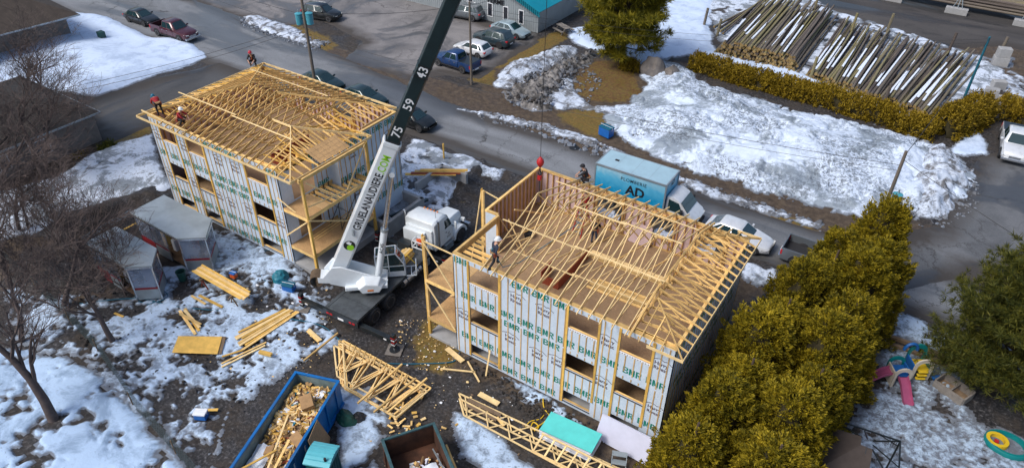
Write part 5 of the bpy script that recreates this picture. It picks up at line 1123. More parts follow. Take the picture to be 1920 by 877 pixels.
# hoses and cords
def hose(pts, r_, mat, label, name='hose', cat='hose', z=.04):
    P = [PX(*p) for p in pts]; out = []
    for i in range(len(P)-1):
        p0, p1, p2, p3 = P[max(i-1, 0)], P[i], P[i+1], P[min(i+2, len(P)-1)]
        for s_ in range(6):
            t = s_/6; out.append(.5*((2*p1)+(-p0+p2)*t+(2*p0-5*p1+4*p2-p3)*t*t+(-p0+3*p1-3*p2+p3)*t**3)+Vector((0, 0, z)))
    out.append(P[-1]+Vector((0, 0, z))); return tag(MB().tube(out, r_, 5).build(name, mat, smooth=True), label, cat)
hose([(150, 570), (255, 560), (330, 575), (430, 585), (520, 595), (600, 610), (640, 640), (690, 675), (735, 682), (800, 682), (850, 678), (862, 660)], .035, 'cord_blue', 'long teal hose running from trailers past the crane to the building')
hose([(262, 555), (280, 548), (300, 552), (290, 566), (262, 566), (255, 550), (285, 540), (310, 548), (312, 560), (275, 572)], .03, 'cord_blue', 'teal hose coiled at the smaller trailer nose'); hose([(470, 500), (480, 480), (500, 470), (520, 474), (492, 490), (490, 515), (500, 530)], .025, 'cord_blue', 'short teal hose curled on snow before the roofed building')
hose([(745, 365), (790, 345), (830, 300), (812, 285), (770, 300)], .03, 'cord_blue', 'teal hose on the snow behind the crane cab'); hose([(1018, 745), (1020, 765), (1030, 780), (1022, 790), (1008, 800), (995, 806), (1000, 792), (1010, 800), (1002, 808)], .035, 'yellow', 'yellow strap heap beside the foam board stack', 'strap_heap', 'strap')
hose([(985, 800), (995, 790), (1012, 786), (1020, 778)], .025, 'yellow', 'loose yellow strap end near the foam stack', 'strap', 'strap')
# trusses lying in a stack
def flat_truss(n_, kind, L_, Hh):
    mb = MB(); b_ = lambda p, q, w=.085: mb.bar((*p, 0), (*q, 0), w, .042)
    b_((0, 0), (L_, 0))
    if kind == 'flat':
        b_((0, 0), (Hh*1.1, -Hh)); b_((Hh*1.1, -Hh), (L_-.2, -Hh)); b_((L_-.2, -Hh), (L_, 0)); k = int(L_/1.3)
        for i in range(k):
            x0 = Hh*.5+(L_-Hh*.7)*i/k; x1 = Hh*.5+(L_-Hh*.7)*(i+.5)/k; x2 = Hh*.5+(L_-Hh*.7)*(i+1)/k; yt = lambda x: -min(Hh, x/1.1); b_((x0, 0), (x1, yt(x1)), .06); b_((x1, yt(x1)), (x2, 0), .06)
    else:
        b_((0, 0), (L_/2, -Hh)); b_((L_/2, -Hh), (L_, 0)); 
        for i in range(4):
            x0, x1, x2 = L_*(i/4), L_*(i+.5)/4, L_*(i+1)/4; yt = lambda x: -Hh*(1-abs(2*x/L_-1)); b_((x0, 0), (x1, yt(x1)), .06); b_((x1, yt(x1)), (x2, 0), .06)
    return mb.mesh('roof_truss', 'lumber_pale' if n_ % 2 else 'lumber')
def lay(me, p, ang, z, label, group): o = put('roof_truss', me, loc=(*p, z)); o.rotation_euler = (0, 0, ang); return tag(o, label, 'truss', group)
fl = [flat_truss(i, 'flat', 6.3-.15*(i % 3), 2.5-.3*i) for i in range(4)]
for i in range(6): lay(fl[i % 4], (-5.9+.12*(i % 3)+.05*i, -3.25-.18*(i % 4)), R(1.5-1.2*(i % 3)), .07+.047*i, 'roof truss in the flat stack behind the blue dumpster, %s from bottom' % nth(i), 'stacked trusses by the dumpster')
for i, (x, y0, y1) in enumerate(((-5.95, -3.2, -5.75), (-1.4, -3.0, -6.3), (.35, -3.05, -5.9), (-.1, -3.4, -6.3))): board((x, y0), (x-.1*i, y1), .09, .09, .52+.03*i, 'lumber', label=['crosswise stick at the left end of the truss stack', 'crosswise stick over the middle of the truss stack', 'crosswise stick at the right end of the truss stack', 'second crosswise stick near right end of truss stack'][i])
for i in range(12): board((-4.8+.38*i, -3.4), (-4.5+.37*i, -3.85-.1*(i % 2)), .05, .09, .53, 'lumber', label='short spacer block on the truss stack far chord, %s from left' % nth(i), group='truss stack spacers')
# long trusses in front of the open building
lt = flat_truss(1, 'flat', 9.6, .75)
for i in range(2): lay(lt, (2.05+.25*i, -2.55-.3*i), R(3.5-2.5*i), .08+.05*i, ['long narrow truss in front of the open building, far one', 'long narrow truss in front of the open building, near one'][i], 'long trusses by the foam stack')
for i in range(8):
    x = 7.2+.62*i; a = Vector((x, -3.45+.03*i, .1)); b_ = a+Vector((.2, .62, .8)); mb = MB().bar(a, b_, .09, .045); tag(mb.build('truss_web', 'lumber_pale'), 'upright stick of the leaning frame over the foam stack, %s from left' % nth(i), 'stick', 'sticks of the leaning frame')
board((7.2, -3.5), (12.2, -3.2), .05, .09, .12, 'lumber_pale', label='lower rail of the leaning frame by the foam stack'); tag(MB().bar((7.3, -2.86, .9), (12.2, -2.66, .9), .05, .09).build('board', 'lumber_pale'), 'upper rail of the leaning frame above the foam stack', 'board')
# blue roll-off container
simple('dumpster_blue', (.0, .13, .40), .45, var=.2, scale=1.2, dirt=(.05, .09, .14), dirt_amt=.7); simple('dumpster_in', (.16, .22, .22), .7, var=.35, scale=1.5, dirt=(.1, .07, .05))
simple('rust', (.075, .03, .015), .85, var=.6, scale=1.6, dirt=(.03, .015, .01), bumps=.2); simple('rim_teal', (.035, .085, .095), .5, var=.3)
def container(name, loc, rz, L_, Wd, Hh, mat, inside, label, rim):
    c = empty(name, loc, rz, label, 'dumpster'); t = .07
    for nm, a in (('side_wall', (0, L_, -Wd/2, -Wd/2+t)), ('side_wall', (0, L_, Wd/2-t, Wd/2)), ('end_wall', (0, t, -Wd/2+t, Wd/2-t)), ('end_wall', (L_-t, L_, -Wd/2+t, Wd/2-t))): MB().box(*a, .15, Hh).build(nm, mat, c)
    MB().box(t, L_-t, -Wd/2+t, Wd/2-t, .15, .22).build('floor', inside, c)
    li = MB(); e = .004
    li.quad((t, -Wd/2+t+e, .2), (L_-t, -Wd/2+t+e, .2), (L_-t, -Wd/2+t+e, Hh-.01), (t, -Wd/2+t+e, Hh-.01)); li.quad((t, Wd/2-t-e, .2), (L_-t, Wd/2-t-e, .2), (L_-t, Wd/2-t-e, Hh-.01), (t, Wd/2-t-e, Hh-.01)); li.quad((t+e, -Wd/2+t, .2), (t+e, Wd/2-t, .2), (t+e, Wd/2-t, Hh-.01), (t+e, -Wd/2+t, Hh-.01)); li.build('lining', inside, c)
    for s_ in (-1, 1): MB().box(-.04, L_+.04, s_*(Wd/2-t-.03), s_*(Wd/2+.04), Hh+.001, Hh+.1).build('rim', rim, c, bevel=.01); MB().box(-.02, L_, s_*(Wd/2+.001), s_*(Wd/2+.07), .1, .28).build('base_rail', mat, c)
    for x in (-.04, L_-t): MB().box(x, x+t+.04, -Wd/2+t, Wd/2-t, Hh+.001, Hh+.098).build('rim', rim, c, bevel=.01)
    x = .55
    while x < L_:
        for s_ in (-1, 1): MB().box(x-.05, x+.05, s_*(Wd/2+.001), s_*(Wd/2+.075), .28, Hh).build('rib', mat, c)
        x += 1.02
    return c
dz = R(-71); dc = container('roll_off_container', (-3.55, -6.85, 0), dz, 6.9, 2.4, 1.75, 'dumpster_blue', 'dumpster_in', 'blue roll-off dumpster heaped with wood scraps and cardboard', 'dumpster_blue')
for i, ch_ in enumerate('IBE'): place_text('lettering', text_mesh(ch_, .62, 'text_white', .012, .003, 'CENTER'), dc, (2.62+1.02*i, 1.2+.004, 1.2), (-1, 0, 0), (0, 0, 1))
for i, ch_ in enumerate('1S1'): place_text('lettering', text_mesh(ch_, .3, 'text_white', .006, .003, 'CENTER'), dc, (2.66+1.02*i, 1.2+.004, .68), (-1, 0, 0), (0, 0, 1))
DM = Matrix.Translation((-3.55, -6.85, 0)) @ Matrix.Rotation(dz, 4, 'Z')
def debris(name, M, x0, x1, y0, y1, zf, n_, seed, label, mats, sc=1.0):
    rnd = random.Random(seed); mb = MB()
    for i in range(n_):
        x, y = rnd.uniform(x0, x1), rnd.uniform(y0, y1); z = zf(x, y)+rnd.uniform(-.06, .1); l = rnd.choice((.15, .2, .3, .3, .45))*sc*rnd.uniform(.7, 1.4); w = rnd.choice((.08, .09, .14))*sc; a = rnd.uniform(0, 6.3)
        d = Vector((math.cos(a), math.sin(a), rnd.uniform(-.5, .5)))*l/2; p = Vector((x, y, z)); mb.bar(p-d, p+d, w, rnd.choice((.04, .04, .08)), rnd.choices(range(len(mats)), [6, 5, 5, 3, 2, 2, 1, 1][:len(mats)])[0], (rnd.uniform(-1, 1), rnd.uniform(-1, 1), 1))
    o = mb.xf(M).build(name, mats, fix=False); o['kind'] = 'stuff'; tag(o, label, 'debris'); return o
dmat = ['lumber', 'lumber_yellow', 'lumber_pale', 'osb', 'cardboard', 'foam_white', 'red_board', 'tarp_teal']
hz_ = lambda x, y: 1.0+.45*math.exp(-((x-1.6)/2.0)**2)+.08*math.sin(3*x+y)-.1*abs(y)
bedm = MB(); n_ = 14
bedm.loft([[(x, -1.1+2.2*j/8, hz_(x, -1.1+2.2*j/8)-.08) for j in range(9)] for x in np.linspace(.1, 6.8, 15)], cap=False, closed=False); o = bedm.xf(DM).build('debris_bed', 'osb_worn'); o['kind'] = 'stuff'; tag(o, 'trampled waste filling the blue dumpster', 'debris')
debris('wood_scraps', DM, .25, 4.6, -1.0, 1.0, hz_, 520, 3, 'wood offcuts and rubbish heaped in the blue dumpster', dmat); debris('wood_scraps', DM, 4.4, 6.7, -1.0, 1.0, hz_, 90, 4, 'sparse offcuts at the near end of the blue dumpster', dmat)
def in_d(name, mb, mat, label, cat, **k): return tag(mb.xf(DM).build(name, mat, **k), label, cat)
def tilted(mb, x, y, z, rx, ry, rz): return mb.xf(Matrix.Translation((x, y, z)) @ Matrix.Rotation(rz, 4, 'Z') @ Matrix.Rotation(rx, 4, 'X') @ Matrix.Rotation(ry, 4, 'Y'))
in_d('cardboard_box', tilted(MB().box(-.35, .35, -.3, .3, -.2, .25), 1.55, .25, 1.65, .2, .3, .6), 'cardboard', 'biggest brown cardboard box atop the dumpster heap', 'box'); in_d('cardboard_box', tilted(MB().box(-.25, .25, -.2, .2, -.12, .12), 4.3, -.3, 1.25, .2, -.2, .3), 'cardboard', 'small flattened brown box at the dumpster left side', 'box'); in_d('cardboard_box', tilted(MB().box(-.4, .4, -.25, .25, -.08, .1), 3.5, .75, 1.4, .3, .1, 1.0), 'cardboard', 'brown box against the dumpster right wall', 'box')
in_d('long_board', MB().bar((2.4, -.35, 1.55), (6.2, .35, 1.35), .09, .04), 'lumber_pale', 'long pale board lengthwise in the blue dumpster', 'board'); in_d('long_board', MB().bar((4.3, .1, 1.5), (5.9, -1.05, 1.55), .1, .045), 'lumber_yellow', 'yellow board slanting to the left dumpster rim', 'board'); in_d('long_board', MB().bar((3.6, .35, 1.45), (6.0, .5, 1.3), .12, .03), 'lumber', 'tan board beside the long pale one in dumpster', 'board')
def crumple(x0, x1, y0, y1, z, seed, amp=.18, n_=16):
    mb = MB(); X_ = np.linspace(0, 1, n_); N_ = lambda u, v: fbm(np.array([u*3.0+seed]), np.array([v*3.0]), seed)[0]
    mb.loft([[(x0+(x1-x0)*u+.1*(N_(u, v+5)-.5), y0+(y1-y0)*v+.1*(N_(u+9, v)-.5), z+amp*2*(N_(u, v)-.4)) for v in X_] for u in X_], cap=False, closed=False); return mb
in_d('plastic_sheet', crumple(4.0, 6.0, -1.05, -.2, 1.15, 3), 'plastic_sheet', 'crumpled white plastic along the dumpster left wall', 'plastic', smooth=True); in_d('plastic_sheet', crumple(5.4, 6.75, -.9, .4, 1.25, 7, .08), 'foam_white', 'white sheet at the near end of the blue dumpster', 'plastic', smooth=True); in_d('plastic_sheet', crumple(.5, 1.0, .2, .7, 1.45, 5, .06), 'foam_white', 'small white sheet at the far dumpster end', 'plastic', smooth=True)
in_d('green_board', MB().bar((5.0, .75, 1.25), (5.9, .8, 1.15), .4, .03), 'bin_green', 'dull green board in the dumpster near corner', 'board')
# portable toilet
simple('toilet_green', (.005, .075, .075), .4, var=.15); simple('toilet_roof', (.10, .42, .48), .45, var=.1, scale=1.5)
t = empty('portable_toilet', (.25, -10.2, 0), R(-68), 'teal portable toilet standing right beside the blue dumpster', 'toilet')
MB().box(-.55, .55, -.55, .55, .12, 2.1).build('cabin', 'toilet_green', t, bevel=.03); MB().box(-.6, .6, -.6, .6, 0, .12).build('skid', 'rubber', t)
rf = MB(); rf.loft([[(x, y, 2.1+.2*math.cos(x*2.2)) for x in np.linspace(-.62, .62, 9)]+[(x, y, 2.06) for x in np.linspace(.62, -.62, 9)] for y in (-.62, .62)]); rf_ = rf.build('roof', 'toilet_roof', t, 40)
for x in (-.4, -.2, 0, .2, .4): MB().box(x-.02, x+.02, -.6, .6, 2.1+.2*math.cos(x*2.2)-.01, 2.1+.2*math.cos(x*2.2)+.02).build('roof_rib', 'toilet_roof', rf_)
MB().tube([(.35, .35, 2.1), (.35, .35, 2.42)], .06, 10).build('vent_pipe', 'rubber', t)
d_ = MB().box(.551, .575, -.42, .42, .2, 1.98).build('door', 'toilet_green', t, bevel=.01); MB().box(.576, .59, -.15, .15, 1.6, 1.72).build('notice', 'text_white', d_); MB().box(.576, .61, .3, .36, 1.0, 1.15).build('latch', 'rubber', d_)
for y in (-.4, -.2, 0, .2, .4):
    for s_ in (-1, 1): MB().box(y-.02, y+.02, s_*.551, s_*.57, .3, 1.95).build('wall_rib', 'toilet_green', t)
# sheet leaning on the dumpster
mb = MB(); mb.rect([(-1.5, -8.3, .02), (-.35, -9.9, .02), (-.95, -9.9, 1.9), (-1.5, -8.8, 1.9)], .02); tag(mb.build('leaning_panel', 'osb_worn'), 'brown board leaning on the blue dumpster behind the toilet', 'board')
# rusty container
an = math.atan2(-.545, .84); bc = container('open_container', (2.3, -6.75, 0), an, 5.0, 2.55, 1.5, 'rust', 'rust', 'rusty open container with teal rim at the bottom edge', 'rim_teal'); BM = Matrix.Translation((2.3, -6.75, 0)) @ Matrix.Rotation(an, 4, 'Z')
debris('container_waste', BM, 1.0, 4.8, -1.1, 1.1, lambda x, y: .35+.1*x, 160, 8, 'rubbish and offcuts in the rusty container', ['foam_white', 'lumber', 'plastic_sheet', 'cardboard', 'lumber_yellow', 'foam_lilac'])
tag(crumple(1.6, 3.6, -.8, .8, .75, 4, .25).xf(BM).build('plastic_sheet', 'plastic_sheet', smooth=True), 'crumpled pale plastic inside the rusty container', 'plastic'); tag(MB().bar((.6, .95, .5), (4.5, 1.05, 1.45), .06, .06).xf(BM).build('pipe', 'galvanised'), 'thin pale pipe leaning in the rusty container', 'pipe')
for i in range(4): board((3.5+.12*i, -5.5-.25*i), (5.6+.1*i, -6.9-.1*i), .09, .045, .05+.1*i, 'lumber', label='long stick along the rusty container right side, %s from it' % nth(i), group='sticks beside the rusty container')
rnd = random.Random(12)
for i in range(34):
    px_, py_ = rnd.uniform(730, 800), rnd.uniform(770, 830); 
    if i > 22: px_, py_ = rnd.uniform(690, 900), rnd.uniform(740, 850)
    q = PX(px_, py_); a = rnd.uniform(0, 3.14); l = rnd.uniform(.15, .45)
    if 2.0 < q.x < 6 and q.y < -5.6: continue
    board((q.x-l*math.cos(a)/2, q.y-l*math.sin(a)/2), (q.x+l*math.cos(a)/2, q.y+l*math.sin(a)/2), rnd.choice((.09, .09, .14)), .04, .04+.1*rnd.random()*(i < 22), rnd.choice(('lumber', 'lumber_pale', 'lumber_yellow')), 'offcut', 'small wood offcut scattered near the rusty container', 'scattered offcuts')
# boards beside the open building
for i, (p, q, w, mt, lb) in enumerate((((-.46, -.34), (.89, -.65), .3, 'lumber_pale', 'pale wide board by the porch slab corner'), ((.2, -1.75), (1.9, -.9), .09, 'lumber_pale', 'thin stick on the mud below the porch'), ((1.1, -.5), (2.5, -1.35), .09, 'lumber_pale', 'thin stick crossing toward the basement window'), ((2.7, -2.65), (4.7, -2.55), .22, 'old_wood', 'dark brown timber beside the narrow truss'), ((2.75, -2.95), (4.7, -2.9), .2, 'old_wood', 'brown timber nearer the snow strip'), ((2.95, -2.0), (4.2, -2.0), .3, 'lumber_pale', 'pale plank lying apart before the open building'), ((4.6, -2.75), (5.2, -3.0), .14, 'lumber', 'short plank end past the brown timbers'))): board(p, q, w, .05, .06, mt, label=lb)
tag(MB().bar((2.5, -.75, .05), (2.3, -.06, 1.3), .08, .04).build('board', 'lumber_pale'), 'stick leaning against the wall at the basement window', 'board')
board((.6, .35), (1.9, .0), .4, .05, -.02, 'lumber', label='tan board lying inside the left basement window') if False else None
# foam boards
for i in range(9):
    o = MB().box(-1.38, 1.38, -.62, .62, 0, .075).build('foam_board', 'foam_blue' if i == 8 else ('foam_lilac' if i % 2 else 'foam_white'), loc=(8.33+.02*(i % 3), -1.9+.015*(i % 2), .06+.082*i), bevel=.005); o.rotation_euler.z = R(3+.6*(i % 3)); tag(o, 'top turquoise foam board of the stack by the open building' if i == 8 else 'pale foam board under the turquoise one, %s from the bottom of its stack' % nth(i), 'foam board', 'foam board stack')
for i in range(2):
    mb = MB(); y0, y1 = -.95-.05*i, -.42-.05*i; mb.rect([(9.25+.03*i, y0, .03), (12.05, y0-.05, .03), (12.08, y1, 1.28), (9.3, y1, 1.28)], .045); tag(mb.build('foam_board', 'foam_lilac'), ['rear lilac foam board leaning on the wall under windows', 'front lilac foam board leaning on the wall under windows'][i], 'foam board')
t = empty('step_stool', (10.9, -1.65, .02), .4, 'small aluminium step stool before the leaning foam board', 'stool')
for k in range(2): MB().box(-.35, .35, -.32+.3*k, -.04+.3*k, .22+.24*k, .26+.24*k).build('step', 'galvanised', t)
for x in (-.34, .34): MB().bar((x, -.35, 0), (x, .1, .5), .04, .06).build('leg', 'galvanised', t); MB().bar((x, .4, 0), (x, .2, .5), .04, .06).build('leg', 'galvanised', t)
# behind the crane
for i, (p, q, mt) in enumerate((((-13.3, 11.3), (-10.2, 13.4), 'lumber_yellow'), ((-13.0, 11.6), (-10.0, 13.7), 'red_board'), ((-12.9, 11.9), (-9.8, 14.0), 'lumber'), ((-12.6, 12.2), (-9.7, 14.2), 'lumber_yellow'))): tag(MB().bar((*p, 1.12+.05*i), (*q, 1.1+.05*i), .3, .05).build('board', mt), ['yellow board lowest on the concrete wall behind the boom', 'red-brown board on the concrete wall behind the boom', 'tan board on the concrete wall behind the boom', 'upper yellow board on the concrete wall behind the boom'][i], 'board')
tag(MB().bar((-10.9, 6.9, .8), (-10.4, 10.3, .5), .16, .16).build('steel_beam', 'boom_black'), 'dark steel beam lying beside the crane cab', 'beam'); tag(MB().box(-.05, .05, -.05, .05, 0, 1.5).build('stake', 'lumber_yellow', loc=(-13.4, 16.0, 0)), 'upright wooden stake near the street behind the boom', 'stake')
# things inside the open building
for i in range(9): tag(MB().bar((4.4+.1*(i % 2), 6.5+.14*(i % 5), 4.4+.06*(i // 5)), (9.3-.15*(i % 3), 6.55+.14*(i % 5), 4.4+.06*(i // 5)), .13, .05).build('board', ['lumber_pale', 'lumber'][i % 2]), 'long pale board stacked on the open upper floor, %s in the pile' % nth(i), 'board', 'boards on the upper floor')
for i in range(6): tag(MB().bar((5.6+.2*(i % 2), 4.2+.16*i, 4.38+.02*(i % 2)), (9.0-.2*(i % 3), 4.3+.16*i, 4.38+.02*(i % 2)), .14, .045).build('board', 'lumber'), 'board loose on the upper floor, %s from the front windows' % nth(i), 'board', 'loose floor boards')
mb = MB(); mb.rect([(5.6, 9.1, 4.38), (6.9, 9.1, 4.38), (6.9, 9.36, 5.6), (5.6, 9.36, 5.6)], .03); tag(mb.build('foam_board', 'foam_pink'), 'pink foam board leaning inside the open building back wall', 'foam board')
for i, (x, h_) in enumerate(((4.1, .55), (7.3, .5), (9.8, .45), (3.6, .4))): tag(crumple(x-.5, x+.5, 9.62, 10.3, 5.0, 20+i, .3).build('plastic_sheet', 'plastic_sheet', smooth=True), ['white plastic flap outside the second back window', 'white plastic flap outside the third back window', 'white plastic flap outside the far right back window', 'white plastic flap outside the first back window'][i], 'plastic')
# mesh fence at the lower left
simple('fence_mesh', (.05, .075, .08), .6); fp = [PX(*p) for p in ((-60, 445), (0, 480), (70, 545), (130, 600), (185, 660), (250, 760), (330, 850), (365, 890))]
fe = empty('mesh_fence', fp[3], 0, 'dark sagging mesh fence along the lower left snow', 'fence'); o0 = fp[3]
for p, q in zip(fp[:-1], fp[1:]):
    p, q = p-o0, q-o0; n_ = max(2, int((q-p).length/.16)); h = Vector((.18, .12, .75)); MB().tube([p, p+Vector((0, 0, 1.0))], .03, 6).build('post', 'old_wood', fe); pm = MB()
    for k in range(n_+1): a = p.lerp(q, k/n_); pm.bar(a, a+h, .016, .016)
    for k in range(6): pm.bar(p+h*k/5, q+h*k/5, .016, .016)
    w_ = pm.build('mesh_panel', 'fence_mesh', fe); w_['kind'] = 'stuff'
struct(snow('dirt_mound', W((120, 400), (200, 375), (290, 350), (340, 362), (345, 385), (260, 400), (180, 430), (110, 450), (60, 440)), 'ground', .15, .16, .6, .5, .8, lump=.2, lsc=1.2, mound=.5, mw=2, seed=40))
struct(snow('dirt_mound', W((50, 470), (180, 440), (230, 470), (190, 545), (60, 555), (0, 530)), 'ground', .1, .16, .6, .5, .8, lump=.2, lsc=1.2, mound=.3, mw=2, seed=41)); struct(snow('dirt_mound', W((858, 330), (905, 300), (912, 325), (880, 380), (850, 365)), 'ground', .1, .14, .5, .4, 1.0, lump=.15, lsc=1.6, mound=.3, mw=1.2, seed=42))

# loose crumbs: snow clods along the banks, chips and clods over the site
def scatter(name, polys, n_, s0, s1, mats, label, seed, z=.03, flat=.6):
    g = np.random.default_rng(seed); mb = MB(); k = 0
    P = [[PX(*p) for p in q] for q in polys]; A = [max(x.x for x in q)-min(x.x for x in q) for q in P]
    while k < n_:
        q = P[g.integers(len(P))]; x = g.uniform(min(v.x for v in q), max(v.x for v in q)); y = g.uniform(min(v.y for v in q), max(v.y for v in q))
        if poly_sd(q, np.array([x]), np.array([y]))[0] < 0: continue
        r_ = s0*(s1/s0)**(g.random()**2); zz = gz(x, y)-.055+z; a0 = g.uniform(0, 6.28); m_ = int(g.integers(len(mats))); st_ = g.uniform(.5, 1.6)
        ring = [(x+r_*st_*math.cos(a0+1.26*j)*g.uniform(.7, 1.2), y+r_*math.sin(a0+1.26*j)*g.uniform(.7, 1.2), zz) for j in range(5)]; top = [(x+(p[0]-x)*.6, y+(p[1]-y)*.6, zz+r_*flat*g.uniform(.6, 1.3)) for p in ring]; mb.loft([ring, top], m_); k += 1
    o = mb.build(name, mats, fix=False); o['kind'] = 'stuff'; return tag(o, label, 'debris')
scatter('snow_clods', [((860, 205), (1020, 235), (1200, 300), (1540, 420), (1540, 435), (1180, 318), (1000, 252), (900, 225)), ((1690, 290), (1830, 320), (1840, 390), (1760, 430), (1690, 420)), ((940, 150), (1070, 95), (1130, 150), (1100, 210), (950, 200)), ((450, 30), (620, 80), (600, 100), (450, 50)), ((1140, 200), (1300, 310), (1550, 395), (1500, 385), (1280, 300), (1180, 240))], 1500, .05, .3, ['snow_plowed', 'snow_clean', 'snow_dirty'], 'loose snow clods crumbled along the ploughed banks', 51)
scatter('wood_chips', [((430, 560), (640, 560), (700, 700), (800, 690), (900, 720), (1050, 800), (1000, 877), (640, 877), (500, 720)), ((740, 600), (860, 600), (880, 700), (760, 690)), ((300, 560), (620, 520), (600, 700), (330, 720))], 700, .02, .09, ['lumber', 'lumber_pale', 'foam_white', 'old_wood'], 'scattered wood chips and scraps trodden into the site', 52, .05, .3)
scatter('mud_clods', [((60, 470), (300, 565), (345, 505), (560, 500), (640, 640), (430, 790), (180, 690)), ((190, 380), (330, 350), (340, 390), (120, 440)), ((840, 650), (1060, 770), (1230, 860), (1000, 790))], 1500, .03, .14, ['ground'], 'dark mud clods strewn over the snow and gravel', 53, .05, .6)
scatter('dirt_clods', [((945, 172), (1040, 125), (1120, 100), (1080, 130), (1040, 185), (1030, 208), (955, 195))], 500, .08, .3, ['snow_dirty', 'ground'], 'grey dirt chunks over the dirty snow heap', 54, .5, .7)
# ================================================================ poles, buildings, log yard, playthings
simple('pole_wood', (.15, .125, .1), .9, var=.3, scale=2, stretch=(3, 3, .3)); simple('transformer', (.06, .30, .38), .4, var=.12, coat=.3); simple('pole_steel', (.02, .14, .20), .4, .3, var=.2)
def pole(x, y, h, label, cans=(), arm=0, r_=.15, mat='pole_wood', lean=(0, 0), z0=0.0):
    p = empty('utility_pole' if mat == 'pole_wood' else 'light_pole', (x, y, z0), 0, label, 'pole'); top = Vector((lean[0], lean[1], h)); MB().tube([(0, 0, -.3), top], [r_, r_*.7], 12).build('post', mat, p, 40)
    if arm: MB().bar(top*.93+Vector((-arm/2, .12, 0)), top*.93+Vector((arm/2, .12, 0)), .1, .12).build('cross_arm', 'pole_wood', p); [MB().tube([top*.93+Vector((s_, .12, .06)), top*.93+Vector((s_, .12, .22))], .04, 8).build('insulator', 'galvanised', p) for s_ in (-arm/2+.1, -arm/4, arm/4, arm/2-.1)]
    for (dx, dy, z) in cans:
        t = MB(); n = 16; t.loft([[(dx+r2*math.cos(2*math.pi*k/n), dy+r2*math.sin(2*math.pi*k/n), z+zz) for k in range(n)] for r2, zz in ((.22, 0), (.29, .04), (.3, .9), (.32, .92), (.32, .97), (.12, 1.06))]); c_ = t.build('transformer', 'transformer', p, 40)
        MB().bar((dx*.4, dy*.4, z+.6), (dx, dy, z+.6), .08, .08).build('bracket', 'steel_dark', c_); MB().tube([(dx, dy, z+1.05), (dx, dy, z+1.3)], .05, 8).build('bushing', 'galvanised', c_)
    return p
pole(-28.43, 17.08, 12.5, 'utility pole with two blue transformers behind the roofed building', ((-.55, -.1, 7.4), (.5, .1, 7.6)), 2.2); pole(-20.03, 28.75, 7.9, 'bare grey utility pole beside the blue pickup', (), 0, .13)
pole(17.2, 23.6, 7.2, 'utility pole with blue transformer behind the tall cedars', ((.45, -.3, 3.4),), 0, .14); pole(19.59, 51.2, 6.4, 'blue steel light pole beside the log piles', (), 0, .13, 'pole_steel')
def wire(a, b_, sag, label, r_=.016, grp='overhead wires'):
    a, b_ = Vector(a), Vector(b_); pts = [a.lerp(b_, t/16)-Vector((0, 0, sag*4*(t/16)*(1-t/16))) for t in range(17)]; return tag(MB().tube(pts, r_, 4).build('overhead_wire', 'wire'), label, 'wire', grp)
wire((-28.4, 17.1, 8.6), (-20.0, 28.75, 7.7), .5, 'overhead wire from transformer pole to the bare pole'); wire((-28.4, 17.1, 7.6), (-42.0, -2.0, 4.4), .5, 'overhead wire from transformer pole to the left house'); wire((-28.4, 17.1, 7.3), (-41.2, -1.6, 4.3), .6, 'lower overhead wire to the left house')
wire((-28.4, 17.1, 7.8), (-50, 60, 8.5), 1.0, 'overhead wire running up over the farm lot'); wire((-90, 26, 7.0), (-28.4, 17.3, 8.2), 1.0, 'overhead wire along the street at upper left'); wire((-90, 26.6, 6.4), (-28.4, 17.3, 7.0), 1.2, 'lower overhead wire along the street at upper left')
wire((-20.0, 28.75, 7.6), (-26, 44, 4.2), .4, 'overhead wire from the bare pole to the farm building'); wire((-28.4, 17.3, 6.6), (17.2, 23.6, 6.2), 1.0, 'long overhead wire along the street behind both buildings', .018); wire((-28.4, 17.3, 6.2), (17.2, 23.6, 5.8), 1.2, 'second long overhead wire along the street', .014)
wire((-20.0, 28.75, 7.4), (19.6, 51.2, 6.2), 1.2, 'overhead wire across the lawn to the blue light pole', .012); wire((-20.0, 28.75, 7.0), (19.6, 51.2, 5.9), 1.4, 'lower overhead wire across the lawn', .012); wire((17.2, 23.6, 6.9), (19.6, 51.2, 6.3), .5, 'overhead wire from cedar-side pole to blue light pole', .022); wire((17.2, 23.6, 6.6), (40, 8, 7.5), .8, 'overhead wire from the cedar-side pole toward the right', .02)
# farm supply building
simple('metal_siding', (.36, .40, .42), .45, .35, var=.07, scale=1.0); simple('teal_roof', (.0, .27, .36), .4, .2, var=.12, scale=.6, dirt=(.05, .3, .38)); simple('teal_trim', (.01, .2, .26), .45, var=.2)
fb_ = empty('farm_building', (-21.9, 43.75, 0), 0, 'grey ribbed metal farm shop with teal roof at the top edge', 'building'); Lf, Df, zh = 20.0, 26.0, 2.75; sl_ = .42
w_ = MB(); w_.prism([(-Lf, 0), (0, 0), (0, zh), (-Lf/2, zh+Lf/2*sl_), (-Lf, zh)], 'y', 0, Df); w_.build('wall', 'metal_siding', fb_)
rb = MB(); x = -Lf+.15
while x < -.05: zt = zh+min(-x, Lf+x)*sl_-.05; rb.box(x, x+.07, -.028, -.001, .1, zt); x += .3
y = .15
while y < Df: rb.box(.001, .028, y, y+.07, .1, zh-.05); y += .3
r_o = rb.build('siding_ribs', 'metal_siding', fb_); r_o['kind'] = 'stuff'
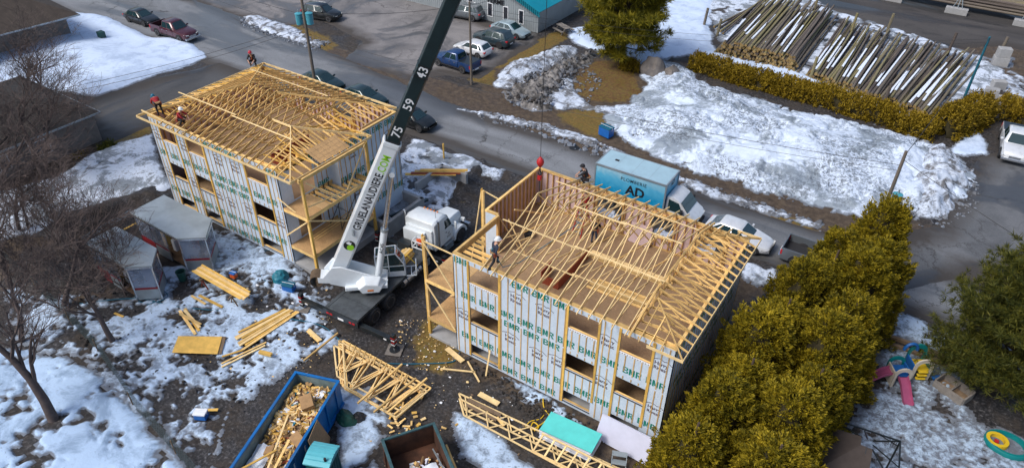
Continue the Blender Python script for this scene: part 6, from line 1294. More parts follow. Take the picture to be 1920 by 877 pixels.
for s_ in (0, 1):
    q = MB(); xa, xb = (-Lf/2, .55) if s_ == 0 else (-Lf/2, -Lf-.55); zb_ = zh-.55*sl_; q.rect([(xa, -.7, zh+Lf/2*sl_+.05), (xa, Df, zh+Lf/2*sl_+.05), (xb, Df, zb_+.05), (xb, -.7, zb_+.05)], .06 if s_ else -.06); rf = q.build('roof', 'teal_roof', fb_)
    for k in range(40):
        yy = -.6+k*.65; q2 = MB().bar((xa, yy, zh+Lf/2*sl_+.075), (xb, yy, zb_+.075), .04, .04); q2.build('roof_rib', 'teal_roof', rf) if k < 14 and s_ == 0 else None
    q = MB(); q.rect([(xa, -.72, zh+Lf/2*sl_+.1), (xb, -.72, zb_+.1), (xb, -.62, zb_-.55), (xa, -.62, zh+Lf/2*sl_-.55)], .04); rk = q.build('rake_fascia', 'teal_trim', fb_)
    if s_ == 0:
        for k in range(40):
            t_ = k/40; xx = xa+(xb-xa)*t_; zz = zh+Lf/2*sl_+(zb_-zh-Lf/2*sl_)*t_; MB().bar((xx, -.77, zz+.08), (xx, -.66, zz-.53), .06, .03).build('fascia_rib', 'teal_roof', rk)
for i, (xa, xb) in enumerate(((-9.55, -8.75), (-6.78, -6.04), (-4.64, -3.91), (-2.55, -1.84))):
    f = MB().box(xa, xb, -.07, -.03, .55, 2.15).build('window_frame', 'white_paint', fb_); MB().box(xa+.1, xb-.1, -.085, -.071, .66, 2.04).build('pane', 'window_glass', f)
place_text('lettering', text_mesh('FERME', .8, 'text_black', .02, .02, 'LEFT', 1.0), fb_, (-6.75, -.09, 2.43), (1, 0, 0), (0, 0, 1)); place_text('lettering', text_mesh('MATERIAUX', .6, 'text_black', .02, .02, 'RIGHT', 1.0), fb_, (-2.0, -.06, 3.75), (1, 0, 0), (0, 0, 1)) if False else None
t = empty('picnic_table', (-19.6, 45.4, .05), R(-25), 'weathered grey picnic table beside the farm building wall', 'picnic table')
for k in range(5): MB().box(-.95, .95, -.38+.155*k, -.24+.155*k, .72, .76).build('top_board', 'grey_wood', t)
for s_ in (-1, 1):
    MB().box(-.95, .95, s_*.62, s_*.9, .42, .46).build('bench_board', 'grey_wood', t)
    for x in (-.65, .65): MB().bar((x, s_*.2, .72), (x, s_*.75, 0), .05, .09).build('leg', 'grey_wood', t)
for x in (-.65, .65): MB().bar((x, -.85, .4), (x, .85, .4), .05, .09).build('brace', 'grey_wood', t)
# log piles
def bark(name, c1, c2, c3):
    m, n, b = new_mat(name); tc = nd(n, 'ShaderNodeTexCoord'); mp = nd(n, 'ShaderNodeMapping'); mp.inputs['Scale'].default_value = (3, .4, 3); n.links.new(tc.outputs['Object'], mp.inputs[0])
    t = noise_node(n, 1.5, 5, .7, mp.outputs[0]); oi = nd(n, 'ShaderNodeObjectInfo'); s_ = math_node(n, 'ADD', math_node(n, 'MULTIPLY', t.outputs[0], .6), math_node(n, 'MULTIPLY', oi.outputs['Random'], .55))
    n.links.new(ramp(n, s_, [(.3, c1), (.55, c2), (.8, c3)]).outputs[0], b.inputs['Base Color']); b.inputs['Roughness'].default_value = .85; bump(n, b, t.outputs[0], .4, .03)
bark('log_bark', (.075, .058, .052), (.15, .125, .10), (.22, .19, .085)); simple('log_end', (.24, .16, .06), .85, var=.4, scale=8, obj_var=.35); simple('log_snow', (.72, .79, .9), .8, var=.05)
lm = []
for v in range(4):
    mb = MB(); n = 9; rr = random.Random(v); r0 = .155-.012*v; L_ = 18.5-1.1*v; pts = [(.03*math.sin(i*1.3+v), L_*i/5, .03*math.cos(i+v)) for i in range(6)]; mb.tube(pts, [r0*(1-.3*i/5) for i in range(6)], n, 0, False); k0 = len(mb.f)
    for e, i0 in ((0, 0), (1, 5*n)): mb.f.append(tuple(range(i0, i0+n))); mb.m.append(1)
    lm.append(mb.mesh('log', ['log_bark', 'log_end'], 50))
sn = MB(); sn.loft([[(.10*math.cos(a)*(1-.25*t), 17*t, .145*(1-.28*t)*(.75+.25*math.sin(a))+.015) for a in np.linspace(0, math.pi, 5)] for t in np.linspace(.02, .98, 8)], cap=False, closed=False); snm = sn.mesh('snow_cap', 'log_snow', True)
rl = random.Random(31)
def log(x, y, z, label, grp, snow_=False, ang=None, v=None):
    v = rl.randrange(4) if v is None else v; o = put('log', lm[v], loc=(x, y, z)); o.rotation_euler = (rl.uniform(-.004, .012), rl.uniform(0, 6.28), ang if ang is not None else R(rl.uniform(-2.0, 2.0)))
    tag(o, label, 'log', grp)
    if snow_: s_ = put('snow_cap', snm, o); s_.matrix_local = Matrix.Rotation(-o.rotation_euler.y, 4, 'Y'); s_.scale = (1.05, rl.uniform(.3, .8), 1.03); s_.location.y = rl.uniform(0, 4)
A1, A2 = R(2.5), R(-6)
for row in range(6):
    n = 30-row
    for i in range(n):
        if rl.random() < .06 and row > 3: continue
        if 0 < row < 5 and i > 27: continue
        x = -3.5+.295*(i+row*.5)+rl.uniform(-.04, .04); top = row == 5
        if top and rl.random() < .15: continue
        log(x, 49.2+.12*row+rl.uniform(-.35, .35), .17+.24*row, ('top log of the left pile behind the hedge, %s from the left' if top else 'log end in the left pile, '+ORD[row]+' row from the ground, %s from the left') % nth(i), 'top logs of the left pile' if top else 'lower logs of the left pile', top and rl.random() < .5, A1+R(rl.uniform(-1.5, 1.5)))
for row in range(3):
    n = 39-row
    for i in range(n):
        if row == 2 and rl.random() < .22: continue
        x = 6.0+.305*(i+row*.5)+rl.uniform(-.05, .05)
        log(x, 49.0-.28*max(0, x-6)+rl.uniform(-.4, .4), .17+.24*row, ('top log of the right pile by the blue pole, %s from the left' if row == 2 else 'log end in the right pile, '+ORD[row]+' row from the ground, %s from the left') % nth(i), 'top logs of the right pile' if row == 2 else 'lower logs of the right pile', row == 2 and rl.random() < .6, R(3.0-10*(x-6)/11.5)+R(rl.uniform(-2.0, 2.0)))
for i in range(4): log(-6.3+.55*i, 56.5-.6*i, .2+.04*i, 'thin green-grey log lying left of the piles, %s from the left' % nth(i), 'loose logs at the left', False, R(-8+3*i), 3)
for i, (x, y, h_) in enumerate(((-7.5, 56.4, 2.1), (-5.2, 54.5, 1.9), (6.5, 48.6, 2.3), (7.0, 63, 2.6), (10.2, 66.5, 2.2), (13.6, 46.5, 2.2), (16.8, 62.8, 2.6), (19.0, 47.2, 1.8), (21.3, 64.5, 2.6), (2.0, 66, 2.4))): tag(MB().tube([(0, 0, 0), (.1, .1, h_)], .15, 9).build('stake', ['log_bark', 'log_end'][0], smooth=40, loc=(x, y, 0)), ['upright stake left of all the logs', 'upright stake at the left log pile corner', 'upright stake between the two log piles, near side', 'upright stake between the two log piles, far side', 'upright stake behind the right log pile', 'upright stake in front of the right log pile', 'tall stake at the back of the right log pile', 'leaning stake at the right pile corner', 'stake beside the blue light pole', 'stake behind the left log pile'][i], 'stake')
# far racks of long logs
for i in range(9):
    for j in range(4):
        x = -2+17*(j-1) if False else 0
for j in range(2):
    for row in range(4):
        for k in range(5):
            o = put('log', lm[(row+k) % 4], loc=(7.0+17.5*j+.2*row, 79.5+.34*k+.1*row, .85+.3*row)); o.rotation_euler = (0, 0, R(-90+.8*k-1)); o.scale = (1.2, 1.1, 1.2); tag(o, 'long pole on the far rack, %s bay, %s row, %s from the front' % ('left' if j == 0 else 'right', ORD[row], nth(k)), 'log', 'logs on the far rack')
def block(x, y, s, label, rz=0, z=0): o = MB().box(-s[0]/2, s[0]/2, -s[1]/2, s[1]/2, 0, s[2]).build('concrete_block', 'concrete', loc=(x, y, z), bevel=.03); o.rotation_euler.z = rz; tag(o, label, 'concrete block', 'concrete blocks in the log yard')
for i, (x, y) in enumerate(((8.5, 78.7), (15.8, 78.2), (23.0, 78.0))):
    block(x, y, (2.4, .8, .7), ['concrete block under the far rack, left', 'concrete block under the far rack, middle', 'concrete block under the far rack, right'][i])
    st = empty('rack_stand', (x, y+.1, .7), 0, ['steel stand on left far rack block', 'steel stand on the middle far rack block', 'steel stand on the right far rack block'][i], 'stand')
    for dx in (-.5, 0, .5): MB().bar((dx, 0, 0), (0, .3, 1.6), .08, .08).build('strut', 'galvanised', st)
block(21.6, 63.6, (1.4, 1.0, .9), 'lower concrete block beside the blue light pole', .2); block(21.6, 63.6, (1.2, .9, .9), 'upper concrete block stacked beside the blue light pole', .3, .9)
for i, (x, y) in enumerate(((21.6, 54.6), (22.8, 53.2), (24.0, 53.4), (22.0, 57.0))): block(x, y, (1.2, .8, .8), ['concrete block behind the corner hedge, left', 'concrete block behind the corner hedge, middle', 'concrete block behind the corner hedge, right', 'lone concrete block in snow by the log yard'][i], .15*i)
# neighbouring houses at the left
def shingle(name, c):
    m, n, b = new_mat(name); tc = nd(n, 'ShaderNodeTexCoord'); br = nd(n, 'ShaderNodeTexBrick'); br.inputs['Scale'].default_value = 1.0; br.inputs['Brick Width'].default_value = .5; br.inputs['Row Height'].default_value = .16; br.inputs['Mortar Size'].default_value = .012
    for i, f_ in enumerate((.8, 1.25)): br.inputs[1+i].default_value = (*[x*f_ for x in c], 1)
    br.inputs[3].default_value = (*[x*.4 for x in c], 1); n.links.new(tc.outputs['Object'], br.inputs[0]); t = noise_node(n, 1.5, 5, .6, tc.outputs['Object'])
    n.links.new(mixc(n, .5, br.outputs[0], ramp(n, t.outputs[0], [(.3, tuple(x*.6 for x in c)), (.7, tuple(x*1.5 for x in c))]).outputs[0]), b.inputs['Base Color']); b.inputs['Roughness'].default_value = .95
shingle('shingles', (.045, .04, .037)); simple('stucco', (.20, .18, .165), .9, var=.15, scale=3, bumps=.3); shingle('shingles_brown', (.05, .038, .03))
h1 = empty('neighbour_house', (-37.3, -1.2, .58), 0, 'low grey house with dark shingle roof behind bare trees', 'house'); y0, y1, xw = -12.0, 3.3, -11.0
MB().box(xw, 0, y0, y1, 0, 2.6).build('wall', 'stucco', h1)
r1 = MB(); e = .45; xm = xw/2; zr = 4.75; ye = y1+.4; yr = y1-4.0
r1.add([(e, y0, 2.5), (e, ye, 2.5), (xw-e, ye, 2.5), (xw-e, y0, 2.5), (xm, y0, zr), (xm, yr, zr)], [(0, 1, 5, 4), (1, 2, 5), (2, 3, 4, 5), (3, 0, 4), (0, 3, 2, 1)]); r1.build('roof', 'shingles', h1)
MB().box(e-.02, e+.03, y0, ye, 2.38, 2.52).build('gutter', 'galvanised', h1); MB().box(xw-e, e, ye-.02, ye+.03, 2.38, 2.515).build('gutter', 'galvanised', h1)
for i, y in enumerate((-4.2, -1.2, -7.5)):
    f = MB().box(.001, .06, y-.75, y+.75, .8, 2.0).build('window_frame', 'white_paint', h1); MB().box(.061, .075, y-.66, y-.02, .88, 1.92).build('pane', 'window_glass', f); MB().box(.061, .075, y+.02, y+.66, .88, 1.92).build('pane', 'window_glass', f)
h2 = empty('neighbour_house', (-60.2, 10.5, .2), 0, 'brown-roofed house at the top left corner', 'house'); MB().box(-10, -1.2, -8.5, 3.0, 0, 2.9).build('wall', 'stucco', h2)
r2 = MB(); r2.add([(0, -9.5, 2.9), (1.2, 3.4, 2.9), (-11, 4.6, 2.9), (-11, -9.5, 2.9), (-5.5, -6, 5.2), (-5.5, -0.6, 5.2)], [(0, 1, 5, 4), (1, 2, 5), (2, 3, 4, 5), (3, 0, 4), (0, 3, 2, 1)]); r2.build('roof', 'shingles_brown', h2); MB().bar((.02, -9.5, 2.85), (1.25, 3.4, 2.85), .06, .14).build('gutter', 'galvanised', h2)
g2 = MB().box(-.35, .35, -.3, .3, 0, .9).build('trash_bin', 'bin_green', loc=(-58.3, 15.0, .2), bevel=.05); tag(g2, 'dark bin at the corner of the top left house', 'bin')
sh = empty('wooden_shed', (-60.5, 2.0, .58), R(20), 'small dark wooden shed at the left edge', 'shed'); MB().box(-1.5, 1.5, -1.5, 1.5, 0, 2.2).build('wall', 'old_wood', sh); q = MB(); q.add([(-1.8, -1.8, 2.15), (1.8, -1.8, 2.15), (1.8, 1.8, 2.15), (-1.8, 1.8, 2.15), (0, -1.8, 3.1), (0, 1.8, 3.1)], [(0, 4, 5, 3), (1, 2, 5, 4), (0, 1, 4), (2, 3, 5), (0, 3, 2, 1)]); q.build('roof', 'shingles', sh)
# playthings in the right yard
simple('play_pink', (.34, .07, .15), .45, var=.12); simple('play_beige', (.52, .47, .38), .5, var=.1); simple('play_teal', (.0, .17, .17), .45, var=.12); simple('play_yellow', (.62, .42, .02), .45, var=.1); simple('play_blue', (.01, .1, .33), .45, var=.12)
pl = empty('play_structure', (21.3, 11.6, .03), R(32), 'plastic climbing playset with pink slides in the right yard', 'playset')
def slide(x, y, a, L_, parent):
    mb = MB(); pr = [(0, .75), (L_*.3, .62), (L_*.65, .28), (L_*.9, .08), (L_, .05)]; M = Matrix.Translation((x, y, 0)) @ Matrix.Rotation(a, 4, 'Z'); mb.loft([[(s_, -.25, z+.14), (s_, -.2, z), (s_, .2, z), (s_, .25, z+.14), (s_, .25, z-.06), (s_, -.25, z-.06)] for s_, z in pr]); mb.xf(M).build('slide', 'play_pink', parent, 60)
def arch_panel(x0, x1, y, h_, mat, t=.08, hole=True, M=None):
    xm = (x0+x1)/2; w = (x1-x0)/2; out = [(x0, 0), (x0, h_*.7)]+[(xm-w*math.cos(math.pi*k/8), h_*.7+h_*.3*math.sin(math.pi*k/8)) for k in range(1, 8)]+[(x1, h_*.7), (x1, 0)]; inn = [(x0+w*.3, 0), (x0+w*.3, h_*.62)]+[(xm-w*.7*math.cos(math.pi*k/8), h_*.62+h_*.22*math.sin(math.pi*k/8)) for k in range(1, 8)]+[(x1-w*.3, h_*.62), (x1-w*.3, 0)]
    mb = MB(); k = len(out)
    for yy in (y, y+t): mb.add([(a, yy, b_) for a, b_ in out]+[(a, yy, b_) for a, b_ in inn], [(i, i+1, k+i+1, k+i) for i in range(k-1)])
    mb.add([(a, yy, b_) for yy in (y, y+t) for a, b_ in out], [(i, i+1, k+i+1, k+i) for i in range(k-1)]); mb.add([(a, yy, b_) for yy in (y, y+t) for a, b_ in inn], [(i, i+1, k+i+1, k+i) for i in range(k-1)])
    if M: mb.xf(M)
    return mb
for a, mt, M in ((0, 'play_beige', None), (1, 'play_teal', Matrix.Translation((0, .9, 0)))): arch_panel(-.9, .0, -.45, 1.35, mt, M=M).build('tower_panel', mt, pl)
for x in (-.9, -.08): MB().box(x, x+.08, -.37, .45, 0, 1.0).build('tower_side', 'play_beige' if x < -.5 else 'play_blue', pl, bevel=.03)
MB().box(-.82, -.08, -.37, .45, .7, .76).build('platform', 'play_blue', pl); slide(-.45, -.45, R(-90), 1.3, pl); slide(-.9, 0, R(180), 1.2, pl)
arch_panel(.35, 1.35, .1, 1.5, 'play_beige').build('tower_panel', 'play_beige', pl); arch_panel(.35, 1.35, 1.05, 1.7, 'play_teal').build('tower_panel', 'play_teal', pl); MB().box(1.29, 1.37, .18, 1.05, 0, 1.1).build('tower_side', 'play_teal', pl, bevel=.03); MB().box(.33, .41, .18, 1.05, 0, 1.0).build('tower_side', 'play_blue', pl, bevel=.03)
for k in range(3): MB().box(.6, 1.1, -.05, .12, .15+.25*k, .25+.25*k).build('step', 'play_yellow', pl, bevel=.02)
MB().tube([(.4+.35*math.cos(a), 1.05, 1.3+.45*math.sin(a)) for a in np.linspace(0, math.pi, 9)], .09, 8).build('hoop', 'play_blue', pl, 50); MB().box(.45, 1.25, .2, 1.0, .6, .66).build('platform', 'play_yellow', pl)
sb = empty('sandbox', (26.3, 9.85, .03), 0, 'round green and yellow plastic sandbox at the lower right', 'sandbox'); mb = MB(); n = 28; mb.loft([[(r_*math.cos(2*math.pi*k/n), r_*.8*math.sin(2*math.pi*k/n), z) for k in range(n)] for r_, z in ((.85, .02), (1.0, .02), (1.0, .22), (.95, .28), (.8, .28), (.76, .06))], cap=False); mb.build('rim', 'play_teal', sb, 50)
mb = MB(); mb.loft([[(-.45+r_*math.cos(2*math.pi*k/n), -.05+r_*.95*math.sin(2*math.pi*k/n), z) for k in range(n)] for r_, z in ((.34, .05), (.34, .3), (.5, .3), (.52, .1))], cap=False); mb.build('seat_ring', 'play_yellow', sb, 50); MB().prism([(.8*math.cos(2*math.pi*k/n), .64*math.sin(2*math.pi*k/n)) for k in range(n)], 'z', .04, .07).build('sand', 'snow_thin', sb); MB().box(-.55, -.35, -.15, .05, .08, .2).build('toy', 'red', sb, bevel=.03)
for i in range(2):
    b0 = PX(1664, 632+14*i); b1 = PX(1860, 702+14*i); tag(MB().bar(b0+Vector((0, 0, .12)), b1+Vector((0, 0, .12)), .2, .2).build('timber', 'old_wood'), ['brown border timber at the yard edge, street side', 'brown border timber at the yard edge, yard side'][i], 'timber', 'yard border timbers')
cr = empty('planter_crate', (23.6, 12.2, .02), R(-25), 'grey wooden crate box under the right pine', 'crate')
for s_ in (-1, 1): MB().box(-.8, .8, s_*.5-.05, s_*.5+.05, 0, .5).build('side_board', 'grey_wood', cr); MB().box(s_*.8-.04, s_*.8+.04, -.45, .45, 0, .5).build('end_board', 'grey_wood', cr)
MB().box(.0, .08, -.45, .45, .3, .5).build('divider', 'grey_wood', cr); MB().box(-.76, .76, -.45, .45, .02, .06).build('bottom', 'old_wood', cr); box_thing('toy_scoop', 22.75, 12.75, (.5, .25, .12), 'play_blue', 'small blue plastic toy lying before the crate', 'toy', .7)
# gazebo
simple('canopy_cloth', (.055, .042, .036), .9, var=.2); gzb = empty('gazebo', (20.3, 3.3, 0), R(8), 'dark metal gazebo frame with torn brown canopy at bottom right', 'gazebo')
gw, gh = 1.55, 2.2; cs = [(-gw, -gw), (gw, -gw), (gw, gw), (-gw, gw)]
for i, (x, y) in enumerate(cs):
    x2, y2 = cs[(i+1) % 4]; MB().bar((x, y, 0), (x, y, gh), .07, .07).build('post', 'black_paint', gzb); MB().bar((x, y, gh), (x2, y2, gh), .06, .06).build('rail', 'black_paint', gzb); MB().bar((x, y, gh), (x*.15, y*.15, gh+.8), .05, .05).build('roof_rib', 'black_paint', gzb); MB().bar(((x+x2)/2, (y+y2)/2, gh), ((x+x2)*.08, (y+y2)*.08, gh+.8), .04, .04).build('roof_rib', 'black_paint', gzb)
    MB().bar((x, y, gh-.35), (x*.7+x2*.3, y*.7+y2*.3, gh), .035, .035).build('corner_brace', 'black_paint', gzb)
for k in range(5): MB().bar((gw-.4+.1*k, gw-.02, gh-.45), (gw-.4+.1*k, gw-.02, gh), .02, .02).build('lattice_bar', 'black_paint', gzb)
mb = MB(); mb.add([(-gw-.15, -gw-.15, gh+.03), (gw*.2, -gw-.15, gh+.03), (.25, -.25, gh+.8), (-.25, .25, gh+.83), (-gw-.15, gw*.6, gh+.03), (-.25, -.25, gh+.83)], [(0, 1, 2, 5), (0, 5, 3, 4)]); mb.build('canopy', 'canopy_cloth', gzb)
tag(crumple(19.2, 20.2, 1.9, 2.6, .05, 9, .1).build('dark_mat', 'canopy_cloth', smooth=True), 'dark cloth lying on the ground under the gazebo', 'cloth')
# ================================================================ trees and hedges
def leaf_mat(name, stops, rough=.7, trans=.25):
    m, n, b = new_mat(name); g = nd(n, 'ShaderNodeNewGeometry'); oi = nd(n, 'ShaderNodeObjectInfo'); nz = noise_node(n, 1.3, 5, .65, g.outputs['Position'])
    s_ = math_node(n, 'ADD', math_node(n, 'MULTIPLY', g.outputs['Random Per Island'], .42), math_node(n, 'MULTIPLY', math_node(n, 'SUBTRACT', nz.outputs[0], .2), 1.05)); s_ = math_node(n, 'ADD', s_, math_node(n, 'MULTIPLY', oi.outputs['Random'], .1))
    c_ = ramp(n, s_, stops).outputs[0]; n.links.new(c_, b.inputs['Base Color']); b.inputs['Roughness'].default_value = rough; b.inputs['Specular IOR Level'].default_value = .25
    t = nd(n, 'ShaderNodeBsdfTranslucent'); n.links.new(c_, t.inputs[0]); mx_ = nd(n, 'ShaderNodeMixShader'); mx_.inputs[0].default_value = trans
    out = [x for x in n.nodes if x.type == 'OUTPUT_MATERIAL'][0]; n.links.new(b.outputs[0], mx_.inputs[1]); n.links.new(t.outputs[0], mx_.inputs[2]); n.links.new(mx_.outputs[0], out.inputs[0])
leaf_mat('cedar_leaf', [(.22, (.032, .034, .004)), (.42, (.11, .095, .006)), (.62, (.26, .20, .010)), (.95, (.46, .335, .018))])
leaf_mat('hedge_leaf', [(.2, (.06, .042, .004)), (.45, (.18, .12, .007)), (.7, (.31, .21, .012)), (.95, (.42, .29, .03))])
leaf_mat('pine_needle', [(.2, (.03, .036, .006)), (.42, (.10, .10, .01)), (.62, (.22, .19, .014)), (.95, (.36, .28, .02))], .6, .25)
leaf_mat('pine_dark', [(.2, (.012, .018, .006)), (.42, (.04, .052, .012)), (.62, (.095, .10, .016)), (.95, (.18, .16, .02))], .6, .25)
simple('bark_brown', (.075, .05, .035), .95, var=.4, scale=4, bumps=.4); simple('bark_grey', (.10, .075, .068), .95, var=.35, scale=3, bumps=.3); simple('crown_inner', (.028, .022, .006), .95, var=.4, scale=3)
def cards_mesh(name, C, U, V, mat, core=None):
    """C centres, U half-length vectors, V half-width vectors (N,3): pointed leaf quads"""
    N = len(C); co = np.stack([C-U, C+V*.9-U*.1, C+U, C-V*.9-U*.1], 1).reshape(-1, 3); F = np.arange(N*4).reshape(N, 4)
    nv = 0; mats = [MAT[mat]]; idx = np.zeros(N, np.int32); Fl = [F]
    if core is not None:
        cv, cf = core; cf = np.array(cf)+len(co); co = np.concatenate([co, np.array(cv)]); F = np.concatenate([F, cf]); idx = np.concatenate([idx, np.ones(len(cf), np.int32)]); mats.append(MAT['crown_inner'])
    me = bpy.data.meshes.new(name); me.vertices.add(len(co)); me.vertices.foreach_set('co', co.ravel()); me.loops.add(len(F)*4); me.loops.foreach_set('vertex_index', F.ravel().astype(np.int32)); me.polygons.add(len(F)); me.polygons.foreach_set('loop_start', np.arange(len(F), dtype=np.int32)*4)
    for x in mats: me.materials.append(x)
    me.polygons.foreach_set('material_index', idx); me.update(); me.validate(); return me
def unit(a): return a/np.maximum(np.linalg.norm(a, axis=-1, keepdims=True), 1e-9)
def cedar_mesh(h, r, seed, n_cl=520, per=86, size=.082):
    g = np.random.default_rng(seed); t = g.beta(1.1, 1.35, n_cl); th = g.uniform(0, 2*np.pi, n_cl); prof = lambda t: r*np.clip((1-t)**.6*(.74+.55*t), 0, None)
    lf = lambda th, t: 1+.17*np.sin(th*3+seed+t*6)+.11*np.sin(th*6+t*10+seed*2)
    rad = prof(t)*lf(th, t)*g.uniform(.82, 1.05, n_cl); c = np.stack([rad*np.cos(th), rad*np.sin(th), .05+t*(h-.6)], 1)
    out = unit(np.stack([np.cos(th)*.8, np.sin(th)*.8, np.full(n_cl, 1.15)], 1)+g.normal(0, .2, (n_cl, 3))); side = unit(np.cross(out, g.normal(0, 1, (n_cl, 3)))); third = np.cross(out, side); L = g.uniform(.4, .95, n_cl)
    a = np.repeat(np.arange(n_cl), per); s = g.beta(1.2, 1.1, len(a)); w = .26*np.sin(np.pi*np.clip(s*.85+.12, 0, 1))+.02; ang = g.uniform(0, 2*np.pi, len(a)); rr = np.sqrt(g.uniform(.15, 1, len(a)))
    C = c[a]+out[a]*((s-.25)*L[a])[:, None]+(side[a]*np.cos(ang)[:, None]+third[a]*.6*np.sin(ang)[:, None])*(rr*w)[:, None]
    rd = unit(side[a]*np.cos(ang)[:, None]+third[a]*np.sin(ang)[:, None]); U = unit(out[a]*1.0+rd*.55+g.normal(0, .3, (len(a), 3)))*(size*g.uniform(.6, 1.35, (len(a), 1))); V = unit(np.cross(U, g.normal(0, 1, (len(a), 3))))*(size*.38)
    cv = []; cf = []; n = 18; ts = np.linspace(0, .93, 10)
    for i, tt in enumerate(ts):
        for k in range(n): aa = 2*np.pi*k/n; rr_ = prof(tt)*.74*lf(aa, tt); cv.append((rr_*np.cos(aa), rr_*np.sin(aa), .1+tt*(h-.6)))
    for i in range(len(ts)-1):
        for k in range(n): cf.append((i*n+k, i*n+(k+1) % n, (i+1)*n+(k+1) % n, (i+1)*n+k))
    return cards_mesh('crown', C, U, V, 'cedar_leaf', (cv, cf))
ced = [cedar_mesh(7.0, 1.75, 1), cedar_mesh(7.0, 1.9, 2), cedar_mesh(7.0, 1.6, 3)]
tkm = MB().tube([(0, 0, -.1), (0, 0, 6.0)], [.18, .05], 8).mesh('trunk', 'bark_brown')
CR = [(17.7, 17.0, 7.6), (18.1, 14.2, 6.6), (17.5, 11.6, 7.5), (17.9, 9.0, 6.3), (17.4, 6.2, 7.0), (17.6, 3.4, 6.0), (17.2, 1.0, 6.8), (17.3, -1.6, 6.0), (16.0, 14.6, 6.2), (16.1, 12.6, 5.6), (15.3, 10.0, 6.7), (15.1, 7.2, 5.9), (14.7, 4.9, 6.9), (14.9, 2.3, 5.8), (14.5, .2, 6.5), (14.2, -2.4, 5.9)]
for i, (x, y, h_) in enumerate(CR):
    row, k = ('yard side', i) if i < 8 else ('building side', i-8); od = ['first', 'second', 'third', 'fourth', 'fifth', 'sixth', 'seventh', 'eighth'][k]
    o = empty('cedar_tree', (x, y, 0), i*2.1, 'golden green cedar, %s from the street in the row on the %s' % (od, row), 'tree', 'tall cedar hedge trees'); s_ = h_/7.0
    c_ = put('crown', ced[i % 3], o); w_ = 1.12+.2*((i*7) % 5)/4; c_.scale = (w_, w_*.96, s_*1.03); put('trunk', tkm, o)
def hedge_mesh(path, w, h, seed, n_, size=.12, mat='hedge_leaf'):
    g = np.random.default_rng(seed); P = np.array([(p[0], p[1]) for p in path]); seg = np.diff(P, axis=0); L = np.linalg.norm(seg, axis=1); cum = np.concatenate([[0], np.cumsum(L)])
    n_cl = n_//24; s = g.uniform(0, cum[-1], n_cl); k = np.clip(np.searchsorted(cum, s)-1, 0, len(L)-1); f_ = (s-cum[k])/L[k]; base = P[k]+seg[k]*f_[:, None]; nrm = np.stack([-seg[k][:, 1], seg[k][:, 0]], 1)/L[k][:, None]
    th = g.uniform(-.25, np.pi+.25, n_cl); wv = w*(.85+.3*fbm(s*.5, s*0+seed, seed)); hv = h*(.82+.4*fbm(s*.7, s*0+3, seed+1)); bump_ = g.uniform(.75, 1.06, n_cl)
    ca, sa = np.cos(th), np.sin(th); sq = lambda v: np.sign(v)*np.abs(v)**.65
    c = np.concatenate([base+nrm*(sq(ca)*wv*bump_)[:, None], (np.maximum(.08, sq(sa)*hv*bump_))[:, None]], 1); out = unit(np.concatenate([nrm*ca[:, None], (sa+.5)[:, None]], 1)+g.normal(0, .3, (n_cl, 3)))
    a = np.repeat(np.arange(n_cl), 24); C = c[a]+out[a]*g.uniform(-.2, .28, (len(a), 1))+g.normal(0, .1, (len(a), 3)); U = unit(out[a]+g.normal(0, .6, (len(a), 3)))*(size*g.uniform(.6, 1.3, (len(a), 1))); V = unit(np.cross(U, g.normal(0, 1, (len(a), 3))))*size*.45
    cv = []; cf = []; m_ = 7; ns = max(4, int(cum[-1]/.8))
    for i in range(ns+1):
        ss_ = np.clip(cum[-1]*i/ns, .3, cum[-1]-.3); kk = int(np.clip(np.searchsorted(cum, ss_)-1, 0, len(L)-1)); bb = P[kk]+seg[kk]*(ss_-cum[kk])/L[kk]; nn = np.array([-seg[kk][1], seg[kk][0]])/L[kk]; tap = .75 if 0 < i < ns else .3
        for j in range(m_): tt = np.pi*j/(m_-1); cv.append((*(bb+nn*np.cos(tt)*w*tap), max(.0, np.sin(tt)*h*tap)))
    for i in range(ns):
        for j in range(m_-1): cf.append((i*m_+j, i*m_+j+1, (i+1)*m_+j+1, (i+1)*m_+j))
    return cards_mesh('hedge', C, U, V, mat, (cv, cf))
hp = [(-4.3, 44.9), (2.4, 44.3), (9.8, 44.1), (15.9, 43.2), (18.6, 42.6)]
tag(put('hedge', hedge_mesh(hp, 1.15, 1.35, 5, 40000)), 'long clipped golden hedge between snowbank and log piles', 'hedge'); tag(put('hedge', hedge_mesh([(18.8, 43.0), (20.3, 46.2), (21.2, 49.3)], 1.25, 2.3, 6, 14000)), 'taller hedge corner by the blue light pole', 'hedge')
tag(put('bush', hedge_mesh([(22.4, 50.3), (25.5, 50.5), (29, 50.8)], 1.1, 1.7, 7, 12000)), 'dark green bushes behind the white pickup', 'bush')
tag(put('bush', hedge_mesh([(-10.0, 41.0), (-9.0, 40.6), (-8.3, 40.8)], .6, .7, 8, 2500)), 'low golden shrub at the foot of the pine', 'bush'); tag(put('bush', hedge_mesh([(-36.2, 2.2), (-35.6, 1.2)], .5, .8, 9, 1500, .1, 'pine_dark')), 'small green shrub at the left house corner', 'bush')
tag(put('bush', hedge_mesh([(-36.7, .5), (-36.4, -.9)], .45, .6, 11, 900, .1, 'hedge_leaf')), 'brown shrub against the left house wall', 'bush')
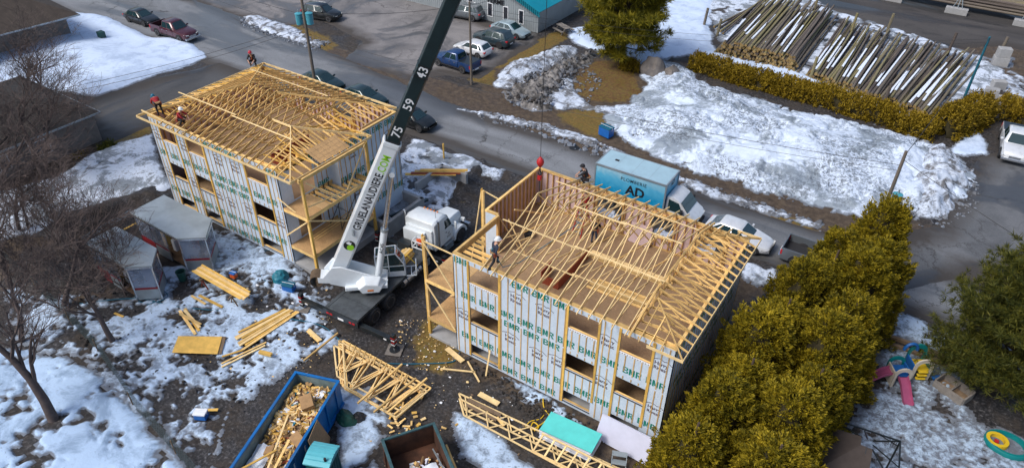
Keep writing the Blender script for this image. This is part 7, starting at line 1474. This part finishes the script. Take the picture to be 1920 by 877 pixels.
def pine(x, y, h, r, z0, seed, mat, label, n_wh=15, per=8, tuf=26, size=.3, lean=0):
    g = np.random.default_rng(seed); t = empty('pine_tree', (x, y, 0), 0, label, 'tree'); tr = MB().tube([(0, 0, -.1), (.1, 0, h*.5), (0, .1, h*.97)], [h*.028, h*.018, .03], 10); br = MB(); C = []; O = []
    for i in range(n_wh):
        f_ = i/(n_wh-1); z = z0+(h*.96-z0)*f_
        for j in range(per):
            if g.random() < .12: continue
            a = g.uniform(0, 6.28); L = r*(1-f_**1.5*.88)*g.uniform(.6, 1.12)*(.75+.5*f_ if f_ < .35 else 1); d = np.array([np.cos(a), np.sin(a), g.uniform(-.08, .3)+.5*f_]); d /= np.linalg.norm(d); p0 = np.array([0, 0, z+g.uniform(-.2, .2)]); br.tube([tuple(p0), tuple(p0+d*L*.55+np.array([0, 0, -.03*L])), tuple(p0+d*L*.95+np.array([0, 0, .08*L]))], [.035+.012*L, .02, .008], 4, 0, False)
            for q in range(int(tuf*max(.35, L/r))):
                s = g.uniform(.3, 1.0)**.8; sd_ = np.array([-d[1], d[0], 0])*g.normal(0, .2)*L*(1.1-s*.5); p = p0+d*L*s+sd_+np.array([0, 0, .08*L*s*s+g.normal(.05, .1)]); C.append(p); O.append(unit(d*.6+sd_*1.2+np.array([0, 0, .7])))
    C = np.array(C); O = np.array(O); k = 20; a = np.repeat(np.arange(len(C)), k); U = unit(O[a]*.8+g.normal(0, .75, (len(a), 3)))*(size*g.uniform(.6, 1.15, (len(a), 1))); V = unit(np.cross(U, g.normal(0, 1, (len(a), 3))))*(size*.085); Cc = C[a]+U*.9
    tr.build('trunk', 'bark_brown', t, 40); b_ = br.build('limbs', 'bark_brown', t); b_['kind'] = 'stuff'; put('crown', cards_mesh('crown', Cc, U, V, mat), t); return t
pine(-10.7, 41.9, 11.5, 5.6, 1.7, 3, 'pine_needle', 'large golden green pine standing on the lawn across the street', 19, 12, 46, .36); pine(25.5, 13.9, 10.5, 4.9, 1.0, 4, 'pine_dark', 'dark green pine at the right edge above the playset', 24, 14, 58, .2)
# bare deciduous trees
def bare_tree(base, h, seed, label, r0=.22, lean=(0, 0), spread=.6, levels=5, stems=1, kids=(5, 5, 4, 4), name='bare_tree', thin=.012):
    rnd = random.Random(seed); root = empty(name, base, 0, label, 'tree' if name == 'bare_tree' else 'shrub', 'bare trees at the left'); tk = MB(); tw = MB()
    def grow(p, d, L, r, lv, first=False):
        n = 4 if lv < 2 else 3; pts = [p]; rr = [r]; q = p.copy(); dd = d.copy()
        for i in range(n):
            dd = (dd+Vector((rnd.gauss(0, .13), rnd.gauss(0, .13), rnd.gauss(.03 if lv else 0, .09)))).normalized(); q = q+dd*L/n; pts.append(q.copy()); rr.append(max(thin*.8, r*(1-.6*(i+1)/n)))
        (tk if lv < 2 else tw).tube(pts, rr, 8 if lv == 0 else (5 if lv < 3 else 3), 0, False)
        if lv >= levels-1: return
        for j in range(kids[min(lv, len(kids)-1)]+(1 if rnd.random() < .4 else 0)):
            f_ = rnd.uniform(.28 if lv else .4, 1.0); k = min(n-1, int(f_*n)); pp = pts[k].lerp(pts[k+1], f_*n-k); ax = Vector((rnd.gauss(0, 1), rnd.gauss(0, 1), rnd.gauss(0, .6))).normalized(); nd_ = (dd+ax*spread*rnd.uniform(.8, 1.5)+Vector((lean[0]*.25, lean[1]*.25, .12))).normalized(); grow(pp, nd_, L*rnd.uniform(.5, .72), max(thin, rr[k]*.55), lv+1)
    for s_ in range(stems):
        d = Vector((lean[0]+(rnd.gauss(0, .25) if stems > 1 else 0), lean[1]+(rnd.gauss(0, .25) if stems > 1 else 0), 1)).normalized(); grow(Vector((rnd.gauss(0, .25)*(stems > 1), rnd.gauss(0, .25)*(stems > 1), -.1)), d, h*.52, r0*(1 if s_ == 0 else .7), 0, True)
    tk.build('trunk', 'bark_grey', root, 50); o = tw.build('twigs', 'bark_grey', root, fix=False); o['kind'] = 'stuff'; return root
def B(px, py): p = PX(px, py); return (p.x, p.y, p.z)
bare_tree(B(100, 785), 10.0, 2, 'leaning bare tree with thick trunk at the lower left', .26, (-.22, .06), .7, 5, 1, (7, 5, 4), thin=.0095)
bare_tree(B(212, 640), 7.5, 5, 'bare tree by the mesh fence below the trailers', .17, (-.08, .22), .8, 5, 1, (7, 5, 4), thin=.0095); bare_tree(B(118, 575), 8.5, 8, 'bare tree at left with trunk just above the fence', .17, (.08, .3), .85, 5, 1, (7, 5, 4), thin=.0095)
bare_tree(B(40, 640), 8.5, 11, 'bare tree at the left edge beside the leaning one', .16, (.05, .25), .8, 5, 1, (7, 5, 4), thin=.0095); bare_tree(B(20, 540), 9.0, 13, 'bare tree whose branches reach across the dark mound', .2, (.2, .35), .85, 5, 1, (7, 5, 4), thin=.0095)
bare_tree((-35.6, -3.6, .58), 10.5, 17, 'wide bare tree against the left house wall', .2, (.0, .42), .9, 5, 2, (7, 5, 4), thin=.0095); bare_tree((-36.0, -7.5, .58), 11.0, 19, 'bare tree left of the house windows at the edge', .22, (.05, .5), .9, 5, 2, (7, 5, 4), thin=.0095); bare_tree((-30.5, -8.0, .58), 8.0, 23, 'bare tree before the left house windows', .14, (.15, .3), .85, 5, 2, (7, 5, 4), thin=.0095)
bare_tree((-47.5, 2.0, .58), 8.5, 29, 'bare tree behind the left house by the snowy lawn', .16, (.1, .3), .9, 5, 2, (7, 5, 4), thin=.0095)
for i, (px, py) in enumerate(((150, 470), (60, 520), (210, 520), (20, 440), (250, 545), (110, 455))): bare_tree(B(px, py), 4.8+.5*(i % 3), 31+i, ['bare thicket shrub left of the smaller trailer', 'bare thicket shrub on the dark mound', 'bare thicket shrub touching the smaller trailer', 'bare thicket shrub at the left edge', 'bare thicket shrub at the trailer nose', 'bare thicket shrub behind the ladder'][i], .05, (.15, -.1), .7, 4, 6, (5, 4, 3), 'bare_shrub', .011)
# ================================================================ workers
simple('skin', (.45, .26, .18), .6, var=.1); simple('cloth_black', (.018, .018, .022), .85, var=.3, scale=8); simple('cloth_red', (.30, .012, .018), .8, var=.25, scale=8); simple('cloth_navy', (.02, .03, .055), .85, var=.3, scale=8); simple('cloth_orange', (.6, .13, .02), .7, var=.2); simple('boot', (.06, .035, .02), .7); simple('helmet_white', (.78, .8, .8), .3); simple('helmet_red', (.42, .02, .04), .35); simple('helmet_teal', (.0, .12, .2), .35); simple('denim', (.035, .05, .085), .85, var=.3, scale=8)
def worker(loc, rz, pose, label, top, legs, hat, harness='cloth_orange', s=1.0):
    """pose: dict of joints (x forward, y left, z up); one skinned body grown from a joint graph"""
    J = dict(pose); root = empty('person', loc, rz, label, 'person'); root.scale = (s, s, s)
    V = []; Rd = []; E = []; Zn = []
    def add(p, r, zone, parent=None):
        V.append(Vector(p)); Rd.append(r); Zn.append(zone)
        if parent is not None: E.append((parent, len(V)-1))
        return len(V)-1
    pel = add(J['pelvis'], .135, 'legs'); mid = add(Vector(J['pelvis']).lerp(Vector(J['chest']), .5), .13, 'top', pel); ch = add(J['chest'], .15, 'top', mid); nk = add(J['neck'], .06, 'skin', ch); hd0 = add(Vector(J['head'])-Vector((0, 0, .05)), .082, 'skin', nk); hd1 = add(Vector(J['head'])+Vector((0, 0, .07)), .085, 'skin', hd0); add(Vector(J['head'])+Vector((.105, 0, -.02)), .02, 'skin', hd0)
    for sd_ in ('L', 'R'):
        sg = 1 if sd_ == 'L' else -1; sh = add(J['sh'+sd_], .085, 'top', ch); el = add(J['el'+sd_], .055, 'top', sh); wr = add(J['ha'+sd_], .04, 'skin', el); d = (Vector(J['ha'+sd_])-Vector(J['el'+sd_])).normalized(); sv = d.cross(Vector((0, 0, 1))); sv = sv.normalized() if sv.length > .1 else Vector((0, 1, 0)); pm = add(Vector(J['ha'+sd_])+d*.07, .036, 'skin', wr)
        for k, (o_, l_) in enumerate(((-.03, .075), (-.01, .09), (.01, .085), (.03, .065))): f1 = add(V[pm]+d*.045+sv*o_, .011, 'skin', pm); add(V[f1]+d*l_*.6+Vector((0, 0, -.025)), .009, 'skin', f1)
        th = add(V[wr]+d*.04+sv*.05*sg, .012, 'skin', wr); add(V[th]+d*.045+sv*.01*sg, .010, 'skin', th)
        hp_ = add(J['hip'+sd_], .105, 'legs', pel); kn = add(J['kn'+sd_], .07, 'legs', hp_); an = add(J['an'+sd_], .05, 'legs', kn); fd = Vector(J.get('ft'+sd_, (1, 0, 0))); add(V[an]+Vector((0, 0, -.03))-fd*.04, .05, 'boot', an); add(V[an]+fd*.17+Vector((0, 0, -.045)), .042, 'boot', an)
    me = bpy.data.meshes.new('body'); me.from_pydata([tuple(v) for v in V], E, []); ob = bpy.data.objects.new('body', me); col.objects.link(ob); sk = ob.modifiers.new('skin', 'SKIN'); sk.use_smooth_shade = True; ob.modifiers.new('sub', 'SUBSURF').levels = 1; ob.modifiers['sub'].render_levels = 1
    for i, v in enumerate(me.skin_vertices[0].data): v.radius = (Rd[i], Rd[i]); v.use_root = i == 0
    dg = bpy.context.evaluated_depsgraph_get(); bm_ = bpy.data.meshes.new_from_object(ob.evaluated_get(dg)); bpy.data.objects.remove(ob); bm_.name = 'body'
    order = ['top', 'legs', 'skin', 'boot']; bm_.materials.clear(); [bm_.materials.append(MAT[x]) for x in (top, legs, 'skin', 'boot')]
    pv = np.array([tuple(v) for v in V]); zi = np.array([order.index(z) for z in Zn])
    segs = []
    for a, b_ in E: segs += [(pv[a]*(1-t)+pv[b_]*t, zi[b_] if t > .35 else zi[a]) for t in (0, .2, .4, .6, .8, 1)]
    sp_ = np.array([x[0] for x in segs]); sz = np.array([x[1] for x in segs])
    for p in bm_.polygons: c_ = np.array(p.center); p.material_index = int(sz[np.argmin(((sp_-c_)**2).sum(1))]); p.use_smooth = True
    b_o = put('body', bm_, root)
    H_ = Vector(J['head']); hm = MB(); n = 14
    hm.loft([[(H_.x+.01+r_*1.1*math.cos(2*math.pi*k/n), H_.y+r_*math.sin(2*math.pi*k/n), H_.z+z) for k in range(n)] for r_, z in ((.15, .045), (.128, .05), (.125, .1), (.105, .155), (.06, .19), (.01, .2))]); h_ = hm.build('helmet', hat, root, 50); MB().loft([[(H_.x+.08+.09*f*math.cos(a), H_.y+.12*math.sin(a), H_.z+.048+dz) for a in np.linspace(-1.4, 1.4, 7)] for f, dz in ((.6, 0), (1.25, -.012))], cap=False, closed=False).build('visor', hat, h_)
    for sg in (-1, 1): MB().box(H_.x+.075, H_.x+.09, H_.y+sg*.035-.012, H_.y+sg*.035+.012, H_.z-.005, H_.z+.012).build('eye', 'cloth_black', root)
    if harness:
        hs = MB(); c0, p0 = Vector(J['chest']), Vector(J['pelvis'])
        for sg in ('L', 'R'):
            for fb in (-1, 1): hs.bar(Vector(J['sh'+sg])*.55+c0*.45+Vector((0, 0, .1)), c0.lerp(p0, .5)+Vector((fb*.155, 0, 0)), .04, .012); hs.bar(c0.lerp(p0, .5)+Vector((fb*.155, 0, 0)), Vector(J['hip'+sg])*.9+p0*.1+Vector((fb*.1, 0, 0)), .04, .012)
        hs.build('harness', harness, root)
    bt_ = MB(); p0 = Vector(J['pelvis']); bt_.tube([p0+Vector((0, 0, .03)), p0+Vector((0, 0, .1))], .165, 14); b2 = bt_.build('tool_belt', 'cardboard', root, 40)
    for sg in (-1, 1): MB().box(p0.x-.08, p0.x+.08, p0.y+sg*.15, p0.y+sg*.22, p0.z-.15, p0.z+.08).build('tool_pouch', 'cloth_black' if sg > 0 else 'red_board', b2, bevel=.02)
    return root
STAND = dict(pelvis=(0, 0, .95), chest=(.03, 0, 1.32), neck=(.04, 0, 1.5), head=(.07, 0, 1.64), shL=(.02, .19, 1.4), shR=(.02, -.19, 1.4), elL=(.12, .27, 1.14), elR=(.14, -.27, 1.14), haL=(.34, .2, 1.1), haR=(.36, -.18, 1.15), hipL=(0, .1, .9), hipR=(0, -.1, .9), knL=(.04, .12, .5), knR=(.0, -.12, .5), anL=(-.02, .13, .09), anR=(-.04, -.13, .09))
WALK = dict(STAND, pelvis=(0, 0, .9), chest=(.12, 0, 1.26), neck=(.17, 0, 1.43), head=(.22, 0, 1.56), shL=(.12, .19, 1.33), shR=(.1, -.19, 1.33), elL=(.3, .3, 1.15), elR=(-.05, -.32, 1.1), haL=(.52, .3, 1.2), haR=(.12, -.42, .95), hipL=(0, .1, .86), hipR=(0, -.1, .86), knL=(.32, .14, .55), knR=(-.06, -.14, .48), anL=(.28, .16, .12), anR=(-.36, -.15, .12))
SQUAT = dict(STAND, pelvis=(-.12, 0, .42), chest=(.1, 0, .78), neck=(.17, 0, .95), head=(.24, 0, 1.08), shL=(.1, .19, .86), shR=(.1, -.19, .86), elL=(.34, .28, .66), elR=(.34, -.26, .66), haL=(.52, .16, .5), haR=(.54, -.12, .5), hipL=(-.1, .11, .38), hipR=(-.1, -.11, .38), knL=(.3, .2, .48), knR=(.3, -.2, .48), anL=(.02, .18, .1), anR=(.02, -.18, .1))
BEND = dict(STAND, pelvis=(-.15, 0, .85), chest=(.22, 0, 1.02), neck=(.4, 0, 1.06), head=(.53, 0, 1.05), shL=(.26, .19, 1.04), shR=(.26, -.19, 1.04), elL=(.36, .25, .78), elR=(.38, -.24, .78), haL=(.5, .15, .55), haR=(.52, -.12, .55), hipL=(-.14, .1, .82), hipR=(-.14, -.1, .82), knL=(.02, .14, .48), knR=(-.04, -.14, .48), anL=(-.12, .14, .1), anR=(-.16, -.14, .1))
worker((-24.95, 8.75, 7.62), R(-55), SQUAT, 'worker in orange harness and red helmet crouching on far roof corner', 'cloth_black', 'cloth_black', 'helmet_red')
worker((-24.1, .35, 7.42), R(165), BEND, 'worker in red jacket and teal helmet bending at the left eave', 'cloth_red', 'cloth_black', 'helmet_teal', None)
worker((-21.6, .15, 7.5), R(20), SQUAT, 'worker in red crouching among trusses with white helmet', 'cloth_red', 'cloth_black', 'helmet_white', None)
worker((2.45, .1, 6.93), R(62), WALK, 'worker in dark clothes and white helmet walking the front wall top', 'cloth_navy', 'cloth_black', 'helmet_white', 'cord_blue', 1.03)
worker((2.45, 9.42, 6.92), R(200), SQUAT, 'worker in black with orange harness crouching on the back wall', 'cloth_black', 'cloth_black', 'cloth_black')
worker((4.1, 7.75, 4.36), R(100), STAND, 'worker in dark clothes standing on the upper floor under trusses', 'cloth_black', 'denim', 'cloth_black', None)
worker((3.0, 8.45, 5.35), R(80), STAND, 'worker with red vest on the red stepladder', 'cloth_red', 'cloth_black', 'cloth_black', None)
sl2 = empty('step_ladder', (3.0, 8.3, 4.355), R(85), 'red stepladder on the upper floor near the back wall', 'ladder')
for s_ in (-1, 1): MB().bar((-.55, s_*.3, 0), (0, s_*.22, 1.9), .04, .08).build('rail', 'red', sl2); MB().bar((.6, s_*.28, 0), (.06, s_*.2, 1.85), .03, .05).build('rear_leg', 'red', sl2)
for k in range(6): MB().box(-.52+.085*k, -.40+.085*k, -.28+.01*k, .28-.01*k, .28*(k+1)-.02, .28*(k+1)+.01).build('step', 'galvanised', sl2)
q = at_z(991, 443, 4.4); cyl_thing('nail_bucket', float(q[0]), float(q[1]), [(.25, 0), (.28, .3), (.3, .32), (.22, .32), (.2, .1)], 'cloth_black', 'black bucket on the open building floor', 'bucket', zoff=4.36)
tag(MB().tube([(2.3, .3, 7.9), (2.75, .1, 7.5), (2.85, .3, 7.0), (3.4, 1.0, 7.1), (5.0, 4.0, 8.4)], .02, 5).build('safety_rope', 'cord_blue'), 'blue safety rope trailing from the worker on the front wall', 'rope')
